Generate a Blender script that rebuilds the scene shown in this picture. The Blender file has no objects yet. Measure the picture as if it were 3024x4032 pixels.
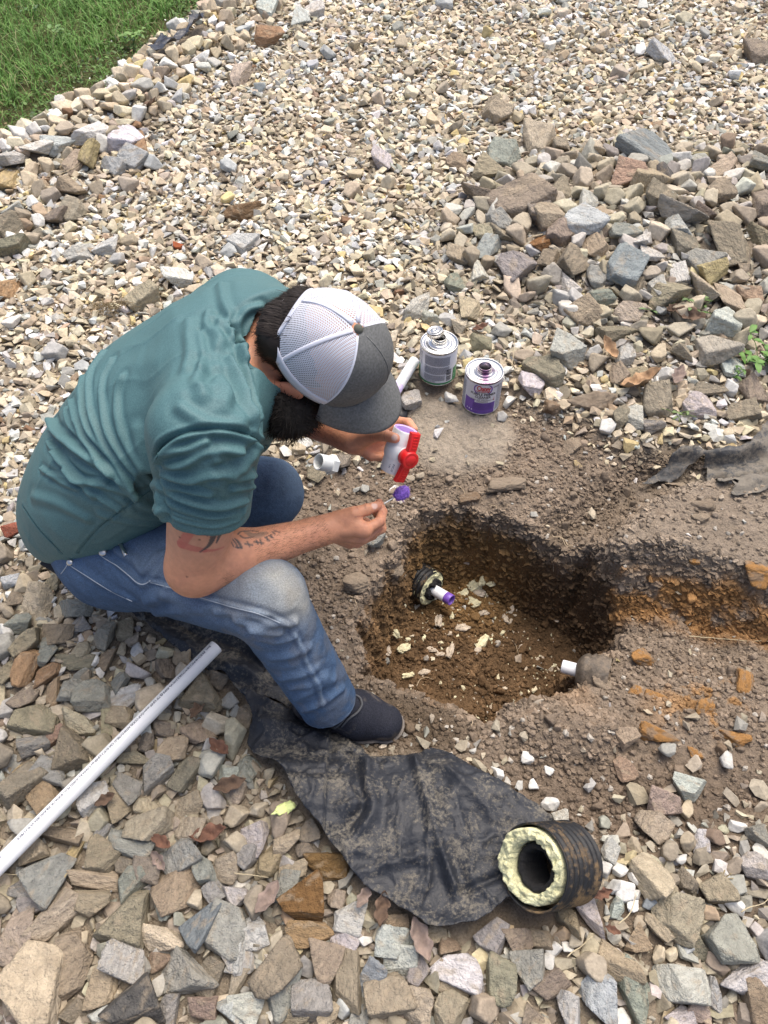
import bpy, bmesh, math, random, time
import numpy as np
from mathutils import Vector, Matrix
from mathutils.bvhtree import BVHTree

# ---------------------------------------------------------------- camera, sky, sun, exposure
SC = bpy.context.scene
COL = SC.collection
CAMH = 1.65; PITCH = math.radians(52.0); FPX = 3028.0
cam_d = bpy.data.cameras.new("camera"); cam = bpy.data.objects.new("camera", cam_d); COL.objects.link(cam)
cam.location = (0, 0, CAMH)
cam.rotation_euler = (math.pi/2 - PITCH, 0, 0)
cam_d.sensor_fit = 'VERTICAL'; cam_d.sensor_height = 24.0; cam_d.sensor_width = 18.0
cam_d.lens = 24.0*FPX/4032.0
cam_d.clip_start = 0.02; cam_d.clip_end = 500
SC.camera = cam
SUN_EL, SUN_AZ = 68.0, 28.0      # azimuth: clockwise from +Y; the veiled sun stands high beyond the driveway
world = bpy.data.worlds.new("World"); SC.world = world; world.use_nodes = True
_nt = world.node_tree; _nt.nodes.clear()
_o = _nt.nodes.new('ShaderNodeOutputWorld'); _b = _nt.nodes.new('ShaderNodeBackground')
_s = _nt.nodes.new('ShaderNodeTexSky'); _s.sky_type = 'NISHITA'; _s.sun_disc = False
_s.sun_elevation = math.radians(SUN_EL); _s.sun_rotation = math.radians(SUN_AZ)
_s.altitude = 0; _s.air_density = 0.7; _s.dust_density = 5.0; _s.ozone_density = 0.0
_b.inputs[1].default_value = 0.15
_nt.links.new(_s.outputs[0], _b.inputs[0]); _nt.links.new(_b.outputs[0], _o.inputs[0])
sun_d = bpy.data.lights.new("sun", 'SUN'); sun = bpy.data.objects.new("sun", sun_d); COL.objects.link(sun)
sun_d.energy = 1.6; sun_d.angle = math.radians(55.0); sun_d.color = (1.0, 0.955, 0.86)
_az, _el = math.radians(SUN_AZ), math.radians(SUN_EL)
_dir = Vector((math.sin(_az)*math.cos(_el), math.cos(_az)*math.cos(_el), math.sin(_el)))
sun.rotation_euler = _dir.to_track_quat('Z', 'Y').to_euler()
sun.location = _dir*20
SC.view_settings.view_transform = 'Standard'; SC.view_settings.look = 'None'
SC.view_settings.exposure = 0.66; SC.view_settings.gamma = 1.0
SC.render.film_transparent = False

# ---------------------------------------------------------------- coordinates: pixel of the photo -> place in the yard
SP, CP = math.sin(PITCH), math.cos(PITCH)
def ray(px, py):
    a = (px-1512.0)/FPX; b = (2016.0-py)/FPX
    return np.array([a, CP+b*SP, -SP+b*CP])
def WD(px, py, d):                 # at camera depth d
    return np.array([0, 0, CAMH]) + d*ray(px, py)
def G(px, py, z=0.0):              # at height z
    r = ray(px, py); t = (z-CAMH)/r[2]
    return np.array([0, 0, CAMH]) + t*r
def pv(px, py, a, b, c):           # vector seen at that pixel as right, up, toward the viewer
    r = ray(px, py); r = r/np.linalg.norm(r); x = np.array([1., 0, 0]); x = x-r*(x@r); x /= np.linalg.norm(x); y = np.cross(x, r)
    v = a*x+b*y-c*r; return v/np.linalg.norm(v)
def proj(P):
    P = np.asarray(P, float)-np.array([0, 0, CAMH]); d = P@np.array([0, CP, -SP]); return 1512+FPX*P[0]/d, 2016-FPX*(P@np.array([0, SP, CP]))/d
def GS(px, py, z=0.0):             # depth at height z
    r = ray(px, py); return (z-CAMH)/r[2]
def cv(a, b, c):                   # camera-frame vector (right, up, toward camera) in world axes
    return np.array([a, b*SP - c*CP, b*CP + c*SP])

# ---------------------------------------------------------------- naming helpers
def tag(o, label=None, cat=None, group=None, kind=None):
    if label: o['label'] = label
    if cat: o['category'] = cat
    if group: o['group'] = group
    if kind: o['kind'] = kind
    return o
def empty(name, loc):
    o = bpy.data.objects.new(name, None); COL.objects.link(o); o.location = tuple(loc); o.empty_display_size = 0.05
    return o
def link(name, me, parent=None):
    o = bpy.data.objects.new(name, me); COL.objects.link(o)
    if parent is not None:
        o.parent = parent
        o.matrix_parent_inverse = Matrix.Identity(4)
        # geometry is written in world axes: bring it to the parent's own place
        base = Vector((0, 0, 0)); p = parent
        while p is not None: base += Vector(p.location); p = p.parent
        me.transform(Matrix.Translation(-base))
    return o

# ---------------------------------------------------------------- mesh from numpy
def mesh_np(name, V, Fc, mat=None, smooth=True, cols=None, uvs=None):
    V = np.asarray(V, dtype=np.float32); me = bpy.data.meshes.new(name)
    if isinstance(Fc, np.ndarray):
        n = Fc.shape[1]; nf = len(Fc)
        me.vertices.add(len(V)); me.vertices.foreach_set('co', V.ravel())
        me.loops.add(nf*n); me.loops.foreach_set('vertex_index', Fc.astype(np.int32).ravel())
        me.polygons.add(nf); me.polygons.foreach_set('loop_start', np.arange(0, nf*n, n, dtype=np.int32))
        try: me.polygons.foreach_set('loop_total', np.full(nf, n, dtype=np.int32))
        except Exception: pass
    else:
        me.from_pydata(V.tolist(), [], [tuple(f) for f in Fc])
    me.update(calc_edges=True)
    me.polygons.foreach_set('use_smooth', np.full(len(me.polygons), smooth, dtype=bool))
    if cols is not None:
        c = np.ones((len(V), 4), dtype=np.float32); c[:, :3] = cols
        at = me.color_attributes.new('Col', 'FLOAT_COLOR', 'POINT'); at.data.foreach_set('color', c.ravel())
    if uvs is not None:
        uv = me.uv_layers.new(name='UVMap'); li = np.empty(len(me.loops), dtype=np.int32)
        me.loops.foreach_get('vertex_index', li); uv.data.foreach_set('uv', np.asarray(uvs, dtype=np.float32)[li].ravel())
    if mat is not None: me.materials.append(mat)
    me.validate(); me.update()
    return me
class MB:
    """collects pieces that belong to one mesh"""
    def __init__(s): s.V = []; s.F = []; s.n = 0
    def add(s, V, F):
        V = np.asarray(V, float); s.V.append(V)
        s.F += [tuple(int(i)+s.n for i in f) for f in F]; s.n += len(V); return s
    def mesh(s, name, mat, smooth=True):
        return mesh_np(name, np.concatenate(s.V), s.F, mat, smooth)
def frame(d):
    d = np.asarray(d, float); d = d/np.linalg.norm(d)
    a = np.array([0, 0, 1.0]) if abs(d[2]) < .9 else np.array([1.0, 0, 0])
    u = np.cross(a, d); u /= np.linalg.norm(u); return u, np.cross(d, u), d
def lathe(prof, org=(0, 0, 0), axis=(0, 0, 1), n=48, closed=False):
    """prof: list of (radius, height)"""
    u, v, w = frame(axis); org = np.asarray(org, float)
    t = np.arange(n)*2*math.pi/n; V = []
    for r, h in prof:
        V.append(org + w*h + r*(np.cos(t)[:, None]*u + np.sin(t)[:, None]*v))
    V = np.concatenate(V); F = []; m = len(prof)
    for i in range(m if closed else m-1):
        a = i*n; b = ((i+1) % m)*n
        for j in range(n):
            k = (j+1) % n; F.append((a+j, a+k, b+k, b+j))
    return V, F
def tube(pts, rad, n=8, cap=True, flat=1.0):
    pts = np.asarray(pts, float); m = len(pts)
    rad = np.full(m, rad) if np.isscalar(rad) else np.asarray(rad, float)
    tg = np.gradient(pts, axis=0); tg /= np.linalg.norm(tg, axis=1)[:, None]+1e-12
    u, v, _ = frame(tg[0]); V = []; t = np.arange(n)*2*math.pi/n
    for i in range(m):
        u = u - tg[i]*np.dot(u, tg[i]); u /= np.linalg.norm(u)+1e-12; v = np.cross(tg[i], u)
        V.append(pts[i] + rad[i]*(np.cos(t)[:, None]*u + np.sin(t)[:, None]*v*flat))
    V = np.concatenate(V); F = []
    for i in range(m-1):
        for j in range(n):
            k = (j+1) % n; F.append((i*n+j, i*n+k, (i+1)*n+k, (i+1)*n+j))
    if cap:
        F.append(tuple(range(n))[::-1]); F.append(tuple((m-1)*n+j for j in range(n)))
    return V, F
def smooth_line(pts, k=8):
    """Catmull-Rom through the points"""
    P = np.asarray(pts, float)
    if len(P) < 3:
        t = np.linspace(0, 1, k+1)[:, None]; return P[0]*(1-t)+P[-1]*t
    P = np.vstack([2*P[0]-P[1], P, 2*P[-1]-P[-2]]); out = []
    for i in range(1, len(P)-2):
        for j in range(k):
            t = j/k
            out.append(.5*((2*P[i])+(-P[i-1]+P[i+1])*t+(2*P[i-1]-5*P[i]+4*P[i+1]-P[i+2])*t*t+(-P[i-1]+3*P[i]-3*P[i+1]+P[i+2])*t**3))
    out.append(P[-2]); return np.array(out)

# ---------------------------------------------------------------- noise
def _h(ix, iy, iz, s):
    with np.errstate(over='ignore'):
        n = (ix.astype(np.int64)*374761393 + iy.astype(np.int64)*668265263 + iz.astype(np.int64)*2147483647 + s*974634777) & 0xffffffff
        n = ((n ^ (n >> 13))*1274126177) & 0xffffffff
        n = n ^ (n >> 16)
    return (n & 0xffffff)/float(0xffffff)
def vnoise(P, s=0):
    P = np.asarray(P, float); i = np.floor(P); f = P-i; f = f*f*(3-2*f)
    x, y, z = [i[:, k].astype(np.int64) for k in range(3)]; r = 0
    for dx in (0, 1):
        for dy in (0, 1):
            for dz in (0, 1):
                w = (f[:, 0] if dx else 1-f[:, 0])*(f[:, 1] if dy else 1-f[:, 1])*(f[:, 2] if dz else 1-f[:, 2])
                r = r + w*_h(x+dx, y+dy, z+dz, s)
    return r*2-1
def fbm(P, sc, oct=4, s=0, gain=.5):
    P = np.asarray(P, float); r = 0; a = 1; n = 0
    for o in range(oct):
        r = r + a*vnoise(P*sc+17.3*o, s+o); n += a; a *= gain; sc *= 2.03
    return r/n
def sstep(a, b, x):
    t = np.clip((x-a)/(b-a), 0, 1); return t*t*(3-2*t)
def poly_sd(P, poly):
    """signed distance in 2D, negative inside"""
    P = np.asarray(P, float); poly = np.asarray(poly, float); d = np.full(len(P), 1e18); c = np.zeros(len(P), bool)
    n = len(poly)
    for i in range(n):
        a = poly[i]; b = poly[(i+1) % n]; e = b-a; w = P-a
        t = np.clip((w@e)/(e@e+1e-18), 0, 1); q = w-t[:, None]*e
        d = np.minimum(d, (q*q).sum(1))
        c ^= ((a[1] > P[:, 1]) != (b[1] > P[:, 1])) & (P[:, 0] < (b[0]-a[0])*(P[:, 1]-a[1])/(b[1]-a[1]+1e-18)+a[0])
    return np.sqrt(d)*np.where(c, -1, 1)
def line_dist(P, pts):
    P = np.asarray(P, float); d = np.full(len(P), 1e18); pts = np.asarray(pts, float)
    for i in range(len(pts)-1):
        a = pts[i]; e = pts[i+1]-a; w = P-a; t = np.clip((w@e)/(e@e+1e-18), 0, 1)
        q = w-t[:, None]*e; d = np.minimum(d, (q*q).sum(1))
    return np.sqrt(d)

# ---------------------------------------------------------------- materials
MATS = {}
def mat(name, col=(.5, .5, .5), rough=.7, metal=0, spec=.5, attr=None, objcol=False, noise=None, bump=None, sss=0, trans=0, sheen=0, rnoise=None, extra=None):
    """noise: list of (scale, contrast, dark colour multiplier); bump: list of (scale, distance, strength[, stretch])"""
    m = bpy.data.materials.new(name); m.use_nodes = True; nt = m.node_tree; N = nt.nodes; L = nt.links
    b = N['Principled BSDF']
    b.inputs['Roughness'].default_value = rough; b.inputs['Metallic'].default_value = metal
    b.inputs['Specular IOR Level'].default_value = spec
    if sheen: b.inputs['Sheen Weight'].default_value = sheen
    if sss:
        b.inputs['Subsurface Weight'].default_value = sss; b.inputs['Subsurface Radius'].default_value = (.6, .25, .12)
        b.inputs['Subsurface Scale'].default_value = .01
    tc = N.new('ShaderNodeTexCoord')
    if attr:
        a = N.new('ShaderNodeAttribute'); a.attribute_name = attr; cur = a.outputs['Color']
    elif objcol:
        a = N.new('ShaderNodeObjectInfo'); cur = a.outputs['Color']
    else:
        a = N.new('ShaderNodeRGB'); a.outputs[0].default_value = (*col, 1); cur = a.outputs[0]
    if noise:
        for sc, lo, hi, det in noise:
            n = N.new('ShaderNodeTexNoise'); n.inputs['Scale'].default_value = sc; n.inputs['Detail'].default_value = det
            L.new(tc.outputs['Object'], n.inputs['Vector'])
            r = N.new('ShaderNodeMapRange'); r.inputs[1].default_value = .3; r.inputs[2].default_value = .7
            r.inputs[3].default_value = lo; r.inputs[4].default_value = hi; L.new(n.outputs['Fac'], r.inputs[0])
            mx = N.new('ShaderNodeVectorMath'); mx.operation = 'SCALE'
            L.new(cur, mx.inputs[0]); L.new(r.outputs[0], mx.inputs['Scale']); cur = mx.outputs[0]
    if extra: cur = extra(N, L, tc, cur, b)
    L.new(cur, b.inputs['Base Color'])
    if bump:
        prev = None
        for bb in bump:
            sc, dist, st = bb[:3]
            n = N.new('ShaderNodeTexNoise'); n.inputs['Scale'].default_value = sc; n.inputs['Detail'].default_value = 6
            if len(bb) > 3:
                mp = N.new('ShaderNodeMapping'); mp.inputs['Scale'].default_value = bb[3]; L.new(tc.outputs['Object'], mp.inputs[0]); L.new(mp.outputs[0], n.inputs['Vector'])
            else: L.new(tc.outputs['Object'], n.inputs['Vector'])
            bp = N.new('ShaderNodeBump'); bp.inputs['Strength'].default_value = st; bp.inputs['Distance'].default_value = dist
            L.new(n.outputs['Fac'], bp.inputs['Height'])
            if prev: L.new(prev.outputs[0], bp.inputs['Normal'])
            prev = bp
        L.new(prev.outputs[0], b.inputs['Normal'])
    MATS[name] = m
    return m

# ---------------------------------------------------------------- signed-distance modelling (one continuous surface)
def cap_sd(P, a, b, ra, rb, flat=None):
    """tapered capsule; flat=(axis, factor): squeezed along that axis"""
    a = np.asarray(a, float); e = np.asarray(b, float)-a; w = P-a
    t = np.clip((w@e)/(e@e+1e-12), 0, 1); q = w-t[:, None]*e
    if flat is not None:
        ax, s = flat; ax = np.asarray(ax, float); ax = ax/np.linalg.norm(ax); c = q@ax
        q = q + np.outer(c*(1/s-1), ax)
        return (np.sqrt((q*q).sum(1))-(ra+(rb-ra)*t))*min(1, s)
    return np.sqrt((q*q).sum(1))-(ra+(rb-ra)*t)
def ell_sd(P, c, R, r):
    """ellipsoid; R rows = axes, r radii"""
    q = (P-np.asarray(c, float))@np.asarray(R, float).T; r = np.asarray(r, float)
    k0 = np.sqrt(((q/r)**2).sum(1)); k1 = np.sqrt(((q/(r*r))**2).sum(1))+1e-9
    return k0*(k0-1)/k1
def smin(a, b, k):
    h = np.clip(.5+.5*(b-a)/k, 0, 1); return b*(1-h)+a*h-k*h*(1-h)
def smax(a, b, k): return -smin(-a, -b, k)
def prims(P, L):
    """L: list of dicts/tuples (kind, args, k)"""
    d = None
    for it in L:
        if it[0] == 'c': x = cap_sd(P, *it[1])
        else: x = ell_sd(P, *it[1])
        d = x if d is None else smin(d, x, it[2])
    return d
def sdf_mesh(fn, lo, hi, h, B=8, margin=1.6):
    lo = np.asarray(lo, float); hi = np.asarray(hi, float)
    nb = np.ceil((hi-lo)/(h*B)).astype(int)+1; n = nb*B
    bi = np.stack(np.meshgrid(*[np.arange(k) for k in nb], indexing='ij'), -1).reshape(-1, 3)
    cen = lo + (bi*B+(B-1)/2)*h
    dc = fn(cen); act = np.abs(dc) < B*h*.87*margin+h*2
    D = np.ones(tuple(n), dtype=np.float32)
    Dv = D.reshape(nb[0], B, nb[1], B, nb[2], B)
    neg = bi[dc < 0]; Dv[neg[:, 0], :, neg[:, 1], :, neg[:, 2], :] = -1
    off = np.stack(np.meshgrid(*[np.arange(B)]*3, indexing='ij'), -1).reshape(-1, 3)
    ab = bi[act]
    for s in range(0, len(ab), 400):
        q = ab[s:s+400]; P = (q[:, None, :]*B+off[None])*h+lo
        d = fn(P.reshape(-1, 3)).reshape(len(q), B, B, B)
        Dv[q[:, 0], :, q[:, 1], :, q[:, 2], :] = d
    inside = D < 0
    c = np.zeros(tuple(n-1), dtype=np.uint8)
    for dx in (0, 1):
        for dy in (0, 1):
            for dz in (0, 1): c += inside[dx:n[0]-1+dx, dy:n[1]-1+dy, dz:n[2]-1+dz]
    cells = np.argwhere((c > 0) & (c < 8)); idx = np.full(tuple(n-1), -1, dtype=np.int32)
    idx[cells[:, 0], cells[:, 1], cells[:, 2]] = np.arange(len(cells))
    acc = np.zeros((len(cells), 3)); cnt = np.zeros(len(cells))
    corners = [(x, y, z) for x in (0, 1) for y in (0, 1) for z in (0, 1)]
    for a in corners:
        for ax in range(3):
            if a[ax]: continue
            b = list(a); b[ax] = 1
            da = D[cells[:, 0]+a[0], cells[:, 1]+a[1], cells[:, 2]+a[2]]; db = D[cells[:, 0]+b[0], cells[:, 1]+b[1], cells[:, 2]+b[2]]
            m = (da < 0) != (db < 0); t = np.where(m, da/(da-db+1e-12*(da == db)), 0)
            p = np.tile(np.array(a, float), (len(cells), 1)); p[:, ax] += t
            acc[m] += p[m]; cnt[m] += 1
    V = lo + (cells+acc/cnt[:, None])*h
    Fs = []
    for ax in range(3):
        sl0 = [slice(1, -1)]*3; sl0[ax] = slice(0, -1); sl1 = [slice(1, -1)]*3; sl1[ax] = slice(1, None)
        A = inside[tuple(sl0)]; Bq = inside[tuple(sl1)]
        e = np.argwhere(A != Bq)
        if not len(e): continue
        sgn = A[e[:, 0], e[:, 1], e[:, 2]]
        g = e + 1; g[:, ax] -= 1
        u, v = [(1, 2), (2, 0), (0, 1)][ax]
        def at(du, dv):
            q = g.copy(); q[:, u] += du; q[:, v] += dv; return idx[q[:, 0], q[:, 1], q[:, 2]]
        q = np.stack([at(-1, -1), at(0, -1), at(0, 0), at(-1, 0)], 1)
        q[~sgn] = q[~sgn][:, ::-1]; Fs.append(q)
    F = np.concatenate(Fs); F = F[(F >= 0).all(1)]
    return V.astype(np.float64), F
def relax(V, F, it=2, w=.5):
    e = np.concatenate([F[:, [0, 1]], F[:, [1, 2]], F[:, [2, 3]], F[:, [3, 0]]])
    for _ in range(it):
        s = np.zeros_like(V); c = np.zeros(len(V))
        for k in range(3): s[:, k] = np.bincount(e[:, 0], V[e[:, 1], k], len(V)) + np.bincount(e[:, 1], V[e[:, 0], k], len(V))
        c = np.bincount(e[:, 0], minlength=len(V)) + np.bincount(e[:, 1], minlength=len(V))
        V = V + w*(s/np.maximum(c, 1)[:, None]-V)
    return V
def vnormals(V, F):
    a = V[F[:, 1]]-V[F[:, 0]]; b = V[F[:, 2]]-V[F[:, 0]]; n = np.cross(a, b)
    if F.shape[1] == 4: n = np.cross(V[F[:, 2]]-V[F[:, 0]], V[F[:, 3]]-V[F[:, 1]])
    N = np.zeros_like(V)
    for j in range(F.shape[1]):
        for k in range(3): N[:, k] += np.bincount(F[:, j], n[:, k], len(V))
    return N/(np.linalg.norm(N, axis=1)[:, None]+1e-12)
class Surf:
    """ray casting from a photo pixel onto a built surface, to place seams and marks on it"""
    def __init__(s, V, F): s.t = BVHTree.FromPolygons([tuple(v) for v in V], [tuple(int(i) for i in f) for f in F])
    def hit(s, px, py):
        r = ray(px, py); q = s.t.ray_cast(Vector((0, 0, CAMH)), Vector(r).normalized())
        return (np.array(q[0]), np.array(q[1])) if q[0] is not None else (None, None)
    def line(s, pts, k=4):
        out = []
        for p in smooth_line([(x, y) for x, y in pts], k):
            h, n = s.hit(p[0], p[1])
            if h is not None: out.append(h)
        return np.array(out)
# ================================================================ GROUND
def PX(L, z=0.0): return np.array([G(a, b, z)[:2] for a, b in L])
HOLE = PX([(1400,2570),(1385,2440),(1430,2330),(1500,2240),(1560,2150),(1600,2060),(1650,2005),(1790,1985),(1950,2005),(2080,2055),(2200,2105),(2340,2150),(2440,2255),(2520,2400),(2470,2520),(2330,2570),(2335,2655),(2255,2750),(2120,2765),(2010,2785),(1965,2850),(1900,2860),(1800,2810),(1640,2735),(1500,2690),(1395,2640)], -.03)
DIRT = PX([(1120,1850),(1250,1800),(1350,1760),(1450,1790),(1500,1640),(1590,1500),(1850,1500),(1990,1480),(2090,1590),(2230,1640),(2330,1650),(2430,1720),(2560,1770),(2700,1800),(3100,1760),(3300,1900),(3300,3150),(3024,3230),(2750,3300),(2450,3330),(2250,3300),(2050,3200),(1850,3000),(1500,2960),(1150,2900),(980,2700),(1100,2350),(1000,2100)])
_far = [(-9, 14), (-9, 2.2)]
GRASS = np.vstack([PX([(-700,640),(0,575),(110,520),(210,455),(300,405),(400,375),(470,310),(540,245),(620,180),(700,120),(790,60),(850,0)]), np.array([[-.55, 6.2], [0.2, 14], [-9, 14]])])
TRENCH = PX([(2230,2100),(2420,1985),(2560,1900),(2690,1850)], -.05)
BLOCK = PX([(2350,2150),(2420,2060),(2540,1960),(2700,1900),(3050,1850),(3300,1850),(3300,2420),(3024,2330),(2860,2290),(2740,2260),(2600,2215),(2470,2215),(2380,2225)], 0.02)
SCARP = PX([(2260,2235),(2380,2225),(2470,2230),(2600,2235),(2740,2275),(2860,2310),(3024,2350),(3300,2440),(3300,3000),(2260,3000),(2150,2700),(2200,2450)], -.02)
CLODB = PX([(2000,2800),(2180,2745),(2480,2790),(2520,2900),(2350,2990),(2100,2990),(2010,2900)])
PACK = PX([(1560,1520),(1850,1540),(2020,1600),(2060,1700),(1990,1830),(1800,1880),(1640,1800),(1600,1700)])
def warp(P, a=.02, s=9.0, seed=5):
    Q = np.column_stack([P, np.zeros(len(P))])
    return P + a*np.column_stack([fbm(Q, s, 3, seed), fbm(Q, s, 3, seed+40)])
_floor_n = (G(1900, 2500, -.38)[:2])
def height(P):
    P = np.asarray(P, float); Q3 = np.column_stack([P, np.zeros(len(P))])
    W = warp(P, .022); W2 = warp(P, .012, 30, 9); W3 = warp(warp(P, .035, 9, 13), .014, 38, 15)
    z = .012*fbm(Q3, 2.2, 3, 1)
    sdD = poly_sd(W, DIRT); dirt = sstep(.03, -.05, sdD)
    z += -.03*dirt
    # big heap of larger stones up to the right, and the low bank along the grass
    c = G(2750, 950)[:2]; z += .11*np.exp(-(((P[:, 0]-c[0])/.85)**2+((P[:, 1]-c[1])/.55)**2))
    sg = poly_sd(W, GRASS); z += .05*np.exp(-((sg-.18)/.16)**2) - .02*sstep(.05, -.1, sg)
    # loose lumps of dug soil
    near = dirt*(sstep(.9, .1, np.abs(P[:, 0]-.45)/1.2))
    z += near*(.010*fbm(Q3, 14, 3, 21)+.007*np.abs(fbm(Q3, 38, 3, 22))+.0045*fbm(Q3, 95, 2, 23))
    pk = sstep(.02, -.06, poly_sd(W, PACK)); z += pk*(.018-.004*np.abs(fbm(Q3, 30, 2, 24)))
    # trench running off to the right, the block of soil with its scarp, and the slope below it
    td = line_dist(W, TRENCH); z -= .055*sstep(.12, .0, td)*sstep(0, .1, td*0+.1)
    bl = poly_sd(W2, BLOCK); z += .085*sstep(.012, -.055, bl)
    sc = poly_sd(W3, SCARP); ramp = sstep(G(2600, 2900)[1], G(2600, 2330)[1], P[:, 1])
    z -= (.10*ramp)*sstep(.0, -.075, sc)*(1+.35*fbm(Q3, 12, 3, 31)) - .014*ramp*np.exp(-((sc+.035)/.04)**2)*fbm(Q3, 42, 3, 33)
    cb = poly_sd(W2, CLODB); z += .035*sstep(.01, -.06, cb)
    # the hole itself
    sd = poly_sd(W2, HOLE) + .012*fbm(Q3, 16, 3, 41)
    hz = sstep(.006, -.075, sd+.006*fbm(Q3, 60, 2, 44))
    deep = .315+.05*sstep(0, .3, P[:, 0]-_floor_n[0]+.1)
    inn = sstep(-.03, -.12, sd)
    z = z*(1-hz) - deep*hz + .035*np.exp(-(((P[:, 0]-.02)/.12)**2))*inn
    z += inn*(.018*fbm(Q3, 11, 3, 51)+.012*fbm(Q3, 34, 3, 52)+.006*np.abs(fbm(Q3, 80, 2, 53)))
    lip = np.exp(-((sd-.01)/.02)**2); z += lip*.008*fbm(Q3, 20, 2, 61)
    return z, dict(dirt=dirt, hole=hz, sd=sd, sg=sg, sdD=sdD, pk=pk, sc=sc, bl=bl, td=td, ramp=ramp)
def ground_col(P, z, R):
    Q = np.column_stack([P, z]); n1 = fbm(Q, 7, 4, 71)[:, None]; n2 = fbm(Q, 28, 4, 72)[:, None]; n3 = fbm(Q, 90, 3, 73)[:, None]
    C = lambda *c: np.array(c)[None, :]
    col = C(.24, .20, .15)*(1+.25*n2)                       # dust between the stones
    soil = C(.215, .170, .128)*(1+.22*n1+.25*n2+.2*n3)
    mix = lambda a, b, t: a*(1-t)+b*t
    col = mix(col, soil, R['dirt'][:, None])
    col = mix(col, C(.33, .285, .225)*(1+.18*n2+.12*n3), (R['pk']*.9)[:, None])
    # dark damp soil: right foot of the picture and the near side of the hole
    a = G(1500, 2850)[:2]; d = np.hypot((P[:, 0]-a[0])/.22, (P[:, 1]-a[1])/.10)
    col = mix(col, C(.12, .09, .062)*(1+.2*n2), (sstep(1.3, .5, d)*R['dirt'])[:, None])
    a = G(2500, 3350)[:2]; d = np.hypot((P[:, 0]-a[0])/.5, (P[:, 1]-a[1])/.22)
    col = mix(col, C(.155, .118, .086)*(1+.25*n2+.2*n3), (sstep(1.3, .5, d))[:, None]*.8)
    # rusty clay: along the scarp and in the lower right
    ns = fbm(Q, 5, 4, 77)
    cl = sstep(.01, -.02, R['sc'])*sstep(-.15, -.07, R['sc'])*sstep(.0, .22, ns+.10+.7*fbm(Q, 17, 3, 78)+.30*sstep(G(2500,2300)[0], G(2800,2300)[0], P[:, 0]))*R['ramp']
    col = mix(col, C(.31, .17, .068)*(1+.3*n2+.2*n3), (cl*.95)[:, None])
    a = G(2950, 2760)[:2]; d = np.hypot((P[:, 0]-a[0])/.24, (P[:, 1]-a[1])/.12)
    col = mix(col, C(.29, .16, .062)*(1+.3*n2), (sstep(1.2, .4, d)*sstep(-.05, .2, ns+.9*n2[:, 0]+.3*n3[:, 0]))[:, None]*.85)
    a = G(2880, 1940)[:2]; d = np.hypot((P[:, 0]-a[0])/.3, (P[:, 1]-a[1])/.2)
    col = mix(col, C(.27, .23, .18)*(1+.2*n2), (sstep(1.2, .4, d)*sstep(-.2, .2, ns))[:, None])
    col = mix(col, C(.25, .205, .158)*(1+.14*n1+.14*n2), (sstep(-.01, -.04, R['bl'])*.8)[:, None])
    # inside the hole: brown moist clay, ochre on the far left wall, nearly black band under the rim; shade of the right wall painted into its colour
    h = R['hole'][:, None]; hc = C(.125, .078, .042)*(1+.30*n1+.35*n2+.3*n3)
    a = G(1830, 2190, -.2)[:2]; d = np.hypot((P[:, 0]-a[0])/.22, (P[:, 1]-a[1])/.20)
    hc = mix(hc, C(.225, .135, .055)*(1+.3*n1+.3*n2), (sstep(1.3, .3, d)*sstep(-.4, .1, n1[:, 0]+.2))[:, None]*.85)
    a = G(1480, 2400, -.2)[:2]; d = np.hypot((P[:, 0]-a[0])/.10, (P[:, 1]-a[1])/.14)
    hc = mix(hc, C(.19, .12, .06)*(1+.3*n2), sstep(1.3, .3, d)[:, None]*.7)
    rw_shade = sstep(-.10, -.02, R['sd'])*sstep(G(2150, 2300, -.2)[0], G(2330, 2300, -.2)[0], P[:, 0])
    hc = mix(hc, C(.085, .057, .035)*(1+.3*n2), rw_shade[:, None]*.85)
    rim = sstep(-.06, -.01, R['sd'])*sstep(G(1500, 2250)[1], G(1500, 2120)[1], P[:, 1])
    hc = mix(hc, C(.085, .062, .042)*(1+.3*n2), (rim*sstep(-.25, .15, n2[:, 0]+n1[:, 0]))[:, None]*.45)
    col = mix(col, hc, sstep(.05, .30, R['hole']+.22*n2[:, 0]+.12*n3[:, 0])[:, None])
    tr = sstep(.10, .02, R['td']); col = mix(col, C(.16, .125, .090)*(1+.3*n2), (tr*(1-R['hole'])*sstep(-.3, .1, n2[:, 0]))[:, None]*.75)
    # soil under the grass
    gr = sstep(.1, -.03, R['sg'])[:, None]; col = mix(col, C(.075, .075, .03)*(1+.3*n2), gr)
    return np.clip(col, .01, .9)
def axis(a, b, fa, fb, f, lo, hi):
    fine = np.arange(fa, fb, f); out = list(fine)
    s = f; x = fb
    while x < b: out.append(x); s = min(s*1.12, 3.0) if x > hi else min(s*1.08, .03); x += s
    s = f; x = fa; L = []
    while x > a:
        s = min(s*1.12, 3.0) if x < lo else min(s*1.08, .03); x -= s; L.append(x)
    return np.array(L[::-1]+out)
XS = axis(-60, 60, -.42, 1.10, .0042, -2.6, 2.6); YS = axis(-40, 60, .40, 1.75, .0042, -.4, 5.8)
_gx, _gy = np.meshgrid(XS, YS); GP = np.column_stack([_gx.ravel(), _gy.ravel()])
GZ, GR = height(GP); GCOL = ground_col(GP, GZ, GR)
nx, ny = len(XS), len(YS)
_i = np.arange((ny-1)*(nx-1)); _r, _c = _i//(nx-1), _i % (nx-1); _a = _r*nx+_c
GF = np.column_stack([_a, _a+1, _a+nx+1, _a+nx])
m_soil = mat('soil', rough=.95, spec=.15, attr='Col', noise=[(45, .86, 1.12, 6), (260, .82, 1.15, 3)], bump=[(38, .022, .7), (120, .010, .7), (300, .004, .6)])
ground = link('ground', mesh_np('ground', np.column_stack([GP, GZ]), GF, m_soil, True, GCOL))
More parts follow.
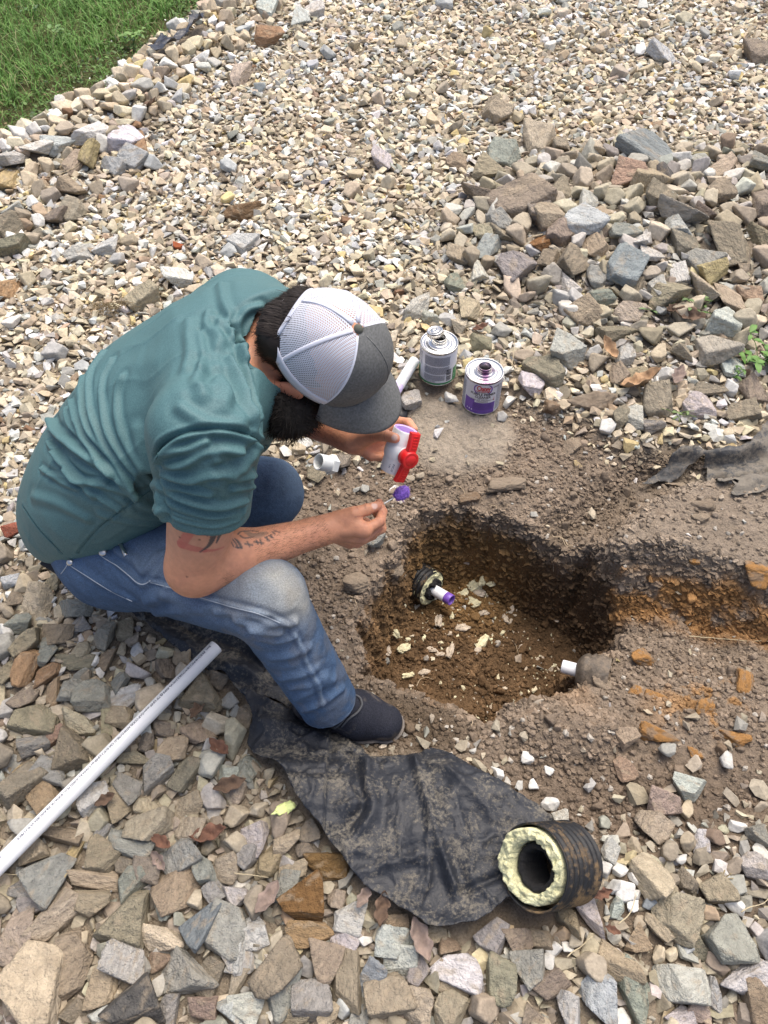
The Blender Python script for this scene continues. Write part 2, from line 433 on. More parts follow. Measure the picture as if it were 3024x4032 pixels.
tag(ground, 'gravel dust and dug brown soil with the open hole', kind='structure')
GZ2 = GZ.reshape(ny, nx)
def gz(x, y):
    """height of the ground sheet at a point (array or scalar)"""
    x = np.atleast_1d(x); y = np.atleast_1d(y)
    i = np.clip(np.searchsorted(XS, x)-1, 0, nx-2); j = np.clip(np.searchsorted(YS, y)-1, 0, ny-2)
    tx = (x-XS[i])/(XS[i+1]-XS[i]); ty = (y-YS[j])/(YS[j+1]-YS[j])
    r = GZ2[j, i]*(1-tx)*(1-ty)+GZ2[j, i+1]*tx*(1-ty)+GZ2[j+1, i]*(1-tx)*ty+GZ2[j+1, i+1]*tx*ty
    return r
def on_ground(px, py, lift=0.0):
    """march the pixel's ray down to the ground"""
    r = ray(px, py); t = (.25-CAMH)/r[2]; prev = t
    for k in range(400):
        p = np.array([0, 0, CAMH])+t*r
        if p[2]-lift <= gz(p[0], p[1])[0]: break
        prev = t; t += .006
    lo, hi = prev, t
    for _ in range(8):
        md = (lo+hi)/2; p = np.array([0, 0, CAMH])+md*r
        if p[2]-lift <= gz(p[0], p[1])[0]: hi = md
        else: lo = md
    return np.array([0, 0, CAMH])+hi*r
# ================================================================ PLASTIC SHEETS
def sheet(name, pxs, zf, folds, material, h=.0042, seed=3, rim=.0, warpa=.004):
    pts = np.array([on_ground(a, b)[:2] for a, b in pxs]); pts = smooth_line(np.vstack([pts, pts[:1]]), 6)[:-1]
    Q = np.column_stack([pts, np.zeros(len(pts))])
    pts = pts + warpa*np.column_stack([vnoise(Q*60, 3), vnoise(Q*60, 4)])
    lo = pts.min(0)-h; hi = pts.max(0)+h; xs = np.arange(lo[0], hi[0], h); ys = np.arange(lo[1], hi[1], h)
    X, Y = np.meshgrid(xs, ys); P = np.column_stack([X.ravel(), Y.ravel()]); sd = poly_sd(P, pts).reshape(X.shape)
    inn = sd < 0; cell = inn[:-1, :-1] | inn[1:, :-1] | inn[:-1, 1:] | inn[1:, 1:]
    cj, ci = np.nonzero(cell); w = X.shape[1]; a = cj*w+ci; F = np.column_stack([a, a+1, a+w+1, a+w])
    used = np.unique(F); rm = np.full(X.size, -1); rm[used] = np.arange(len(used)); F = rm[F]; P = P[used]; s = sd.ravel()[used]
    out = np.nonzero(s > -h*.35)[0]
    for k in out:                                  # snap the rim onto the outline
        p = P[k]; best = None
        e = np.roll(pts, -1, 0)-pts; wv = p-pts; t = np.clip((wv*e).sum(1)/((e*e).sum(1)+1e-12), 0, 1); q = pts+t[:, None]*e
        j = np.argmin(((q-p)**2).sum(1)); P[k] = q[j]
    z = zf(P, s)
    for line, amp, wd in folds:
        L = smooth_line(np.array([on_ground(x, y, .03)[:2] for x, y in line]), 5); d = line_dist(P, L)
        z = z + 1.1*amp*np.exp(-np.abs(d)/wd*.9)*(1+.4*vnoise(np.column_stack([P*30, d*0]), 77)) - .35*amp*np.exp(-((d-1.7*wd)/wd)**2)
    Q = np.column_stack([P, np.zeros(len(P))]); ed = sstep(-.03, 0, s)
    z = z + .006*fbm(Q, 13, 3, seed)+.0030*fbm(Q, 45, 3, seed+1) + .010*(1-np.abs(fbm(Q, 8, 2, seed+4))*4).clip(0, 1)**5 + .006*(1-np.abs(fbm(Q, 17, 2, seed+5))*4).clip(0, 1)**4 + .003*(1-np.abs(fbm(Q, 40, 2, seed+6))*3).clip(0, 1)**3 + rim*ed*(.5+vnoise(Q*14, seed+2))
    z = np.maximum(z, gz(P[:, 0], P[:, 1])+.003)
    V = np.column_stack([P, z]); me = mesh_np(name, V, F, material, True)
    o = link(name, me); md = o.modifiers.new('thickness', 'SOLIDIFY'); md.thickness = .0012; md.offset = -1
    return o, pts
def mud_film(dark, mud, thr, sc=1.0):
    def ex(N, L, tc, cur, b):
        n = N.new('ShaderNodeTexNoise'); n.inputs['Scale'].default_value = 55*sc; n.inputs['Detail'].default_value = 9; n.inputs['Roughness'].default_value = .75
        n2 = N.new('ShaderNodeTexNoise'); n2.inputs['Scale'].default_value = 7*sc; n2.inputs['Detail'].default_value = 4
        L.new(tc.outputs['Object'], n.inputs['Vector']); L.new(tc.outputs['Object'], n2.inputs['Vector'])
        ad = N.new('ShaderNodeMath'); ad.operation = 'MULTIPLY_ADD'; ad.inputs[1].default_value = .62; L.new(n2.outputs['Fac'], ad.inputs[0]); L.new(n.outputs['Fac'], ad.inputs[2])
        r = N.new('ShaderNodeMapRange'); r.inputs[1].default_value = thr; r.inputs[2].default_value = thr+.16; L.new(ad.outputs[0], r.inputs[0])
        mx = N.new('ShaderNodeMix'); mx.data_type = 'RGBA'; mx.inputs['A'].default_value = (*dark, 1); mx.inputs['B'].default_value = (*mud, 1)
        L.new(r.outputs[0], mx.inputs['Factor'])
        rr = N.new('ShaderNodeMapRange'); rr.inputs[3].default_value = .55; rr.inputs[4].default_value = .95; L.new(r.outputs[0], rr.inputs[0]); L.new(rr.outputs[0], b.inputs['Roughness'])
        return mx.outputs['Result']
    return ex
m_sheet = mat('muddy_black_plastic', extra=mud_film((.018, .021, .028), (.160, .146, .120), .81, 2.2), bump=[(30, .01, .35), (160, .003, .5)], spec=.45)
m_sheet2 = mat('dusty_grey_plastic', extra=mud_film((.05, .052, .055), (.19, .17, .14), .72), bump=[(30, .01, .35), (160, .003, .5)], spec=.4)
def T3(L, s=.9644, ox=900, oy=2650): return [(ox+s*a, oy+s*b) for a, b in L]
_c1 = on_ground(1500, 3250)[:2]
def z1(P, s):
    g = gz(P[:, 0], P[:, 1])
    lift = .045*sstep(G(1500, 2950)[1], G(1500, 3150)[1], P[:, 1])+.012
    lift = np.where(P[:, 0] < G(1300, 2900)[0], lift+.02, lift)
    return np.maximum(g, -.03)+lift*(1+.3*vnoise(np.column_stack([P*9, P[:, 0]*0]), 6))
sheet_a, SH1 = sheet('plastic_sheet', T3([(20,70),(75,120),(105,190),(85,300),(130,372),(228,425),(300,560),(390,680),(480,790),(560,885),(700,975),(822,1056),(1000,1032),(1110,960),(1165,905),(1190,760),(1300,640),(1240,570),(1150,508),(960,385),(880,325),(815,313),(750,340),(640,345),(570,345),(520,290),(400,225),(300,190),(180,140)]), z1,
    [(T3([(760,335),(790,470),(815,570),(850,700),(900,830),(930,905)]), .016, .010),
     (T3([(500,330),(530,440),(550,545),(480,640),(400,685)]), -.016, .014),
     (T3([(570,350),(560,450),(590,560),(560,640)]), .012, .014),
     (T3([(1125,830),(1040,865),(935,905)]), -.010, .008),
     (T3([(530,825),(650,790),(785,758)]), .008, .010),
     (T3([(130,200),(300,230),(450,290),(530,320)]), .012, .02),
     (T3([(230,430),(350,430),(470,400)]), -.012, .012),
     (T3([(700,975),(760,900),(800,850)]), .008, .014),
     (T3([(330,560),(480,560),(600,520)]), .008, .012),
     (T3([(850,360),(960,470),(1080,600)]), .008, .016)], m_sheet, rim=.008)
tag(sheet_a, 'large muddy black plastic sheet running from beside the shoe to the ribbed pipe offcut', 'plastic sheet')
def T5(L, s=.9042, ox=150, oy=2050): return [(ox+s*a, oy+s*b) for a, b in L]
def z2(P, s): return gz(P[:, 0], P[:, 1])+.018+.012*vnoise(np.column_stack([P*7, P[:, 0]*0]), 8)
sheet_b, SH2 = sheet('plastic_sheet', T5([(330,350),(430,420),(500,480),(570,540),(640,600),(740,665),(820,685),(870,740),(930,775),(1040,800),(1130,860),(1210,840),(1220,740),(1100,520),(980,420),(800,330),(560,300),(380,310)]), z2,
    [(T5([(480,430),(620,520),(760,600),(900,640)]), .012, .018), (T5([(560,410),(700,480),(900,560),(1020,700)]), -.012, .015), (T5([(700,440),(860,480),(960,580)]), .012, .014), (T5([(830,640),(950,680),(1080,780)]), .014, .02)], m_sheet, seed=13, rim=.006)
tag(sheet_b, 'strip of wrinkled black plastic lying under the bent jeans leg, muddy', 'plastic sheet')
def T6(L, s=.5878, ox=2200, oy=1600): return [(ox+s*a, oy+s*b) for a, b in L]
def z3(P, s): return gz(P[:, 0], P[:, 1])+.02+.02*vnoise(np.column_stack([P*10, P[:, 0]*0]), 9)
sheet_c, SH3 = sheet('plastic_sheet', T6([(515,565),(600,520),(690,430),(740,370),(800,300),(850,305),(1000,345),(1190,320),(1300,240),(1360,150),(1500,110),(1550,480),(1400,560),(1300,590),(1150,600),(1190,510),(1060,520),(960,440),(880,420),(790,500),(640,540)]), z3,
    [(T6([(740,370),(860,350),(1000,390),(1200,370),(1350,330)]), -.016, .012), (T6([(830,310),(1000,345),(1190,340),(1320,260)]), .016, .010), (T6([(900,420),(1100,450),(1400,420)]), .014, .014), (T6([(1150,520),(1300,530),(1400,480)]), -.012, .01)], m_sheet2, h=.007, seed=23, rim=.01)
tag(sheet_c, 'torn dusty black ground fabric sticking out of the soil at the right edge', 'ground fabric')
def T7(L, s=.6631, ox=0, oy=0): return [(ox+s*a, oy+s*b) for a, b in L]
def z4(P, s): return gz(P[:, 0], P[:, 1])+.055+.02*vnoise(np.column_stack([P*10, P[:, 0]*0]), 9)
sheet_d, SH4 = sheet('plastic_edging', T7([(880,345),(930,320),(975,268),(1025,290),(1065,250),(1120,225),(1150,175),(1210,150),(1225,185),(1180,235),(1110,270),(1060,300),(1000,330),(940,355)]), z4,
    [(T7([(930,330),(1020,300),(1120,240),(1200,170)]), .03, .02)], mat('shiny_black_plastic', (.015, .018, .028), rough=.3, bump=[(25, .02, .5)]), h=.012, seed=33, rim=.01)
tag(sheet_d, 'scrap of black plastic edging showing between the grass and the stones at the top left', 'plastic edging')
pA = G(852, 2545, .058); bc = WD(2096, 3415, 1.425); CANS = [tuple(G(1897, 1634, .02)[:2]+np.array([0, .056])), tuple(G(1724, 1520, .02)[:2]+np.array([0, .056]))]
# ================================================================ STONES
def ico(n):
    bm = bmesh.new(); bmesh.ops.create_icosphere(bm, subdivisions=n, radius=1.0)
    V = np.array([v.co[:] for v in bm.verts]); F = np.array([[v.index for v in f.verts] for f in bm.faces]); bm.free(); return V, F
ICO = {k: ico(k) for k in (1, 2, 3, 4, 5)}
def rock_shape(seed, n, rough=.02, asp=(1, .74, .52), cuts=5, soft=0.0):
    rs = np.random.RandomState(seed); V, F = ICO[n]
    nn = []; hh = []
    for ax in range(3):
        for sg in (-1, 1):
            v = np.zeros(3); v[ax] = sg; v += rs.normal(0, .25, 3); nn.append(v/np.linalg.norm(v)); hh.append(asp[ax]*rs.uniform(.86, 1.0))
    for k in range(cuts):
        v = rs.normal(0, 1, 3)*np.array([1, 1, .75]); v /= np.linalg.norm(v); nn.append(v)
        hh.append(np.linalg.norm(v*np.array(asp))*rs.uniform(.62, .95))
    nn = np.array(nn); hh = np.array(hh); c = V@nn.T; q = np.where(c > .05, hh/np.maximum(c, .05), 9.)
    if soft > 0: r = -soft*np.log(np.exp(-q/soft).sum(1))
    else: r = q.min(1)
    if rough > 0: r = r*(1+rough*fbm(V, 3.1, 4, seed)+rough*.6*fbm(V, 9, 3, seed+9)) - rough*.8*np.abs(fbm(V, 2.0, 2, seed+5))
    W = V*r[:, None]; W -= (W.max(0)+W.min(0))/2; W /= (W.max(0)-W.min(0)).max()/2      # longest half-side = 1
    return W, F
PAL = dict(t=(.43,.365,.262), T=(.54,.475,.352), n=(.31,.265,.20), g=(.34,.335,.30), G=(.30,.305,.255), b=(.235,.255,.265), w=(.57,.56,.52),
           W=(.66,.655,.62), o=(.36,.275,.19), O=(.38,.245,.14), R=(.24,.13,.055), p=(.40,.345,.28), y=(.52,.42,.22), d=(.115,.105,.10), D=(.20,.125,.075), r=(.30,.09,.04), s=(.45,.465,.45))
def band(N, L, tc, cur, b):
    # faint bedding lines and mineral mottling, along each stone's own axes
    mp = N.new('ShaderNodeMapping'); mp.inputs['Scale'].default_value = (1.2, 1.5, 7); mp.inputs['Rotation'].default_value = (.3, .5, 0); L.new(tc.outputs['Object'], mp.inputs[0])
    oi = N.new('ShaderNodeObjectInfo'); ad = N.new('ShaderNodeVectorMath'); ad.operation = 'ADD'
    sc = N.new('ShaderNodeMath'); sc.operation = 'MULTIPLY'; sc.inputs[1].default_value = 40; L.new(oi.outputs['Random'], sc.inputs[0])
    L.new(mp.outputs[0], ad.inputs[0]); L.new(sc.outputs[0], ad.inputs[1])
    n = N.new('ShaderNodeTexNoise'); n.inputs['Scale'].default_value = 1.6; n.inputs['Detail'].default_value = 8; n.inputs['Roughness'].default_value = .62; L.new(ad.outputs[0], n.inputs['Vector'])
    r = N.new('ShaderNodeMapRange'); r.inputs[1].default_value = .3; r.inputs[2].default_value = .7; r.inputs[3].default_value = .74; r.inputs[4].default_value = 1.24; L.new(n.outputs['Fac'], r.inputs[0])
    m = N.new('ShaderNodeVectorMath'); m.operation = 'SCALE'; L.new(cur, m.inputs[0]); L.new(r.outputs[0], m.inputs['Scale'])
    n2 = N.new('ShaderNodeTexNoise'); n2.inputs['Scale'].default_value = 1.1; n2.inputs['Detail'].default_value = 5; L.new(ad.outputs[0], n2.inputs['Vector'])
    r2 = N.new('ShaderNodeMapRange'); r2.inputs[1].default_value = .53; r2.inputs[2].default_value = .66; r2.inputs[4].default_value = .5; L.new(n2.outputs['Fac'], r2.inputs[0])
    mx = N.new('ShaderNodeMix'); mx.data_type = 'RGBA'; L.new(r2.outputs[0], mx.inputs['Factor']); L.new(m.outputs[0], mx.inputs['A']); mx.inputs['B'].default_value = (.38, .31, .22, 1)
    return mx.outputs['Result']
def stone_mat(name, **kw):
    m = mat(name, rough=.88, spec=.22, **kw); return m
m_stone = stone_mat('quarried_stone', objcol=True, extra=band, bump=[(3.0, .10, .45), (14, .03, .45)])
m_gravel = stone_mat('crushed_stone', attr='Col', noise=[(55, .84, 1.14, 5), (200, .88, 1.1, 3)], bump=[(90, .006, .5)])
LIB = []
for k in range(36):
    asp = [(1, .74, .52), (1, .60, .45), (1, .82, .36), (1, .9, .66), (1, .5, .42), (1, .7, .30)][k % 6]
    V, F = rock_shape(100+k, 5, .030, asp, 4+k % 4, .006); LIB.append(mesh_np('stone', V, F, m_stone, True))
def tile(L, ox, oy, s): return [(ox+s*e[0], oy+s*e[1], s*e[2], s*e[3], e[4], e[5]) for e in L]
HS = []
HS += tile([(540,710,240,200,-40,'n'),(245,860,220,150,-15,'n'),(920,1570,220,160,60,'g'),(75,580,130,110,0,'t'),(365,560,140,110,0,'n'),(1395,870,100,80,80,'n'),(1290,900,90,80,60,'n'),(700,1010,80,80,0,'g'),(790,1010,80,70,80,'g'),(490,1050,80,50,0,'t')], 1150, 1550, .3617)
HS += tile([(220,1130,280,190,20,'w'),(745,1090,150,130,30,'w'),(1500,1150,170,140,60,'w'),(510,985,80,80,60,'n'),(1430,1330,130,90,-10,'w')], 1550, 1230, .3014)
HS += tile([(960,100,280,190,0,'T'),(1240,105,210,160,0,'T'),(840,190,350,170,-10,'g'),(640,150,170,100,70,'g'),(470,270,270,110,70,'y'),(640,280,230,190,-30,'n'),(290,410,290,280,60,'g'),(200,250,180,150,30,'t'),(410,130,270,100,-10,'n'),(600,445,320,120,0,'t'),(800,350,130,130,0,'n'),(960,350,190,200,0,'n'),(1180,280,230,200,30,'g'),(1330,370,200,170,90,'g'),(1485,350,190,150,90,'n'),(850,460,210,170,40,'G'),(1150,490,270,260,30,'t'),(590,580,240,160,10,'n'),(370,690,340,210,55,'t'),(820,690,320,290,80,'n'),(1060,590,180,130,85,'g'),(1010,790,360,180,5,'T'),(1310,740,280,200,60,'b'),(1490,770,300,240,80,'g'),(450,960,350,260,-60,'n'),(810,970,260,230,0,'w'),(110,800,330,240,85,'p'),(240,1120,420,400,80,'T'),(650,1150,210,180,90,'t'),(860,1240,360,310,20,'d'),(1060,950,200,110,15,'o'),(1230,1040,400,260,-10,'g'),(1380,1090,230,220,30,'n'),(1545,950,190,180,0,'w'),(1320,1290,190,150,0,'n'),(1530,1300,260,200,0,'w'),(1550,1100,220,110,80,'p'),(40,950,200,100,85,'o'),(480,1290,160,140,50,'n'),(1110,1290,200,150,50,'g'),(1410,510,150,140,40,'g'),(1540,530,150,150,30,'w'),(60,1200,240,120,80,'p'),(40,1330,160,110,10,'p'),(640,1320,120,110,40,'w'),(150,500,170,110,-20,'g'),(190,620,170,110,0,'g'),(500,830,110,100,40,'t'),(760,1180,60,60,0,'t')], 0, 3200, .6028)
HS += tile([(160,160,210,160,85,'w'),(380,195,180,160,0,'T'),(520,130,140,130,20,'n'),(120,280,150,130,40,'g'),(270,320,210,160,80,'o'),(430,370,190,110,10,'t'),(640,345,280,150,0,'R'),(365,480,190,170,80,'g'),(510,600,290,240,25,'R'),(530,790,290,150,0,'O'),(790,680,210,180,80,'w'),(770,840,190,160,30,'w'),(170,780,190,150,-60,'w'),(320,1030,350,240,45,'n'),(340,1170,310,190,82,'g'),(640,1000,260,220,85,'n'),(780,1090,340,190,85,'n'),(1090,850,250,180,0,'w'),(1130,960,220,190,0,'w'),(1240,1040,180,140,60,'g'),(940,1070,200,170,70,'b'),(1040,1190,280,250,10,'n'),(540,1200,240,240,0,'g'),(1500,1030,340,200,-20,'W'),(1450,1140,240,110,-15,'t'),(1240,1290,250,170,85,'t'),(1440,1300,240,170,60,'t'),(1090,720,160,110,10,'o'),(1450,870,150,110,0,'o'),(100,1290,230,200,0,'w'),(430,1330,250,110,0,'t'),(650,1330,190,120,20,'t'),(850,1330,150,120,50,'g'),(1350,800,150,110,0,'t'),(60,950,180,150,70,'w'),(520,240,150,100,20,'n'),(700,560,110,110,0,'t'),(740,1280,110,90,60,'s'),(900,820,110,70,70,'w')], 900, 3200, .6028)
HS += tile([(850,150,130,100,0,'n'),(830,330,130,110,-60,'o'),(1195,430,180,130,-20,'w'),(1045,550,190,150,-15,'n'),(990,665,180,150,-30,'t'),(1080,215,120,60,20,'g'),(1420,285,120,70,0,'w'),(395,535,100,70,80,'w'),(465,615,100,90,20,'w'),(715,635,75,75,0,'G'),(90,350,80,60,-60,'W'),(265,265,70,60,70,'w'),(390,330,50,50,0,'w'),(300,420,50,50,0,'W'),(1000,955,230,200,-55,'T'),(750,800,130,80,60,'w'),(1280,750,120,80,80,'w'),(1165,855,80,60,0,'w'),(1200,565,100,80,60,'t'),(1605,720,120,110,0,'g'),(1495,660,110,60,-45,'w'),(1200,980,130,110,-40,'n'),(1360,1020,190,150,0,'n'),(1590,900,150,140,0,'w'),(500,1205,190,170,-20,'o'),(645,1180,260,120,-60,'w'),(835,1045,140,60,85,'W'),(890,1055,60,55,0,'w'),(875,1120,70,65,0,'W'),(895,960,80,70,80,'w'),(790,1130,120,80,80,'w'),(810,920,80,60,0,'w'),(770,1010,90,60,80,'w'),(710,910,80,60,60,'w'),(975,1105,80,60,0,'b'),(1130,1190,260,240,-20,'n'),(1030,1250,200,100,-65,'t'),(80,1315,190,150,35,'g'),(225,1310,170,150,-60,'n'),(345,1330,130,120,0,'t'),(465,1295,110,70,0,'o'),(265,1500,190,190,0,'g'),(110,1560,240,170,80,'n'),(400,1600,190,160,40,'n'),(425,1380,90,70,80,'w'),(500,1370,60,60,0,'w'),(400,1440,90,70,0,'w'),(1415,1345,240,230,0,'g'),(1260,1375,140,80,-60,'n'),(1185,1365,90,60,80,'s'),(760,1420,240,130,0,'n'),(800,1490,270,200,-35,'t'),(890,1660,330,220,-50,'G'),(1160,1590,280,200,0,'w'),(1360,1640,150,120,-50,'s'),(1260,1680,200,130,80,'p'),(1540,1550,300,180,10,'w'),(1610,1690,220,170,80,'o'),(500,1740,180,170,60,'w'),(670,1670,290,180,85,'s'),(1150,1780,170,120,0,'w'),(290,1770,130,120,0,'n'),(800,1800,150,60,0,'w'),(900,1340,140,130,30,'o'),(1030,1410,100,70,80,'t'),(1110,1400,80,70,0,'T'),(1330,1180,120,70,-40,'o'),(1480,1130,110,80,0,'w'),(600,940,60,50,0,'w')], 1900, 2800, .6775)
HS += tile([(225,300,230,170,80,'T'),(120,415,160,110,0,'g'),(530,410,140,120,-10,'g'),(680,490,160,150,60,'p'),(810,460,130,130,0,'n'),(165,550,210,150,10,'t'),(370,490,200,130,0,'n'),(300,605,150,110,85,'G'),(525,580,120,100,0,'t'),(695,640,140,110,60,'o'),(165,710,220,160,85,'O'),(290,740,180,110,35,'O'),(40,730,180,100,80,'n'),(480,670,260,90,0,'n'),(450,830,190,150,85,'g'),(345,870,190,80,75,'o'),(610,905,240,200,15,'g'),(815,905,220,140,15,'w'),(140,890,200,150,20,'n'),(200,1060,320,200,5,'n'),(495,1050,250,150,0,'T'),(695,1065,170,90,-70,'t'),(790,1040,180,150,0,'t'),(490,1250,260,250,0,'n'),(215,1195,190,120,20,'g'),(355,1155,130,120,0,'o'),(330,1380,240,140,-15,'g'),(120,1460,250,230,50,'n'),(265,1560,210,160,-20,'o'),(615,1560,190,160,25,'w'),(770,1590,200,160,-60,'t'),(850,1480,200,150,-40,'G'),(1020,1390,230,180,30,'g'),(1200,1400,210,150,60,'n'),(1125,1240,200,150,10,'t'),(1060,1095,150,120,0,'n'),(1295,1130,190,160,20,'t'),(960,1190,130,110,60,'n'),(870,1290,220,70,-3,'n'),(1340,890,260,210,-20,'n'),(1400,775,150,100,-25,'n'),(1190,640,120,120,0,'t'),(1090,710,150,140,0,'n'),(880,595,90,80,0,'w'),(600,670,80,60,80,'w'),(900,650,100,40,0,'t'),(980,800,90,60,0,'g'),(770,800,130,110,60,'g'),(560,760,90,70,0,'n'),(1540,1530,150,130,80,'p'),(960,1630,200,150,0,'t'),(1210,1610,200,130,20,'t'),(1480,1390,150,100,0,'w'),(1620,1360,150,130,60,'g'),(1600,1020,140,100,80,'n'),(490,320,200,110,10,'g'),(340,130,130,90,80,'t'),(130,170,110,100,0,'t'),(60,130,130,90,10,'s'),(100,260,110,110,0,'n'),(40,330,110,90,0,'n'),(30,470,110,90,70,'w'),(1500,920,120,90,0,'g')], 0, 2200, .6028)
HS += tile([(1110,120,160,140,15,'b'),(450,145,150,95,0,'g'),(590,70,130,100,-10,'t'),(715,90,80,80,0,'n'),(850,100,100,90,0,'t'),(360,205,110,90,25,'t'),(230,160,90,70,0,'o'),(700,285,130,100,80,'n'),(510,360,170,170,-40,'n'),(330,310,140,90,-15,'n'),(440,290,90,80,0,'t'),(610,390,130,110,60,'p'),(655,430,140,110,10,'t'),(810,460,150,120,-35,'w'),(830,350,110,80,80,'w'),(1030,235,110,110,45,'o'),(1120,260,140,110,40,'t'),(1200,240,130,70,85,'d'),(1160,340,130,90,-10,'n'),(1255,395,170,130,10,'g'),(985,490,140,80,15,'g'),(505,640,150,150,10,'g'),(370,560,110,90,60,'s'),(240,580,100,80,0,'t'),(435,440,130,80,-25,'g'),(440,485,100,90,0,'n'),(350,480,90,90,0,'t'),(690,500,120,110,20,'n'),(620,530,90,80,-10,'R'),(865,545,110,80,0,'t'),(335,660,90,80,80,'w'),(225,710,90,70,0,'G'),(760,630,130,130,-20,'n'),(870,690,90,80,0,'g'),(1000,650,180,120,45,'b'),(1060,720,120,50,45,'n'),(655,610,90,80,60,'n'),(745,715,90,80,0,'w'),(1110,590,100,80,0,'w'),(1250,665,80,80,0,'w'),(1270,540,120,70,0,'n'),(1250,470,110,70,0,'w'),(1080,520,90,90,0,'w'),(1480,530,180,170,0,'n'),(1540,610,140,80,75,'n'),(1360,610,130,90,10,'g'),(1400,670,130,90,0,'y'),(1360,740,130,100,0,'t'),(1200,780,140,100,30,'n'),(1150,740,100,80,80,'w'),(1480,800,120,110,0,'t'),(1580,770,110,60,0,'o'),(1460,905,130,90,-15,'w'),(1420,1020,160,120,0,'p'),(1265,1035,100,70,0,'n'),(1500,1090,100,90,0,'w'),(1155,1040,90,60,0,'t'),(1340,160,90,80,80,'g'),(1450,190,180,40,20,'t'),(1620,190,130,80,-5,'G'),(1250,145,80,70,80,'w'),(1630,340,160,110,80,'n'),(1630,500,120,80,0,'n'),(1430,310,110,90,0,'n'),(1380,390,90,90,0,'n'),(900,780,110,60,5,'G'),(820,860,120,90,20,'t'),(1030,850,110,80,25,'t'),(960,930,160,60,15,'n'),(290,840,120,90,80,'t'),(40,830,140,110,80,'w'),(110,870,80,80,0,'w'),(190,880,80,70,40,'w'),(240,900,80,80,0,'T'),(430,930,80,60,0,'g'),(730,1050,130,130,50,'w'),(640,1120,150,110,-50,'n'),(580,1180,110,80,0,'w'),(340,980,90,80,0,'n'),(860,1030,90,50,0,'w'),(870,1075,120,40,0,'n'),(1000,1050,80,80,0,'w'),(980,1130,90,90,0,'t'),(1070,1130,110,80,0,'t'),(1150,1265,130,110,0,'n'),(1050,1330,100,90,60,'w'),(1130,1370,110,60,0,'g'),(1340,1280,140,90,10,'w'),(1540,1300,140,70,0,'n'),(1590,1200,100,100,0,'n'),(1390,1200,140,60,0,'n'),(1490,1195,90,60,0,'w'),(1180,1130,110,40,20,'w'),(990,1330,90,90,0,'n'),(930,1370,70,50,0,'w')], 1600, 500, .8584)
HS += tile([(590,70,210,110,35,'w'),(730,60,110,90,-20,'t'),(820,100,170,120,45,'w'),(920,105,150,110,80,'O'),(865,215,190,110,-20,'s'),(1000,245,110,80,25,'s'),(760,255,120,100,20,'s'),(680,120,130,80,0,'w'),(565,200,150,140,80,'y'),(370,120,170,90,20,'s'),(90,210,130,90,-10,'w'),(260,160,120,110,40,'w'),(480,240,130,100,80,'t'),(300,270,110,60,0,'t'),(40,345,140,110,80,'y'),(470,420,130,110,-40,'t'),(260,410,110,80,25,'n'),(340,450,130,60,10,'p'),(830,380,110,90,10,'p'),(635,395,90,80,0,'n'),(80,530,140,100,0,'w'),(230,515,110,70,-10,'w'),(155,575,110,80,0,'n'),(380,580,140,100,45,'n'),(470,550,130,110,60,'p'),(265,560,140,60,0,'o'),(250,625,100,60,-20,'w'),(165,640,90,80,0,'o'),(60,660,180,110,-20,'n'),(195,730,100,100,0,'n'),(90,790,180,110,-10,'n'),(85,725,130,50,0,'W'),(520,820,180,70,15,'w'),(690,780,150,90,0,'w'),(780,850,90,80,80,'w'),(1580,540,190,110,30,'D'),(1580,740,130,110,40,'w'),(1490,800,90,80,0,'s'),(1160,980,160,120,20,'W'),(930,1110,190,130,20,'t'),(60,1050,140,110,10,'O'),(1500,260,120,60,20,'s'),(1160,765,60,50,0,'r')], 0, 500, .6028)
HS += tile([(190,35,60,50,0,'s'),(290,55,50,50,0,'s'),(330,30,60,40,0,'w'),(195,115,80,40,5,'O'),(110,230,60,50,0,'T'),(365,160,50,30,0,'s'),(710,15,60,30,0,'s'),(1350,165,90,40,-5,'s'),(865,335,80,50,-5,'t'),(525,465,60,60,0,'w'),(1220,215,45,25,0,'p'),(1630,165,80,40,0,'n')], 800, 0, 1.3406)
print('hand stones', len(HS))
STONES = []
rs = np.random.RandomState(7)
def place_stone(px, py, w, h, ang, c, k):
    p = on_ground(px, py, .02); d = GS(px, py, p[2]); el = abs(ray(px, py)[2])/np.linalg.norm(ray(px, py))
    a = math.radians(ang); ca, sa = math.cos(a), math.sin(a)
    hw = w/2*d/FPX*math.hypot(ca, sa/(el*.75+.25)); hh = h/2*d/FPX*math.hypot(sa, ca/(el*.75+.25))
    yaw = math.atan2(sa/el, ca)
    me = LIB[k % 36]; o = bpy.data.objects.new('stone', me); COL.objects.link(o)
    # the mesh's long side is 1; the second side of this mesh
    V2 = _wid[k % 36]
    hz = min(hh, hw)*rs.uniform(.62, .9)
    o.scale = (hw*1.13, hh*1.13/V2[1], hz/V2[2]); o.rotation_euler = (rs.uniform(-.3, .3), rs.uniform(-.25, .25), yaw+(math.pi if rs.rand() < .5 else 0))
    o.location = (p[0], p[1], gz(p[0], p[1])[0]+hz*.45+.006)
    j = 1+.10*rs.normal(); base = np.array(PAL[c])*j*(.86 if py > 600 else 1.0)*(1+.03*rs.normal(0, 1, 3)); o.color = (*np.clip(base, .02, .85), 1)
    o['group'] = 'crushed stones of the gravel yard'; o['category'] = 'stone'
    STONES.append((o, px, py, w, h, ang, c, max(hw, hh), min(hw, hh)/max(hw, hh), p))
    return o
_wid = []
for m in LIB:
    v = np.empty(len(m.vertices)*3); m.vertices.foreach_get('co', v); v = v.reshape(-1, 3); _wid.append((v.max(0)-v.min(0))/2)
order = sorted(HS, key=lambda e: -e[2]*e[3]*GS(e[0], e[1])**2)
MANFOOT = PX([(60,1900),(700,1500),(1300,1750),(1200,2250),(1300,2800),(1000,2750),(400,2450),(80,2150)])
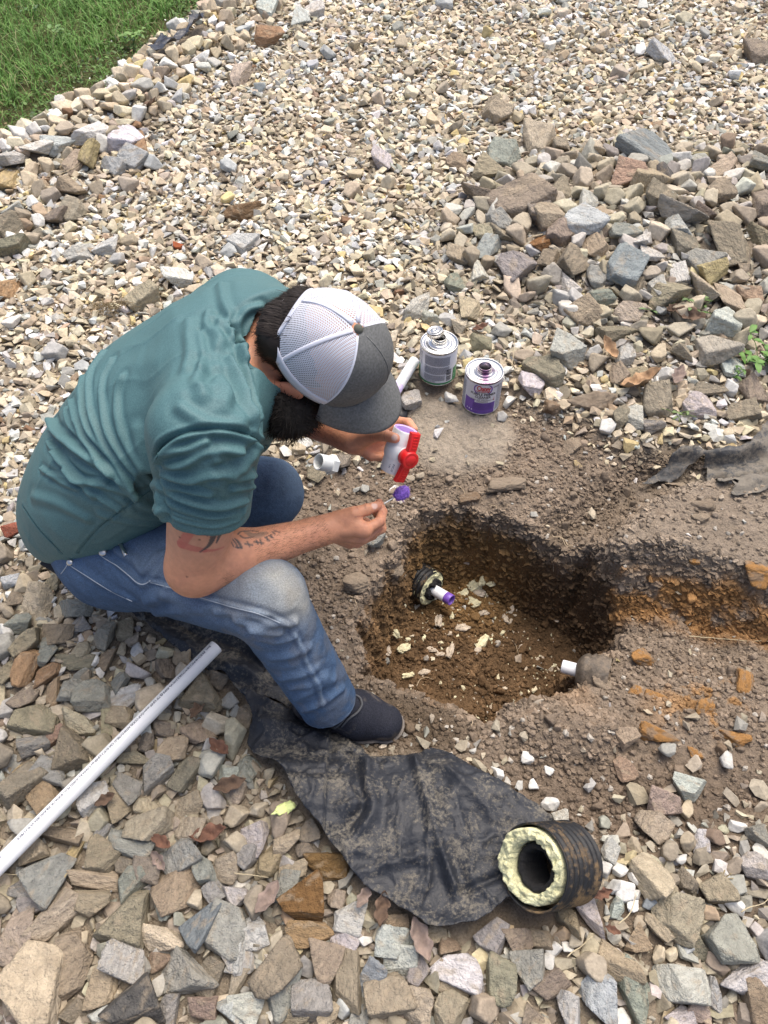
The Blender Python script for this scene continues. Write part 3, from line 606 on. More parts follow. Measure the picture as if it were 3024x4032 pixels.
kept = []
HS_REST = sorted(HS, key=lambda e: -e[2]*e[3])[300:]
for i, e in enumerate(order):
    if e not in HS_REST: kept.append(e)
for i, e in enumerate(kept): place_stone(*e, k=i*7+int(e[0]) % 5)

# ---- the countless small ones: one object
def scatter(n, rfun, region, seed, occ):
    """dart throwing with a cell grid; rfun(P)->radius (0: nothing)"""
    rs = np.random.RandomState(seed); P = np.column_stack([rs.uniform(region[0], region[1], n), rs.uniform(region[2], region[3], n)])
    r = rfun(P, rs); ok = r > 0; P, r = P[ok], r[ok]; o = np.argsort(-r); out = []
    cs = .05; 
    for i in o:
        x, y = P[i]; ri = r[i]; cx, cy = int(math.floor(x/cs)), int(math.floor(y/cs)); bad = False; m = int(math.ceil((ri+.07)/cs)) if False else 2
        for a in range(cx-m, cx+m+1):
            for b in range(cy-m, cy+m+1):
                for (qx, qy, qr) in occ.get((a, b), ()):
                    if (qx-x)**2+(qy-y)**2 < (.80*(qr+ri))**2: bad = True; break
                if bad: break
            if bad: break
        if bad: continue
        occ.setdefault((cx, cy), []).append((x, y, ri)); out.append((x, y, ri))
    return np.array(out)
occ = {}
for s in STONES:
    o = s[0]; r = s[7]*(.5+.5*s[8])*.85
    if r > .05:                                       # big ones: several discs
        for t in np.linspace(-.5, .5, 3):
            x = o.location.x+math.cos(o.rotation_euler.z)*s[7]*t; y = o.location.y+math.sin(o.rotation_euler.z)*s[7]*t
            occ.setdefault((int(math.floor(x/.05)), int(math.floor(y/.05))), []).append((x, y, s[7]*s[8]*.75))
    else: occ.setdefault((int(math.floor(o.location.x/.05)), int(math.floor(o.location.y/.05))), []).append((o.location.x, o.location.y, r))
_hp = G(2750, 950)[:2]
def classes(P):
    Wp = warp(P, .05, 3.5, 91); sD = poly_sd(Wp, DIRT); sG = poly_sd(warp(P, .05, 5, 92), GRASS)
    heap = ((Wp[:, 0]-_hp[0])/.95)**2+((Wp[:, 1]-_hp[1])/.62)**2
    bank = (sG < .42)
    bottom = P[:, 1] < .88+.25*P[:, 0]*(P[:, 0] > 0)+.5*(P[:, 0] < -.35)*0
    return sD, sG, heap, bank, bottom
def r_big(P, rs):
    sD, sG, heap, bank, bottom = classes(P); n = len(P); u = rs.rand(n)
    r = np.where(heap < 1, rs.uniform(.019, .038, n), 0); r = np.where(bank, rs.uniform(.018, .036, n), r)
    r = np.where(bottom & (r == 0), rs.uniform(.015, .033, n), r)
    r = np.where((r == 0) & (u < .015), rs.uniform(.022, .034, n), r)
    r[(sD < .01) & (u > .0)] = 0; r[(sG < .02)] = 0
    return r
def r_mid(P, rs):
    sD, sG, heap, bank, bottom = classes(P); n = len(P); u = rs.rand(n); r = .0065+.0120*rs.rand(n)**1.9
    left = sstep(-.3, -.8, P[:, 0])*(P[:, 1] < 1.6)
    r = r*(1-.15*left)
    r[(sD < 0) & (u > sstep(-.06, .0, sD)*.4+.001)] = 0
    low = (P[:, 0] > .2) & (P[:, 1] < .72) & (sD < 0); r = np.where(low & (u < .045), rs.uniform(.006, .02, n), r)
    r[(sG < -.05) | ((sG < .05) & (u > .3))] = 0
    return r
def r_sml(P, rs):
    sD, sG, heap, bank, bottom = classes(P); n = len(P); u = rs.rand(n); r = rs.uniform(.004, .0095, n)
    r[(P[:, 1] > 3.2)] = 0
    r[(sD < 0) & (u > sstep(-.10, .02, sD)*.4+.010)] = 0
    r[(sG < -.02) | ((sG < .08) & (u > .3))] = 0
    return r
def pick_cols(P, rs, greyness):
    keys = ['t', 'T', 'n', 'g', 'w', 's', 'o', 'p', 'y', 'D', 'O', 'W']; n = len(P)
    w = np.array([.30, .25, .13, .11, .13, .05, .018, .010, .02, .004, .001, .02]); w /= w.sum()
    k = rs.choice(len(keys), n, p=w); c = np.array([PAL[q] for q in keys])[k]
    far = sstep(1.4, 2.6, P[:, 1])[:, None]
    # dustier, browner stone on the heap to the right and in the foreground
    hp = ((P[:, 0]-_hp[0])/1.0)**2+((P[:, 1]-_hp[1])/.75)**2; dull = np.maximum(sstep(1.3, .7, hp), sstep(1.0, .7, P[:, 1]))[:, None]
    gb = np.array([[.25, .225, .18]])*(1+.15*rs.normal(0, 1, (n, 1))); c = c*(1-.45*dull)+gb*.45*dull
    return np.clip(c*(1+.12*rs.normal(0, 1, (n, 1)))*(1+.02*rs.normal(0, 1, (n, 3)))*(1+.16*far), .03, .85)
def bake(name, S, lvl, seed, m, zoff=.45, flatz=(.5, .8), cols=None, smooth=False, zf=None, gn=.0, asp=None, nlib=24, soft=0):
    rs = np.random.RandomState(seed); lib = [rock_shape(seed*31+k, lvl, .03 if lvl > 2 else .0, asp or [(1, .74, .55), (1, .6, .5), (1, .85, .45), (1, .9, .7)][k % 4], 6, soft) for k in range(nlib)]
    n = len(S); k = rs.randint(0, nlib, n); F0 = lib[0][1]; nv = len(lib[0][0]); LV = np.array([l[0] for l in lib])
    ax, ay = rs.uniform(-.55, .55, n), rs.uniform(-.55, .55, n); az = rs.uniform(0, 6.283, n)
    cx, sx, cy, sy, cz, sz = np.cos(ax), np.sin(ax), np.cos(ay), np.sin(ay), np.cos(az), np.sin(az)
    R = np.empty((n, 3, 3)); R[:, 0, 0] = cz*cy; R[:, 0, 1] = cz*sy*sx-sz*cx; R[:, 0, 2] = cz*sy*cx+sz*sx
    R[:, 1, 0] = sz*cy; R[:, 1, 1] = sz*sy*sx+cz*cx; R[:, 1, 2] = sz*sy*cx-cz*sx; R[:, 2, 0] = -sy; R[:, 2, 1] = cy*sx; R[:, 2, 2] = cy*cx
    V = LV[k]*(S[:, 2]*1.16)[:, None, None]*np.stack([np.ones(n), rs.uniform(.85, 1.1, n), rs.uniform(*flatz, n)*1.5], 1)[:, None, :]
    V = np.einsum('nij,nvj->nvi', R, V)
    g = gz(S[:, 0], S[:, 1]) if zf is None else zf(S)
    V += np.stack([S[:, 0], S[:, 1], g+S[:, 2]*zoff], 1)[:, None, :]
    Fx = (F0[None]+(np.arange(n)*nv)[:, None, None]).reshape(-1, 3)
    if cols is None: cols = pick_cols(S[:, :2], rs, 0)
    C = np.repeat(cols, nv, axis=0)
    return mesh_np(name, V.reshape(-1, 3), Fx, m, smooth, C)
def hull(seed, npt, asp):
    rs = np.random.RandomState(seed); P = rs.uniform(-1, 1, (npt*3, 3)); P = P/(np.abs(P)**3).sum(1)[:, None]**(1/3)*rs.uniform(.82, 1, (npt*3, 1)); P = P[:npt]*np.array(asp)
    bm = bmesh.new(); vs = [bm.verts.new(p) for p in P]; bmesh.ops.convex_hull(bm, input=vs); bmesh.ops.delete(bm, geom=[v for v in bm.verts if not v.link_faces], context='VERTS'); bmesh.ops.triangulate(bm, faces=bm.faces)
    bm.verts.index_update(); V = np.array([v.co[:] for v in bm.verts]); F = np.array([[v.index for v in f.verts] for f in bm.faces]); bm.free(); V -= (V.max(0)+V.min(0))/2; V /= (V.max(0)-V.min(0)).max()/2
    return V, F
def bake_hull(name, S, seed, m, zoff, npt, cols=None, nlib=60):
    rs = np.random.RandomState(seed); n = len(S); k = rs.randint(0, nlib, n); cols = pick_cols(S[:, :2], rs, 0) if cols is None else cols
    g = gz(S[:, 0], S[:, 1]); VV, FF, CC = [], [], []; off = 0
    for q in range(nlib):
        V0, F0 = hull(seed*97+q, npt, [(1, .74, .5), (1, .6, .42), (1, .85, .38), (1, .9, .62), (1, .5, .3)][q % 5]); i = np.nonzero(k == q)[0]; c = len(i)
        if not c: continue
        ax, ay, az = rs.uniform(-.6, .6, c), rs.uniform(-.6, .6, c), rs.uniform(0, 6.283, c); cx, sx, cy, sy, cz, sz = np.cos(ax), np.sin(ax), np.cos(ay), np.sin(ay), np.cos(az), np.sin(az)
        R = np.empty((c, 3, 3)); R[:, 0, 0] = cz*cy; R[:, 0, 1] = cz*sy*sx-sz*cx; R[:, 0, 2] = cz*sy*cx+sz*sx
        R[:, 1, 0] = sz*cy; R[:, 1, 1] = sz*sy*sx+cz*cx; R[:, 1, 2] = sz*sy*cx-cz*sx; R[:, 2, 0] = -sy; R[:, 2, 1] = cy*sx; R[:, 2, 2] = cy*cx
        V = np.einsum('nij,vj->nvi', R, V0)*(S[i, 2]*1.25)[:, None, None]+np.stack([S[i, 0], S[i, 1], g[i]+S[i, 2]*zoff], 1)[:, None, :]; nv = len(V0)
        VV.append(V.reshape(-1, 3)); FF.append((F0[None]+(np.arange(c)*nv)[:, None, None]).reshape(-1, 3)+off); CC.append(np.repeat(cols[i], nv, axis=0)); off += c*nv
    return mesh_np(name, np.concatenate(VV), np.concatenate(FF), m, False, np.concatenate(CC))
t0 = time.time()
REG = (-2.5, 2.6, .02, 5.9)
REST = []
for e in HS_REST:
    p = on_ground(e[0], e[1], .02); d = GS(e[0], e[1], p[2]); REST.append((p[0], p[1], .5*(e[2]*.6+e[3]*.5)*d/FPX))
    occ.setdefault((int(math.floor(p[0]/.05)), int(math.floor(p[1]/.05))), []).append(REST[-1])
S1 = scatter(26000, r_big, REG, 11, occ); print('big', len(S1), time.time()-t0)
S2 = scatter(150000, r_mid, REG, 12, occ); print('mid', len(S2), time.time()-t0)
S3 = scatter(75000, r_sml, (-1.6, 1.8, .02, 3.0), 13, occ); print('small', len(S3), time.time()-t0)
# a lower layer that fills the gaps
rs4 = np.random.RandomState(14); S4 = np.column_stack([rs4.uniform(-2.3, 2.4, 15000), rs4.uniform(.03, 5.6, 15000), rs4.uniform(.009, .022, 15000)])
sD4 = poly_sd(S4[:, :2], DIRT); sG4 = poly_sd(S4[:, :2], GRASS); S4 = S4[(sD4 > .02) & (sG4 > .04)]
SHS = [SH1, SH2, SH3, SH4]
def off_sheets(S, C=None):
    k = np.ones(len(S), bool)
    for q in SHS: k &= poly_sd(S[:, :2], q) > S[:, 2]*.75
    for c_, r_ in ((pA, .0), (bc, .085)): k &= np.hypot(S[:, 0]-c_[0], S[:, 1]-c_[1]) > r_
    for cx_, cy_ in CANS: k &= np.hypot(S[:, 0]-cx_, S[:, 1]-cy_) > .057+S[:, 2]
    return k
S1, S2, S3 = S1[off_sheets(S1)], S2[off_sheets(S2)], S3[off_sheets(S3)]
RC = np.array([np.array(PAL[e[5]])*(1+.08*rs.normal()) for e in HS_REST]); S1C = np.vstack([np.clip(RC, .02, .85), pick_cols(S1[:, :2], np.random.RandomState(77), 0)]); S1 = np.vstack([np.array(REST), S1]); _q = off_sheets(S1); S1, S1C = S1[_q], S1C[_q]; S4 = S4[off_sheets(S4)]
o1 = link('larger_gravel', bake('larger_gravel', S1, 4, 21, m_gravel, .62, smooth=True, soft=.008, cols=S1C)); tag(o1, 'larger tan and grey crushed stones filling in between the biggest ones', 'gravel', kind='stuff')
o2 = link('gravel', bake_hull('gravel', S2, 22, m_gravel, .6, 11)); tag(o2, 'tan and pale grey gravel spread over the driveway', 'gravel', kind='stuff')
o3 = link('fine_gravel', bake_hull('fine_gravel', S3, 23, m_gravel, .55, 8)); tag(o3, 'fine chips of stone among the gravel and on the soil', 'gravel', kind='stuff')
o4 = link('buried_gravel', bake_hull('buried_gravel', S4, 24, m_gravel, .1, 9)); tag(o4, 'lowest layer of gravel seen in the gaps between stones', 'gravel', kind='stuff')

# ---- crumbs of soil
m_crumb = mat('soil_crumbs', rough=.97, spec=.1, attr='Col', noise=[(150, .8, 1.2, 4)], bump=[(220, .004, .6)])
def crumbs(n, region, lo, hi, seed, pw=2.5):
    rs = np.random.RandomState(seed); P = np.column_stack([rs.uniform(region[0], region[1], n), rs.uniform(region[2], region[3], n)])
    z, R = height(P); keep = (R['sdD'] < .02) & (rs.rand(n) < .35+.65*sstep(-.2, .25, fbm(np.column_stack([P, P[:, 0]*0]), 6, 3, 81))) & (R['pk'] < .4) & ((R['bl'] > -.02) | (rs.rand(n) < .45))
    slope = np.abs(gz(P[:, 0]+.01, P[:, 1])-gz(P[:, 0]-.01, P[:, 1]))+np.abs(gz(P[:, 0], P[:, 1]+.01)-gz(P[:, 0], P[:, 1]-.01))
    keep &= slope < .035
    P = P[keep]; r = lo+(hi-lo)*rs.rand(len(P))**pw; zz = gz(P[:, 0], P[:, 1]); Rk = {k: (v[keep] if isinstance(v, np.ndarray) else v) for k, v in R.items()}
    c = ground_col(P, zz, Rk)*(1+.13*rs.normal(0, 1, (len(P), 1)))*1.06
    lt = rs.rand(len(P)) < .04*(1-Rk['hole']*.6); c[lt] = np.array([.42, .385, .33])*(1+.1*rs.normal(0, 1, (lt.sum(), 1)))
    return np.column_stack([P, r]), np.clip(c, .01, .85)
SC1, CC1 = crumbs(60000, (-.30, 1.75, .22, 1.72), .0016, .0070, 31)
o5 = link('soil_crumbs', bake('soil_crumbs', SC1, 1, 33, m_crumb, .3, (.6, 1.0), CC1)); tag(o5, 'loose crumbs of dug soil scattered round and inside the hole', 'soil', kind='stuff')
SC2, CC2 = crumbs(1100, (-.25, 1.7, .25, 1.68), .005, .014, 32, 3.5)
_kk = off_sheets(SC2); SC2, CC2 = SC2[_kk], CC2[_kk]; _kk = off_sheets(SC1); SC1, CC1 = SC1[_kk], CC1[_kk]
o6 = link('soil_lumps', bake('soil_lumps', SC2, 3, 34, m_crumb, .25, (.6, 1.0), CC2, smooth=True, asp=(1, .85, .7), soft=.08)); tag(o6, 'lumps of dug soil round the hole', 'soil', kind='stuff')
# crumbs and clods clinging to the walls of the hole, the trench and the scarp
def wall_crumbs(n, lo, hi, seed):
    rs = np.random.RandomState(seed); P = np.column_stack([rs.uniform(-.25, 1.6, n), rs.uniform(.5, 1.6, n)]); sl = np.abs(gz(P[:, 0]+.006, P[:, 1])-gz(P[:, 0]-.006, P[:, 1]))+np.abs(gz(P[:, 0], P[:, 1]+.006)-gz(P[:, 0], P[:, 1]-.006))
    k = (sl > .012) & (rs.rand(n) < .15+.85*sstep(-.15, .2, fbm(np.column_stack([P, gz(P[:, 0], P[:, 1])*1.5]), 16, 3, 83))); P = P[k]; z, R = height(P); k = R['sdD'] < .02; P = P[k]; R = {q: (v[k] if isinstance(v, np.ndarray) else v) for q, v in R.items()}
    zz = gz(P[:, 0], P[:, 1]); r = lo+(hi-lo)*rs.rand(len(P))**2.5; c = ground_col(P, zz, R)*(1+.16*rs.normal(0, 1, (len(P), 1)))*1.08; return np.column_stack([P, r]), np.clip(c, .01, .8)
SC3, CC3 = wall_crumbs(420000, .002, .010, 35); print('wall crumbs', len(SC3))
o7 = link('wall_crumbs', bake_hull('wall_crumbs', SC3, 36, m_crumb, .2, 9, CC3)); tag(o7, 'crumbs of soil clinging to the walls of the hole and the scarp', 'soil', kind='stuff')
print('stones done', time.time()-t0)
# ================================================================ PIPES, CANS AND TOOLS
m_pvc = mat('white_pvc', (.84, .85, .86), rough=.32, spec=.5, noise=[(30, .97, 1.02, 3)])
m_pvcb = mat('grey_white_pvc', (.66, .69, .69), rough=.4, spec=.45)
m_purple = mat('purple_primer', (.21, .10, .50), rough=.38, noise=[(60, .85, 1.12, 3)])
m_stain = mat('pale_purple_stain', (.58, .50, .74), rough=.35)
m_ink = mat('grey_print', (.16, .17, .21), rough=.6)
m_black = mat('black_print', (.02, .02, .025), rough=.5); m_redp = mat('red_print', (.55, .02, .03), rough=.4)
m_redpl = mat('red_plastic', (.72, .018, .020), rough=.36, spec=.5)
m_tinp = mat('can_tin', (.60, .60, .59), rough=.25, metal=1.0, noise=[(50, .85, 1.08, 4)], bump=[(26, .004, .25)])
m_dark = mat('dark_inside', (.006, .006, .007), rough=.6)
m_label = mat('white_label', (.70, .71, .77), rough=.38, spec=.5, noise=[(12, .95, 1.03, 3)])
m_blackpl = mat('black_corrugated', rough=.5, spec=.4, extra=mud_film((.014, .015, .017), (.20, .135, .070), .80, .6), bump=[(60, .004, .4)])
m_foam = mat('yellow_foam', (.84, .82, .50), rough=.95, noise=[(55, .72, 1.12, 6), (14, .82, 1.1, 3), (200, .8, 1.1, 3)], bump=[(70, .008, .7), (240, .004, .8)])
m_foamb = mat('black_foam', (.012, .012, .013), rough=.95, bump=[(120, .005, .8)])
def text2d(s, size, bold=False, spacing=1.0, heavy=0.0):
    cu = bpy.data.curves.new('lettering', 'FONT'); cu.body = s; cu.size = size; cu.align_x = 'LEFT'; cu.resolution_u = 3; cu.space_character = spacing
    cu.offset = size*(.022 if bold else 0)+heavy
    o = bpy.data.objects.new('lettering', cu); COL.objects.link(o); dg = bpy.context.evaluated_depsgraph_get(); e = o.evaluated_get(dg); me = e.to_mesh()
    V = np.array([v.co[:] for v in me.vertices]) if len(me.vertices) else np.zeros((0, 3)); F = [tuple(p.vertices) for p in me.polygons]
    e.to_mesh_clear(); bpy.data.objects.remove(o); bpy.data.curves.remove(cu); return V, F
def pipe(name, A, B_, R, r, m, par=None, n=40):
    A = np.asarray(A, float); B_ = np.asarray(B_, float); d = B_-A; L = np.linalg.norm(d)
    V, F = lathe([(r, L*.5), (r, .0008), (r+.0006, 0), (R-.0006, 0), (R, .0008), (R, L*.5), (R, L-.0008), (R-.0006, L), (r+.0006, L), (r, L-.0008)], A, d, n, closed=True)
    mb = MB(); mb.add(V, F); return link(name, mb.mesh(name, m), par)
# ---- the long white pipe
pA = G(852, 2545, .058); pB0 = G(0, 3404, .066); pdir = (pB0-pA)/np.linalg.norm(pB0-pA); pB = pA+pdir*1.12
long_pipe = empty('pvc_pipe', pA); tag(long_pipe, 'long straight white pipe with printed line lying on the stones at the lower left', 'pipe', 'white pipes')
pp = pipe('tube', pA, pB, .0167, .0133, m_pvc, long_pipe, 56)
e_up = np.array([0, 0, 1.0]); e_up -= pdir*(e_up@pdir); e_up /= np.linalg.norm(e_up); e_side = np.cross(pdir, e_up)
if e_side@cv(1, -1, 0) < 0: e_side = -e_side               # towards the lower right
mb = MB(); x = .012
for s, gap in (('5mm', .004), ('IPS SCH 40 PVC1120 POTABLE 3100 kPa 450PSI @ 73F (c)NSF us-pw-G-UP CODE) ASTM D1785-21 CSA B137.3 (c)NSF-pw CANVULC-S10022 F510 / SDR26 DK 25JUN20 0654 3A 9L-H PIECE', .010), ('|||||||||||', .012), ('BUNDLE', .008), ('||||||||||||||', .016), ('MADE IN USA for IPEX USA LLC', .02)):
    V, F = text2d(s, .0074, False, .86, .00028)
    if not len(V): continue
    w = V[:, 0].max(); phi = math.radians(-12)+(V[:, 1]-.002)/.0169
    P = pA+pdir[None]*(x+V[:, 0])[:, None]+.01695*(np.sin(phi)[:, None]*e_side+np.cos(phi)[:, None]*e_up); mb.add(P, F); x += w+gap
link('printed_line', mb.mesh('printed_line', m_ink, False), pp)
# ---- short pipe behind the cap, one end purple
qA = G(1633, 1420, .045); qB = G(1545, 1560, .035); q = qB-qA; qm = qA+q*.72
sp = empty('pvc_pipe', qA); tag(sp, 'short piece of white pipe with purple-tinted end between the cap peak and green-edged can', 'pipe', 'white pipes')
pipe('tube', qA, qm, .0167, .0135, m_pvc, sp); pipe('primed_end', qm+.0002*q, qB, .01675, .0135, m_stain, sp)
# ---- hex adapter
ax = cv(-.72, .12, .68); ax /= np.linalg.norm(ax); mo = WD(1253, 1818, 1.93)
ad = empty('pipe_adapter', mo-ax*.05); tag(ad, 'white threaded adapter with hexagonal collar leaning on a tan stone near the hidden knee', 'pipe fitting')
V, F = lathe([(.0150, -.040), (.0165, -.010), (.0182, -.001), (.0190, 0), (.0202, 0), (.0210, -.001), (.0212, -.030), (.0212, -.036)], mo, ax, 48); mb = MB(); mb.add(V, F); link('socket', mb.mesh('socket', m_pvcb), ad)
V, F = lathe([(.0150, -.052), (.0150, -.034), (.0252, -.034), (.0262, -.036), (.0262, -.050), (.0252, -.052)], mo, ax, 6, closed=True); mb = MB(); mb.add(V, F); link('hex_collar', mb.mesh('hex_collar', m_pvcb, False), ad)
V, F = lathe([(.0, -.045), (.0151, -.045)], mo, ax, 24); mb = MB(); mb.add(V, F); link('bore', mb.mesh('bore', m_pvcb), ad)
# ---- ball valve held in the far hand
vt, vb = WD(1599, 1690, 1.495), WD(1543, 1852, 1.530); va = (vt-vb)/np.linalg.norm(vt-vb); vL = np.linalg.norm(vt-vb); vc = (vt+vb)/2
st = cv(.52, -.20, .83); st -= va*(st@va); st /= np.linalg.norm(st); sx = np.cross(va, st)
valve = empty('ball_valve', vb); tag(valve, 'white plastic ball valve with red T handle held in the far hand', 'valve')
h = vL/2
V, F = lathe([(.0187, -h+.022), (.0187, -h+.0008), (.0195, -h), (.0242, -h), (.0250, -h+.001), (.0250, -h+.027), (.0262, -h+.030), (.0280, -.010), (.0286, 0), (.0280, .010), (.0256, h-.032), (.0246, h-.029), (.0246, h-.001), (.0238, h), (.0195, h), (.0187, h-.0008), (.0187, h-.022)], vc, va, 56)
mb = MB(); mb.add(V, F); vbdy = link('valve_body', mb.mesh('valve_body', m_pvc), valve)
V, F = lathe([(.0186, h-.021), (.0186, h-.0012), (.0196, h+.0003), (.0232, h+.0003)], vc, va, 48); mb = MB(); mb.add(V, F); link('primed_socket', mb.mesh('primed_socket', mat('lilac_primer', (.50, .33, .72), rough=.35)), vbdy)
V, F = lathe([(0, h-.022), (.0187, h-.022)], vc, va, 32); mb = MB(); mb.add(V, F); link('ball', mb.mesh('ball', m_pvcb), vbdy)
V, F = lathe([(.017, .012), (.017, .0285), (.0155, .030)], vc, st, 40); mb = MB(); mb.add(V, F); link('stem_collar', mb.mesh('stem_collar', m_pvc), vbdy)
hub = vc+st*.050
mb = MB(); V, F = lathe([(.0, .0505), (.0110, .0505), (.0117, .0495), (.0122, .0497), (.0165, .0497), (.0173, .049), (.0173, .0280), (.0160, .0270), (.0, .029)], vc, st, 44); mb.add(V, F)
hd = link('handle', mb.mesh('handle', m_redpl), valve)
def wing(sg):
    bm = bmesh.new(); n = 9; rows = []
    for i in range(n):
        t = i/(n-1); y = .004+t*.048; w = .0084+.0018*t; th = .0115-.002*t; z = .039-.006*t**2
        c_ = [(-w, th/2), (-w*.8, th/2+.001), (w*.8, th/2+.001), (w, th/2), (w, -th/2), (-w, -th/2)]
        rows.append([bm.verts.new(tuple(vc+va*sg*y+sx*a+st*(z+b))) for a, b in c_])
    for i in range(n-1):
        for j in range(6): k = (j+1) % 6; bm.faces.new((rows[i][j], rows[i][k], rows[i+1][k], rows[i+1][j]))
    bm.faces.new(rows[0]); bm.faces.new(rows[-1])
    # grip ribs
    for r in range(5):
        y = .024+r*.0056
        for a0, a1 in ((-.0052, .0052),):
            q = [bm.verts.new(tuple(vc+va*sg*(y+dy)+sx*a+st*(.0462-.006*((y-.004)/.048)**2+dz-.001*((y-.004)/.048)))) for a in (a0, a1) for dy in (-.0012, .0012) for dz in (-.001, .0008)]
            for f in ((0, 1, 3, 2), (4, 6, 7, 5), (0, 4, 5, 1), (2, 3, 7, 6), (1, 5, 7, 3)): bm.faces.new([q[i] for i in f])
    bmesh.ops.recalc_face_normals(bm, faces=bm.faces); me = bpy.data.meshes.new('handle_wing'); bm.to_mesh(me); bm.free(); me.materials.append(m_redpl); return me
for sg in (1, -1): link('handle_wing', wing(sg), hd)
def on_cyl(c, a, R, u0, V, F, m, name, par, rot=0, y0=0, x0=0):
    """wrap flat lettering on a cylinder: c centre, a axis (up of the letters), u0 direction the letters face"""
    u0 = u0-a*(u0@a); u0 /= np.linalg.norm(u0); v0 = np.cross(a, u0)
    cr, sr_ = math.cos(rot), math.sin(rot); X = V[:, 0]*cr-V[:, 1]*sr_+x0; Y = V[:, 0]*sr_+V[:, 1]*cr+y0; ph = X/R
    P = c+a[None]*Y[:, None]+R*(np.cos(ph)[:, None]*u0+np.sin(ph)[:, None]*v0); mb = MB(); mb.add(P, F); return link(name, mb.mesh(name, m, False), par)
V, F = text2d('PVC-U', .0056, True); on_cyl(vc, va, .0253, cv(-.10, 0, 1), V, F, m_ink, 'print', vbdy, -math.pi/2, -h+.022, .001)
V, F = text2d('1 IN', .0045, True); on_cyl(vc, va, .0253, cv(-.10, 0, 1), V, F, m_ink, 'print', vbdy, -math.pi/2, -h+.020, -.006)
# ---- swab held in the near hand
sA, sB = WD(1462, 2012, 1.53), WD(1556, 1957, 1.545); sd_dir = (sB-sA)/np.linalg.norm(sB-sA)
swab = empty('swab', sA); tag(swab, 'purple wool swab on a thin wire stem pinched in the near hand', 'swab')
mb = MB(); mb.add(*tube([sA-sd_dir*.02, sA, sB+sd_dir*.008], .0015, 8)); link('wire_stem', mb.mesh('wire_stem', mat('twisted_wire', (.78, .80, .76), rough=.35)), swab)
m_wool = mat('purple_wool', (.27, .14, .60), rough=.95, noise=[(80, .7, 1.25, 4)], bump=[(200, .004, .8)])
V, F = ico(4); fr = frame(sd_dir); q_ = V@np.array([fr[0]*.0135, fr[1]*.0125, fr[2]*.0175]); q_ = q_*(1+.22*fbm(V, 2.6, 4, 5)+.12*np.abs(fbm(V, 7, 3, 6)))[:, None]
wool = link('wool_head', mesh_np('wool_head', q_+sB+sd_dir*.016, F, m_wool), swab)
rsw = np.random.RandomState(4); nrm = V/np.linalg.norm(V, axis=1)[:, None]; mb = MB()
for k in rsw.randint(0, len(V), 420):
    p = q_[k]+sB+sd_dir*.016; d_ = (q_[k]/np.linalg.norm(q_[k]))*.5+rsw.normal(0, .6, 3)+sd_dir*.3; d_ /= np.linalg.norm(d_); L_ = rsw.uniform(.002, .006); s_ = np.cross(d_, rsw.normal(0, 1, 3)); s_ /= np.linalg.norm(s_); s_ *= .00025
    mb.add([p-s_, p+s_, p+d_*L_+s_*.3, p+d_*L_-s_*.3], [(0, 1, 2, 3)])
link('fuzz', mb.mesh('fuzz', m_wool), wool)
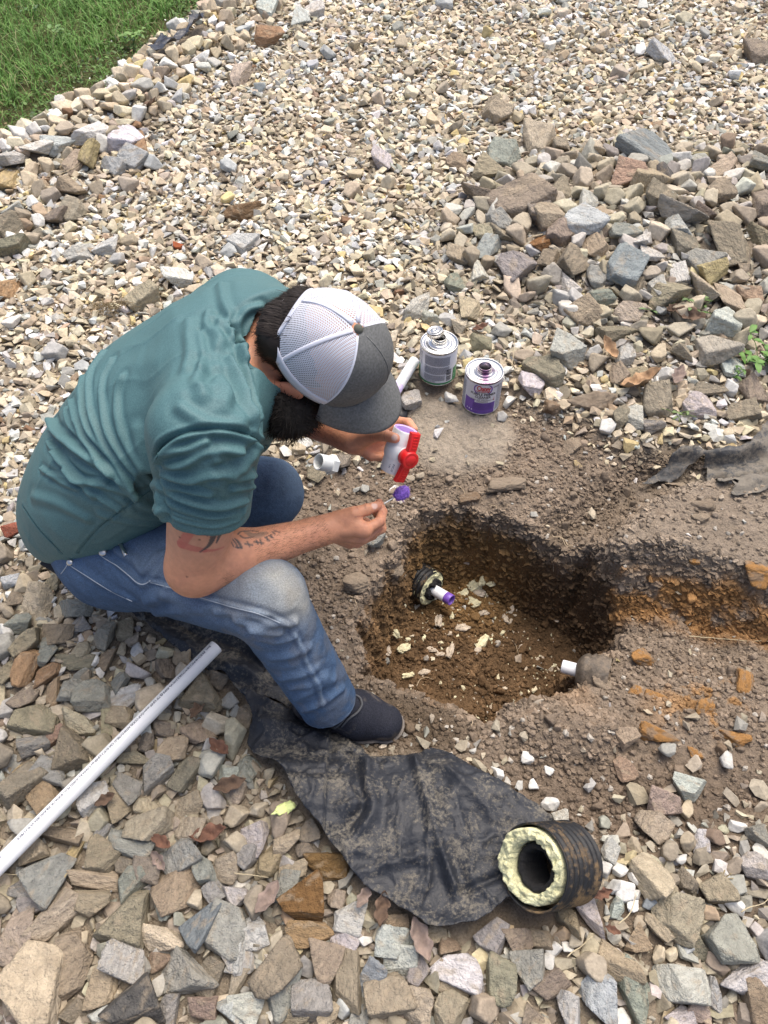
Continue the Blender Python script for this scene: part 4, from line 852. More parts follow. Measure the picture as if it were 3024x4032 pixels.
# ---- the two cans
def can(px, py, name_label, grp, purple):
    z0 = float(np.median([gz(*(G(px, py)[:2]+np.array([dx, .05+dy])))[0] for dx in (-.03, 0, .03) for dy in (-.03, 0, .03)]))+.006
    b = G(px, py, z0)+np.array([0, .056, 0]); R = .0565; H = .127
    t = empty('primer_can' if purple else 'cement_can', b); tag(t, name_label, 'can', grp)
    up = np.array([0, 0, 1.]); front = np.array([0., -1, 0])
    V, F = lathe([(0, .001), (R-.003, .001), (R, .0), (R+.0012, .0015), (R+.0012, .0035), (R-.0002, .0048), (R-.0002, H-.005), (R+.0012, H-.0038), (R+.0014, H), (R, H+.0012), (R-.0022, H+.0008), (R-.0030, H-.004), (R-.010, H-.0045), (R-.012, H-.0025), (R-.017, H-.0022), (R-.020, H-.004), (.030, H-.0040), (.028, H+.0), (.0235, H+.001), (.0215, H+.002), (.0205, H+.006), (.0218, H+.008), (.0205, H+.0098), (.0216, H+.0118), (.0200, H+.0135), (.0200, H+.018), (.0190, H+.0188), (.0178, H+.018), (.0178, H-.01)], b, up, 72)
    V = np.asarray(V); c = np.ones((len(V), 3))*np.array([.62, .62, .61])
    if purple:
        rr = np.hypot(V[:, 0]-b[0], V[:, 1]-b[1]); an = np.arctan2(V[:, 1]-b[1], V[:, 0]-b[0]); top = V[:, 2] > b[2]+H-.006
        w = sstep(.032, .022, rr)*.5*(.5+.5*vnoise(V*60, 3)+.3)+np.exp(-((an+1.55)/.45)**2)*.85+.5*np.exp(-((an-.3)/.6)**2)*sstep(.05, .03, rr)
        w = w+np.where(V[:, 2] < b[2]+H+.001, sstep(.047, .056, rr)*(vnoise(V*90, 5) > .1)*(an < 0)*.8, 0)
        w = np.clip(w*top, 0, .9)[:, None]; c = c*(1-w)+np.array([.13, .045, .14])*w
    m_c = mat('stained_tin', rough=.27, attr='Col', bump=[(26, .004, .25)]) if purple else m_tinp
    if purple: m_c.node_tree.nodes['Principled BSDF'].inputs['Metallic'].default_value = .9
    link('tin_body', mesh_np('tin_body', V, F, m_c, True, c), t)
    V, F = lathe([(0, 0), (.0178, 0)], b+up*(H-.006), up, 24); mb = MB(); mb.add(V, F); link('opening', mb.mesh('opening', m_dark), t)
    def patch(a0, a1, y0, y1, m, name, par, lift):
        n = max(6, int(abs(a1-a0)/4)); ph = np.radians(np.linspace(a0, a1, n)); V = []
        for y in (y0, y1): V += [b+up*y+(R+lift)*(np.cos(p)*front+np.sin(p)*np.array([1., 0, 0])) for p in ph]
        F = [(i, i+1, n+i+1, n+i) for i in range(n-1)]; mb = MB(); mb.add(V, F); return link(name, mb.mesh(name, m), par)
    lab = patch(-180, 180, .0055, H-.0058, m_label, 'label', t, .0006)
    def word(s, size, x, y, m, bold=True, sp=1.0, al='c', ys=1.0):
        V, F = text2d(s, size, bold, sp); V[:, 1] *= ys; w = V[:, 0].max()
        if al == 'c': V[:, 0] -= w/2
        ph = (V[:, 0]+x)/R; P = b+up[None]*(y+V[:, 1])[:, None]+(R+.0013)*(np.cos(ph)[:, None]*front+np.sin(ph)[:, None]*np.array([1., 0, 0])); mb = MB(); mb.add(P, F); return link('lettering', mb.mesh('lettering', m, False), lab)
    def fine(a0, a1, y0, y1, seed, m, step=.0021, hgt=.0009):
        """rows of small print too fine to read"""
        rs = np.random.RandomState(seed); mb = MB(); y = y1
        while y > y0:
            a = a0
            while a < a1-1:
                w = rs.uniform(1.0, 5.0); e = min(a+w, a1); ph = np.radians([a, (a+e)/2, e])
                V = [b+up*yy+(R+.0011)*(np.cos(p)*front+np.sin(p)*np.array([1., 0, 0])) for yy in (y, y-hgt) for p in ph]; mb.add(V, [(0, 1, 4, 3), (1, 2, 5, 4)]); a = e+.7
            y -= step
        link('small_print', mb.mesh('small_print', m, False), lab)
    if purple:
        m_band = mat('purple_label', (.165, .075, .40), rough=.35, noise=[(40, .92, 1.08, 3)])
        patch(-62, 37, .0058, .050, m_band, 'purple_band', lab, .0009); patch(-62, -28, .050, .060, m_band, 'purple_band', lab, .0009)
        # ring behind the maker's name
        for sg in (-1, 1):
            mb = MB(); L_ = []
            for k in range(15):
                an = math.radians(-55+110*k/14); x_ = sg*math.cos(an)*.0285; y_ = .103+math.sin(an)*.023
                L_.append((x_, y_))
            V = []
            for x_, y_ in L_:
                for g_ in (1.0, .86): xx = x_*g_; yy = min(.103+(y_-.103)*g_, H-.008); ph = xx/R-math.radians(6); V.append(b+up*yy+(R+.0010)*(math.cos(ph)*front+math.sin(ph)*np.array([1., 0, 0])))
            mb.add(V, [(2*i, 2*i+1, 2*i+3, 2*i+2) for i in range(14)]); link('ring', mb.mesh('ring', m_band), lab)
        cx = -.004
        word('Oatey', .0180, cx, .0985, m_redp, True, .9, 'c', 1.45)
        patch(-math.degrees(.024/R)+math.degrees(cx/R), math.degrees(.022/R)+math.degrees(cx/R), .0940, .0960, m_redp, 'underline', lab, .0012)
        word('FOR CPVC, PVC', .0055, cx, .0890, m_black); word('PURPLE PRIMER', .0112, cx, .0790, m_black, True, 1.0, 'c', 1.1); word('CLEANER', .0112, cx, .0685, m_black, True, 1.0, 'c', 1.1)
        word('FOR CPVC, PVC', .0042, cx, .0640, m_ink); word('PÚRPURA IMPRIMADOR', .0066, cx, .0578, m_black, False); word('LIMPIADOR', .0066, cx, .0520, m_black, False)
        word('#30806', .0062, .034, .1075, m_black, True); word('32 fl. oz. (946 ml)', .0050, .018, .0085, m_black, False)
        fine(-32, 34, .022, .0475, 5, mat('dark_violet_print', (.07, .035, .20), rough=.5)); fine(40, 100, .012, .113, 6, m_ink); fine(-100, -66, .012, .110, 7, m_ink)
        patch(31, 32.2, .058, .070, m_redp, 'thermometer', lab, .0012); patch(29.8, 33.2, .0565, .0595, m_redp, 'thermometer', lab, .0013)
        mark = mat('pale_print', (.75, .70, .85), rough=.5)
        for a_ in (-52, -44, -36): patch(a_, a_+3.5, .016-.0001*(a_+52), .0205, mark, 'symbol', lab, .0012)
    else:
        m_gr = mat('green_label', (.03, .22, .085), rough=.35); patch(-180, 180, .0056, .0125, m_gr, 'green_band', lab, .0009); patch(50, 130, .0125, .058, m_gr, 'green_panel', lab, .0009); patch(-95, -72, .0125, .058, m_gr, 'green_panel', lab, .0009)
        fine(-48, 34, .078, .112, 8, m_ink, .0018, .0010); fine(-48, 34, .046, .074, 9, m_ink, .0018, .0010); fine(-48, 20, .022, .042, 10, m_ink, .0019, .0010); fine(-46, -10, .0145, .020, 11, m_ink); fine(-95, -62, .062, .112, 12, m_ink)
        rs = np.random.RandomState(3); a_ = 24.0
        for y0_, y1_ in ((.040, .060), (.018, .036)):
            y_ = y0_
            while y_ < y1_:
                w = rs.choice([.0006, .0010, .0015]); patch(24, 42, y_, y_+w, m_black, 'barcode', lab, .0012); y_ += w+rs.choice([.0006, .0010, .0014])
        rsym = mat('pale_green_print', (.55, .68, .58), rough=.5); patch(56, 60, .020, .024, rsym, 'symbol', lab, .0012); patch(56, 60, .028, .032, rsym, 'symbol', lab, .0012)
        # screw cap resting tilted across the neck
        ca = np.array([-.16, .10, 1.0]); ca /= np.linalg.norm(ca); cc = b+up*(H+.0205)+np.array([-.0125, .010, .0])
        k = empty('screw_cap', cc); tag(k, 'ridged silver screw cap resting tilted over the mouth of the green-edged can', 'cap')
        V, F = lathe([(.0225, 0), (.0250, 0), (.0254, .0012), (.0240, .0026), (.0252, .0040), (.0240, .0056), (.0252, .0072), (.0246, .0135), (.0236, .0150), (.0205, .0152), (.0195, .0142), (.0100, .0140), (.0085, .0152), (.0060, .0152), (.0045, .0142), (0, .0142)], cc, ca, 64)
        mb = MB(); mb.add(V, F); kc = link('cap_shell', mb.mesh('cap_shell', m_tinp), k)
        fr_ = frame(ca); mb = MB()
        for j in range(10):
            an = j*math.pi/5; p = cc+ca*.0146+(fr_[0]*math.cos(an)+fr_[1]*math.sin(an))*.0148; V, F = lathe([(0, .0012), (.0012, .0009), (.0018, 0)], p, ca, 8); mb.add(V, F)
        link('embossing', mb.mesh('embossing', m_tinp), k)
    return t
can(1897, 1634, 'open purple and white metal can marked purple primer cleaner standing on the packed soil', 'metal cans', True)
can(1724, 1520, 'open metal can with grey print and green bottom edge, nearer the cap peak', 'metal cans', False)
# small black lid behind the peak
p = on_ground(1572, 1640); bl = empty('lid', p); tag(bl, 'small black round lid just beyond the cap peak', 'lid')
V, F = lathe([(0, .026), (.019, .026), (.022, .022), (.023, .004), (.022, 0)], p, cv(.2, .3, .9), 32); mb = MB(); mb.add(V, F); lo_ = link('lid_shell', mb.mesh('lid_shell', mat('black_plastic', (.015, .015, .017), rough=.4)), bl)

# ---- insulated pipe ends
def annulus(name, c, a, Ro, Ri, hgt, m, par, seed, amp=.004, gap=None, back=.03):
    u, v, w = frame(a); nt, nr2 = 110, 14; V = []; F = []
    rs_ = seed
    for i in range(nt):
        t = i/nt*2*math.pi; cs = np.array([[math.cos(t)*1.7, math.sin(t)*1.7, rs_*1.3]])
        ri = Ri*(1+.10*vnoise(cs*1.6, seed)[0]+.05*vnoise(cs*5, seed)[0]); ro = Ro*(1+.012*vnoise(cs*5, seed+3)[0])
        prof = [(ri, -back)]+[(ri+(ro-ri)*k/(nr2-1), None) for k in range(nr2)]+[(ro, -back)]
        for k, (r_, h_) in enumerate(prof):
            if h_ is None:
                e = (r_-ri)/(ro-ri); h_ = hgt(t, e)+amp*vnoise(np.array([[math.cos(t)*r_*90, math.sin(t)*r_*90, seed]]), seed+1)[0]+amp*.6*vnoise(np.array([[math.cos(t)*r_*260, math.sin(t)*r_*260, seed]]), seed+2)[0]-.003*(1-min(1, min(e, 1-e)*6))
            V.append(c+w*h_+r_*(math.cos(t)*u+math.sin(t)*v))
    n = nr2+2
    for i in range(nt):
        for k in range(n-1): F.append((i*n+k, i*n+k+1, ((i+1) % nt)*n+k+1, ((i+1) % nt)*n+k))
    mb = MB(); mb.add(V, F); return link(name, mb.mesh(name, m), par)
def casing(name, c, a, R, L, m, par, pitch=.017, th=.004, amp=.0045):
    prof = [(R-th-.002, -L)]; n = int(L/pitch*8); prof = [(R-th, -L), (R-th, -.002), (R-th+.001, 0), (R-.0008, .0)]
    for i in range(n+1): h_ = -L*i/n; prof.append((R-amp/2+amp/2*math.cos(h_/pitch*2*math.pi), h_-.0012))
    V, F = lathe(prof, c, a, 72); V = np.asarray(V); mb = MB(); mb.add(V+ (.0012*fbm(V, 60, 2, 3))[:, None]*np.array([0, 0, 1.]), F); return link(name, mb.mesh(name, m), par)
bc = WD(2096, 3415, 1.425); ba = pv(2096, 3415, -.59, -.075, .80)
big = empty('insulated_pipe_offcut', bc-ba*.10); tag(big, 'wide black ribbed pipe offcut lined with yellow foam at the end of the plastic sheet', 'pipe')
cs_ = casing('outer_casing', bc, ba, .0775, .115, m_blackpl, big, .0165)
u_, v_, w_ = frame(ba); lft = pv(2096, 3415, -.75, .45, .2)*.8; tl_ = math.atan2(lft@v_, lft@u_); rgt = cv(.9, -.2, 0); tr_ = math.atan2(rgt@v_, rgt@u_)
def hb(t, e): return .002+.016*max(0, math.cos(t-tl_))**1.2-.004*math.cos((t-tl_)*2)*.5-.006*max(0, -math.cos(t-tl_))
annulus('foam_lining', bc+.004*lft, ba, .0670, .0450, hb, m_foam, big, 3, .0055, None, .06)
inr = annulus('inner_pipe', bc-ba*.006-.003*lft, ba, .0445, .031, lambda t, e: -.004+.004*math.sin(e*3.1), m_foamb, big, 7, .002, None, .08)
V, F = lathe([(.0, -.10), (.030, -.10)], bc, ba, 32); mb = MB(); mb.add(V, F); link('bore', mb.mesh('bore', m_dark), inr)
# stub in the left wall of the hole
lc = on_ground(1700, 2318)+0; la = cv(.739, -.40, .54); la /= np.linalg.norm(la)
lc = WD(1700, 2318, min(GS(1700, 2318, lc[2]), 2.24)-.01)
ls = empty('pipe_stub', lc); tag(ls, 'white pipe end with purple band in yellow foam, left side of the hole', 'pipe', 'pipe ends in the hole')
casing('outer_casing', lc, la, .0555, .09, m_blackpl, ls, .014, .003, .003)
annulus('foam_lining', lc, la, .0525, .029, lambda t, e: .003-.002*e, m_foam, ls, 9, .004, None, .03)
annulus('inner_foam', lc, la, .0335, .0165, lambda t, e: .010+.003*math.sin(5*t), m_foamb, ls, 12, .005, None, .03)
pipe('tube', lc-la*.03, lc+la*.052, .0162, .0130, m_pvc, ls); pipe('purple_band', lc+la*.0522, lc+la*.073, .01645, .0128, m_purple, ls)
V, F = lathe([(0, .062), (.013, .062)], lc, la, 24); mb = MB(); mb.add(V, F); link('bore', mb.mesh('bore', mat('tan_inside', (.55, .50, .42), rough=.6)), ls)
# stub in the right wall
rc = WD(2276, 2640, 1.915); ra = pv(2276, 2640, -.96, .26, -.08)
rg = empty('pipe_stub', rc); tag(rg, 'plain white pipe end in a soil-caked ribbed casing, right side of the hole', 'pipe', 'pipe ends in the hole')
m_caked = mat('soil_caked_casing', rough=.9, extra=mud_film((.085, .068, .050), (.20, .16, .118), .76, 1.2), bump=[(60, .006, .6)])
V, F = lathe([(.017, .004), (.030, .002), (.041, -.004), (.047, -.012), (.049, -.020), (.046, -.026), (.053, -.034), (.050, -.042), (.055, -.050), (.052, -.056), (.050, -.075)], rc, ra, 56); V = V+.0025*np.column_stack([fbm(V, 40, 3, 3), fbm(V, 40, 3, 4), fbm(V, 40, 3, 5)])
mb = MB(); mb.add(V, F); link('outer_casing', mb.mesh('outer_casing', m_caked), rg); pipe('tube', rc-ra*.03, rc+ra*.040, .0167, .0133, m_pvc, rg)
V, F = lathe([(0, .03), (.0133, .03)], rc, ra, 20); mb = MB(); mb.add(V, F); link('bore', mb.mesh('bore', m_dark), rg)

# ---- torn bits of foam in the hole and one on the stones
m_fs = [mat('foam_scrap_pale', (.74, .685, .45), rough=.9, noise=[(60, .7, 1.15, 4)], bump=[(120, .004, .6)]), mat('foam_scrap_dirty', (.58, .49, .38), rough=.9, noise=[(60, .65, 1.15, 4)], bump=[(120, .004, .6)])]
def scrap_mesh(seed):
    V, F = ico(4); rs = np.random.RandomState(seed); q = V*np.array([1, .42+.25*rs.rand(), .26+.14*rs.rand()]); n = 1+.75*fbm(V, 1.5, 3, seed)+.30*fbm(V, 6, 3, seed+7); q = q*n[:, None]; q[:, 2] += .35*q[:, 0]**2*rs.uniform(-1, 1)
    return q, F
FS = [(1872,2310,70,25,0,'leaning against the heap of scraps beyond the pipe end'),(1905,2285,55,70,0,'topmost of the heap beyond the banded pipe end'),(1938,2300,45,20,0,'at the right side of the small heap'),(1885,2335,50,-30,1,'dusty one at the foot of the small heap'),(1825,2340,40,30,0,'long one just left of the small heap'),(1870,2378,45,-25,0,'sliver just below the small heap'),(1780,2368,30,85,1,'stubby pale one below the banded pipe end'),(1777,2425,34,-80,0,'bright one below the stubby pale scrap'),(1552,2490,52,-50,0,'bright elongated one nearest the left wall'),(1590,2556,44,25,0,'leaf-shaped one right of the knobbly brown scrap'),(1522,2560,62,-75,1,'knobbly brown-white one along the left wall'),(1728,2450,42,80,1,'brownish one with a hollow left of the curled scrap'),(1820,2477,55,10,1,'curled white one in the middle of the floor'),(1895,2540,64,55,0,'yellow one in the middle of the floor, brightest there'),(1772,2570,56,70,1,'orange-tinged one below the curled scrap'),(1978,2492,26,40,0,'small forked one right of the middle'),(1608,2662,40,10,0,'spread one at the front left of the floor'),(1668,2650,44,15,1,'thin orange-tinged one at the front left'),(2185,2440,28,-60,1,'lone white one near the dark right wall'),(1900,2418,44,15,1,'thin dusty strip beyond the curled scrap'),(1990,2440,36,-60,1,'bent white strip right of the dusty strip'),(2050,2548,24,80,1,'small white chip right of the middle floor'),(2012,2405,30,60,1,'pinkish strip toward the right wall'),(1732,2578,26,0,1,'small whitish one left of the orange-tinged scrap'),(1668,2512,24,80,0,'small pale one left of the middle'),(1700,2560,40,-20,1,'flat brownish one left of the middle'),(1880,2560,26,0,1,'white crumb touching the brightest scrap')]
SCR = []
for i, (px, py, L_, an, k, wh) in enumerate(FS):
    V, F = scrap_mesh(200+i); d = GS(px, py, -.33); s = L_/FPX*d*.54; p = on_ground(px, py)
    o = bpy.data.objects.new('foam_scrap', mesh_np('foam_scrap', V*s, F, m_fs[k])); COL.objects.link(o); o.location = (p[0], p[1], p[2]+s*.28); o.rotation_euler = (.1, -.1, math.radians(an))
    tag(o, 'torn foam scrap in the hole, '+wh, 'foam scrap', 'torn foam scraps')
V, F = scrap_mesh(77); p = on_ground(1130, 3208); o = bpy.data.objects.new('foam_scrap', mesh_np('foam_scrap', V*np.array([1, .75, .8])*.021, F, mat('lime_foam', (.72, .80, .33), rough=.9, bump=[(120, .004, .6)]))); COL.objects.link(o); o.location = (p[0], p[1], p[2]+.045); o.rotation_euler = (.2, .1, .5)
tag(o, 'bright yellow-green foam scrap on the stones left of the plastic sheet', 'foam scrap', 'torn foam scraps')
p = on_ground(1545, 1935); V, F = scrap_mesh(78); o = bpy.data.objects.new('foam_scrap', mesh_np('foam_scrap', V*.014, F, mat('white_scrap', (.68, .67, .66), rough=.9))); COL.objects.link(o); o.location = (p[0], p[1], p[2]+.008); o.rotation_euler = (.2, .1, 1)
tag(o, 'crumpled white scrap on the soil behind the purple swab', 'foam scrap', 'torn foam scraps')
# ---- phone-sized pouch and pocket clip on the trousers
pc = WD(218, 2232, 1.70); po = empty('belt_pouch', pc); tag(po, 'black tool pouch on the belt at the back of the jeans', 'pouch')
def rbox(c, ax3, half, bev=.004, seg=3):
    bm = bmesh.new(); bmesh.ops.create_cube(bm, size=2.0)
    for v in bm.verts: v.co = Vector((v.co.x*half[0], v.co.y*half[1], v.co.z*half[2]))
    bmesh.ops.bevel(bm, geom=bm.edges[:], offset=bev, segments=seg, affect='EDGES', profile=.6)
    V = np.array([v.co[:] for v in bm.verts]); F = [tuple(v.index for v in f.verts) for f in bm.faces]; bm.free(); return c+V@np.array(ax3), F
a0 = cv(.80, -.55, -.2); a0 /= np.linalg.norm(a0); a1 = np.cross(cv(0, 0, 1), a0); a1 /= np.linalg.norm(a1); a2 = np.cross(a0, a1)
mb = MB(); mb.add(*rbox(pc, [a0, a1, a2], (.030, .0095, .016), .005)); link('case', mb.mesh('case', mat('black_nylon', (.014, .014, .016), rough=.6, bump=[(200, .001, .5)])), po)
# ================================================================ THE MAN
t0 = time.time()
HC = WD(1300, 1366, 1.335)
K = cv(.52, .11, .85); K /= np.linalg.norm(K)
FW = cv(.72, -.60, -.37); FW -= K*(FW@K); FW /= np.linalg.norm(FW)
LW = np.cross(K, FW)
SR, ER, WR = WD(835, 1735, 1.24), WD(768, 2234, 1.395), WD(1285, 2084, 1.50)
SL, EL, WL = WD(985, 1275, 1.58), WD(1085, 1585, 1.80), WD(1388, 1732, 1.60)
T1, T2, T3_, T4, T5_ = WD(1010, 1400, 1.50), WD(850, 1505, 1.50), WD(640, 1650, 1.57), WD(460, 1835, 1.67), WD(375, 1930, 1.74)
nT = np.cross(T1-T5_, SL-SR); nT /= np.linalg.norm(nT)
if nT[2] < 0: nT = -nT
HR, HL = WD(480, 2150, 1.70), WD(440, 1880, 1.86)
KR, AR = WD(1045, 2360, 1.44), WD(1288, 2758, 1.655)
KL, AL = WD(1050, 1945, 1.93), WD(520, 2010, 2.08)
man = empty('person', (G(700, 2100)[0], G(700, 2100)[1], 0))
tag(man, 'bearded man in teal shirt, jeans and white mesh cap crouching over the dug hole', 'person')

# ---- body: head, neck, torso core, arms and hands in one surface
hR = lambda *a: WD(*a)
R_MCP = [hR(1435, 2087, 1.490), hR(1429, 2119, 1.520), hR(1405, 2135, 1.545), hR(1377, 2141, 1.566)]
R_PIP = [hR(1497, 2053, 1.500), hR(1501, 2081, 1.532), hR(1467, 2107, 1.566), hR(1423, 2123, 1.592)]
R_DIP = [hR(1507, 2015, 1.522), hR(1497, 2039, 1.560), hR(1463, 2073, 1.590), hR(1421, 2095, 1.608)]
R_TIP = [hR(1493, 1979, 1.540), hR(1475, 2011, 1.572), hR(1441, 2051, 1.600), hR(1403, 2079, 1.612)]
R_TH = [hR(1335, 2049, 1.50), hR(1393, 2023, 1.490), hR(1443, 2007, 1.502), hR(1485, 1992, 1.514)]
L_MCP = [hR(1490, 1706, 1.590), hR(1484, 1742, 1.610), hR(1474, 1772, 1.615), hR(1460, 1796, 1.605)]
L_PIP = [hR(1568, 1660, 1.590), hR(1556, 1712, 1.612), hR(1542, 1768, 1.612), hR(1512, 1800, 1.605)]
L_DIP = [hR(1608, 1664, 1.572), hR(1600, 1728, 1.592), hR(1580, 1786, 1.592), hR(1545, 1806, 1.590)]
L_TIP = [hR(1630, 1690, 1.556), hR(1612, 1752, 1.570), hR(1592, 1796, 1.572), hR(1562, 1812, 1.574)]
L_TH = [hR(1425, 1726, 1.575), hR(1466, 1714, 1.545), hR(1516, 1714, 1.502), hR(1556, 1726, 1.480)]
RV = np.array([FW, LW, K])
B = []
B.append(('e', (HC-.008*K, RV, (.096, .078, .108)), 0))
B.append(('e', (HC-.075*K+.038*FW, RV, (.058, .058, .068)), .03))
B.append(('c', (HC-.045*K+.090*FW, HC-.078*K+.112*FW, .009, .014), .012))            # nose
B.append(('c', (HC-.030*K+.088*FW+.035*LW, HC-.030*K+.088*FW-.035*LW, .012, .012), .015))   # brow
B.append(('c', (HC-.108*K+.092*FW+.02*LW, HC-.108*K+.092*FW-.02*LW, .008, .008), .008))     # mouth
for s in (-1, 1):
    e = HC-.055*K-.004*FW+s*.090*LW
    B.append(('e', (e, np.array([FW*.94-K*.34, LW, K*.94+FW*.34]), (.021, .0105, .036)), .006))
B.append(('c', (HC-.05*K-.045*FW, T1+.01*nT, .060, .075), .03))
B.append(('c', (T1, T2, .11, .15, (nT, .62)), .05)); B.append(('c', (T2, T3_, .15, .14, (nT, .62)), .05)); B.append(('c', (T3_, T4, .14, .13, (nT, .62)), .05))
B.append(('c', (SR, SL, .060, .060), .05))
for S_, E_, W_ in ((SR, ER, WR), (SL, EL, WL)):
    q = .6 if S_ is SL else 1
    B.append(('c', (S_, E_, .068, .052), .03))
    up = (W_-E_)/np.linalg.norm(W_-E_)
    B.append(('c', (E_, E_+.3*(W_-E_), .049, .048), .02)); B.append(('c', (E_+.25*(W_-E_), W_, .047, .0265, ), .02))
    B.append(('c', (W_-.03*up, W_+.01*up, .026, .026), .015))
for W_, MC, PI, DI, TI, TH in ((WR, R_MCP, R_PIP, R_DIP, R_TIP, R_TH), (WL, L_MCP, L_PIP, L_DIP, L_TIP, L_TH)):
    for j in range(4):
        B.append(('c', (W_+(MC[j]-W_)*.12, MC[j], .0190, (.0128, .0128, .0120, .0110)[j]), .007))
    B.append(('c', (W_+.25*(TH[0]-W_), TH[0], .019, .0165), .012))
    B.append(('c', (TH[0], TH[1], .0175, .0140), .010)); B.append(('c', (TH[0]*.5+TH[1]*.5, MC[0], .0130, .0120), .012)); B.append(('c', (TH[1], TH[2], .0130, .0118), .006)); B.append(('c', (TH[2], TH[3], .0118, .0098), .003))
    B.append(('c', (TH[0], MC[0], .013, .011), .012))
    for j in range(4):
        r = (.0104, .0106, .0101, .0090)[j]
        B.append(('c', (MC[j], PI[j], r*1.10, r*.98), .0025)); B.append(('c', (PI[j], DI[j], r*1.02, r*.9), .0025)); B.append(('c', (DI[j], TI[j], r*.92, r*.78), .0025))
def body_sd(P): return prims(P, B)
BV, BF = sdf_mesh(body_sd, (-.72, .72, .20), (.11, 1.42, .90), .0021, margin=1.5)
BV = relax(BV, BF, 2, .4)
print('body', len(BV), time.time()-t0)
SB = Surf(BV, BF)
BQ = BV.copy(); n1 = 1.5*fbm(BQ, 14, 4, 3)[:, None]; n2 = fbm(BQ, 60, 3, 4)[:, None]; n3 = fbm(BQ, 240, 2, 6)[:, None]
skin = np.array([[.60, .285, .170]])*(1+.10*n1+.07*n2+.06*n3)
def blend(c, mask, col): m = np.clip(mask, 0, 1)[:, None]; return c*(1-m)+np.array(col)[None]*m
# paler upper arm, redder knuckles, thumb and fingertips, tan forearm
tU = np.clip(((BV-SR)@(ER-SR))/((ER-SR)@(ER-SR)), 0, 1); dU = cap_sd(BV, SR, ER, .07, .06)
skin = blend(skin, sstep(.01, -.02, dU)*sstep(.95, .6, tU)*.6, (.56, .33, .24))
_e = HC-.055*K-.004*FW-.092*LW; skin = blend(skin, np.exp(-(np.linalg.norm(BV-_e, axis=1)/.035)**2)*.6, (.62, .20, .14))
for q in R_MCP+R_TIP+L_TIP+L_MCP+[R_TH[3], L_TH[3], R_PIP[0], ER]:
    d = np.linalg.norm(BV-q, axis=1); skin = blend(skin, np.exp(-(d/.013)**2)*.35, (.50, .20, .15))
# nails
def on_body(px, py): h, n = SB.hit(px, py); return h
for (a, b) in ((1475, 1992),):
    h = on_body(a, b)
    if h is not None: d = np.linalg.norm((BV-h), axis=1); skin = blend(skin, sstep(.0075, .0055, d), (.66, .45, .38))
h = on_body(1553, 1722)
if h is not None: d = np.linalg.norm(BV-h, axis=1); skin = blend(skin, sstep(.0075, .0055, d), (.60, .42, .37))
# tattoos: red angular mark and black points on the upper arm, script on the forearm, dark sleeve on the far forearm
def c2(L): return [(50+.6932*a, 1000+.6932*b) for a, b in L]
def ink_or_shade(c, pts, w0, w1, col, op):
    L = SB.line(pts, 5)
    if len(L) < 2: return c
    d = np.full(len(BV), 9.)
    for i in range(len(L)-1):
        t = i/(len(L)-1); d = np.minimum(d, cap_sd(BV, L[i], L[i+1], 0, 0)-(w0+(w1-w0)*t))
    return blend(c, sstep(.0012, -.0006, d)*op, col)
RED = (.52, .14, .11); BLK = (.055, .06, .065)
skin = ink_or_shade(skin, c2([(1010,1575),(985,1610),(955,1650)]), .0085, .008, RED, .75)
skin = ink_or_shade(skin, c2([(955,1650),(1020,1672),(1090,1685)]), .008, .0045, RED, .75)
skin = ink_or_shade(skin, c2([(1090,1685),(1150,1682),(1200,1665)]), .0035, .0012, RED, .75)
skin = ink_or_shade(skin, c2([(1010,1562),(1060,1580),(1090,1595)]), .005, .003, RED, .6)
skin = ink_or_shade(skin, c2([(1150,1562),(1135,1620),(1110,1660),(1065,1692)]), .0065, .0008, BLK, .92)
skin = ink_or_shade(skin, c2([(1205,1555),(1180,1590),(1158,1640)]), .007, .0008, BLK, .92)
skin = ink_or_shade(skin, c2([(1100,1558),(1110,1580),(1105,1600)]), .004, .0008, BLK, .92)
skin = ink_or_shade(skin, c2([(1240,1550),(1225,1570),(1195,1590)]), .005, .001, BLK, .9)
def c6(L): return [(600+.6028*a, 1850+.6028*b) for a, b in L]
for st in ([(525,455),(545,480),(560,510)],[(540,450),(560,475),(580,512)],[(515,470),(530,500)],[(555,460),(572,480),(585,505)],[(545,505),(585,512)],
           [(605,482),(655,492)],[(620,470),(635,500)],[(668,470),(725,480)],[(680,462),(690,485)],[(705,458),(712,486)],[(735,440),(765,462)],[(748,438),(752,460)],[(762,430),(790,445)],[(775,425),(780,442)],[(785,405),(800,420)],[(800,400),(830,408)],
           [(560,420),(575,405),(610,398)],[(600,402),(640,398),(690,402)],[(575,430),(600,445),(650,440)]):
    skin = ink_or_shade(skin, c6(st), .0016, .0012, BLK, .82)
for st in ([(620,410),(660,425),(720,415)],[(640,425),(690,432),(740,412)]): skin = ink_or_shade(skin, c6(st), .006, .004, (.22, .15, .11), .6)
for (a, b) in c6([(225,698),(308,457),(178,440)]):
    h = on_body(a, b)
    if h is not None: skin = blend(skin, sstep(.0028, .0012, np.linalg.norm(BV-h, axis=1)), (.20, .09, .06))
tl = ((BV-EL)@(WL-EL))/((WL-EL)@(WL-EL)); dl = cap_sd(BV, EL, WL, .06, .045)
mk = sstep(.0, -.005, dl)*sstep(.62, .48, tl+.10*fbm(BQ, 22, 3, 8))*sstep(-.4, 0.0, tl+.35)
skin = blend(skin, mk*.86, (.075, .07, .065))
skin = blend(skin, mk*sstep(.05, .3, fbm(BQ, 40, 3, 9))*.5, (.22, .17, .14))
skin = blend(skin, sstep(-.01, .25, -fbm(BQ, 30, 3, 12))*.18, (.40, .17, .12))
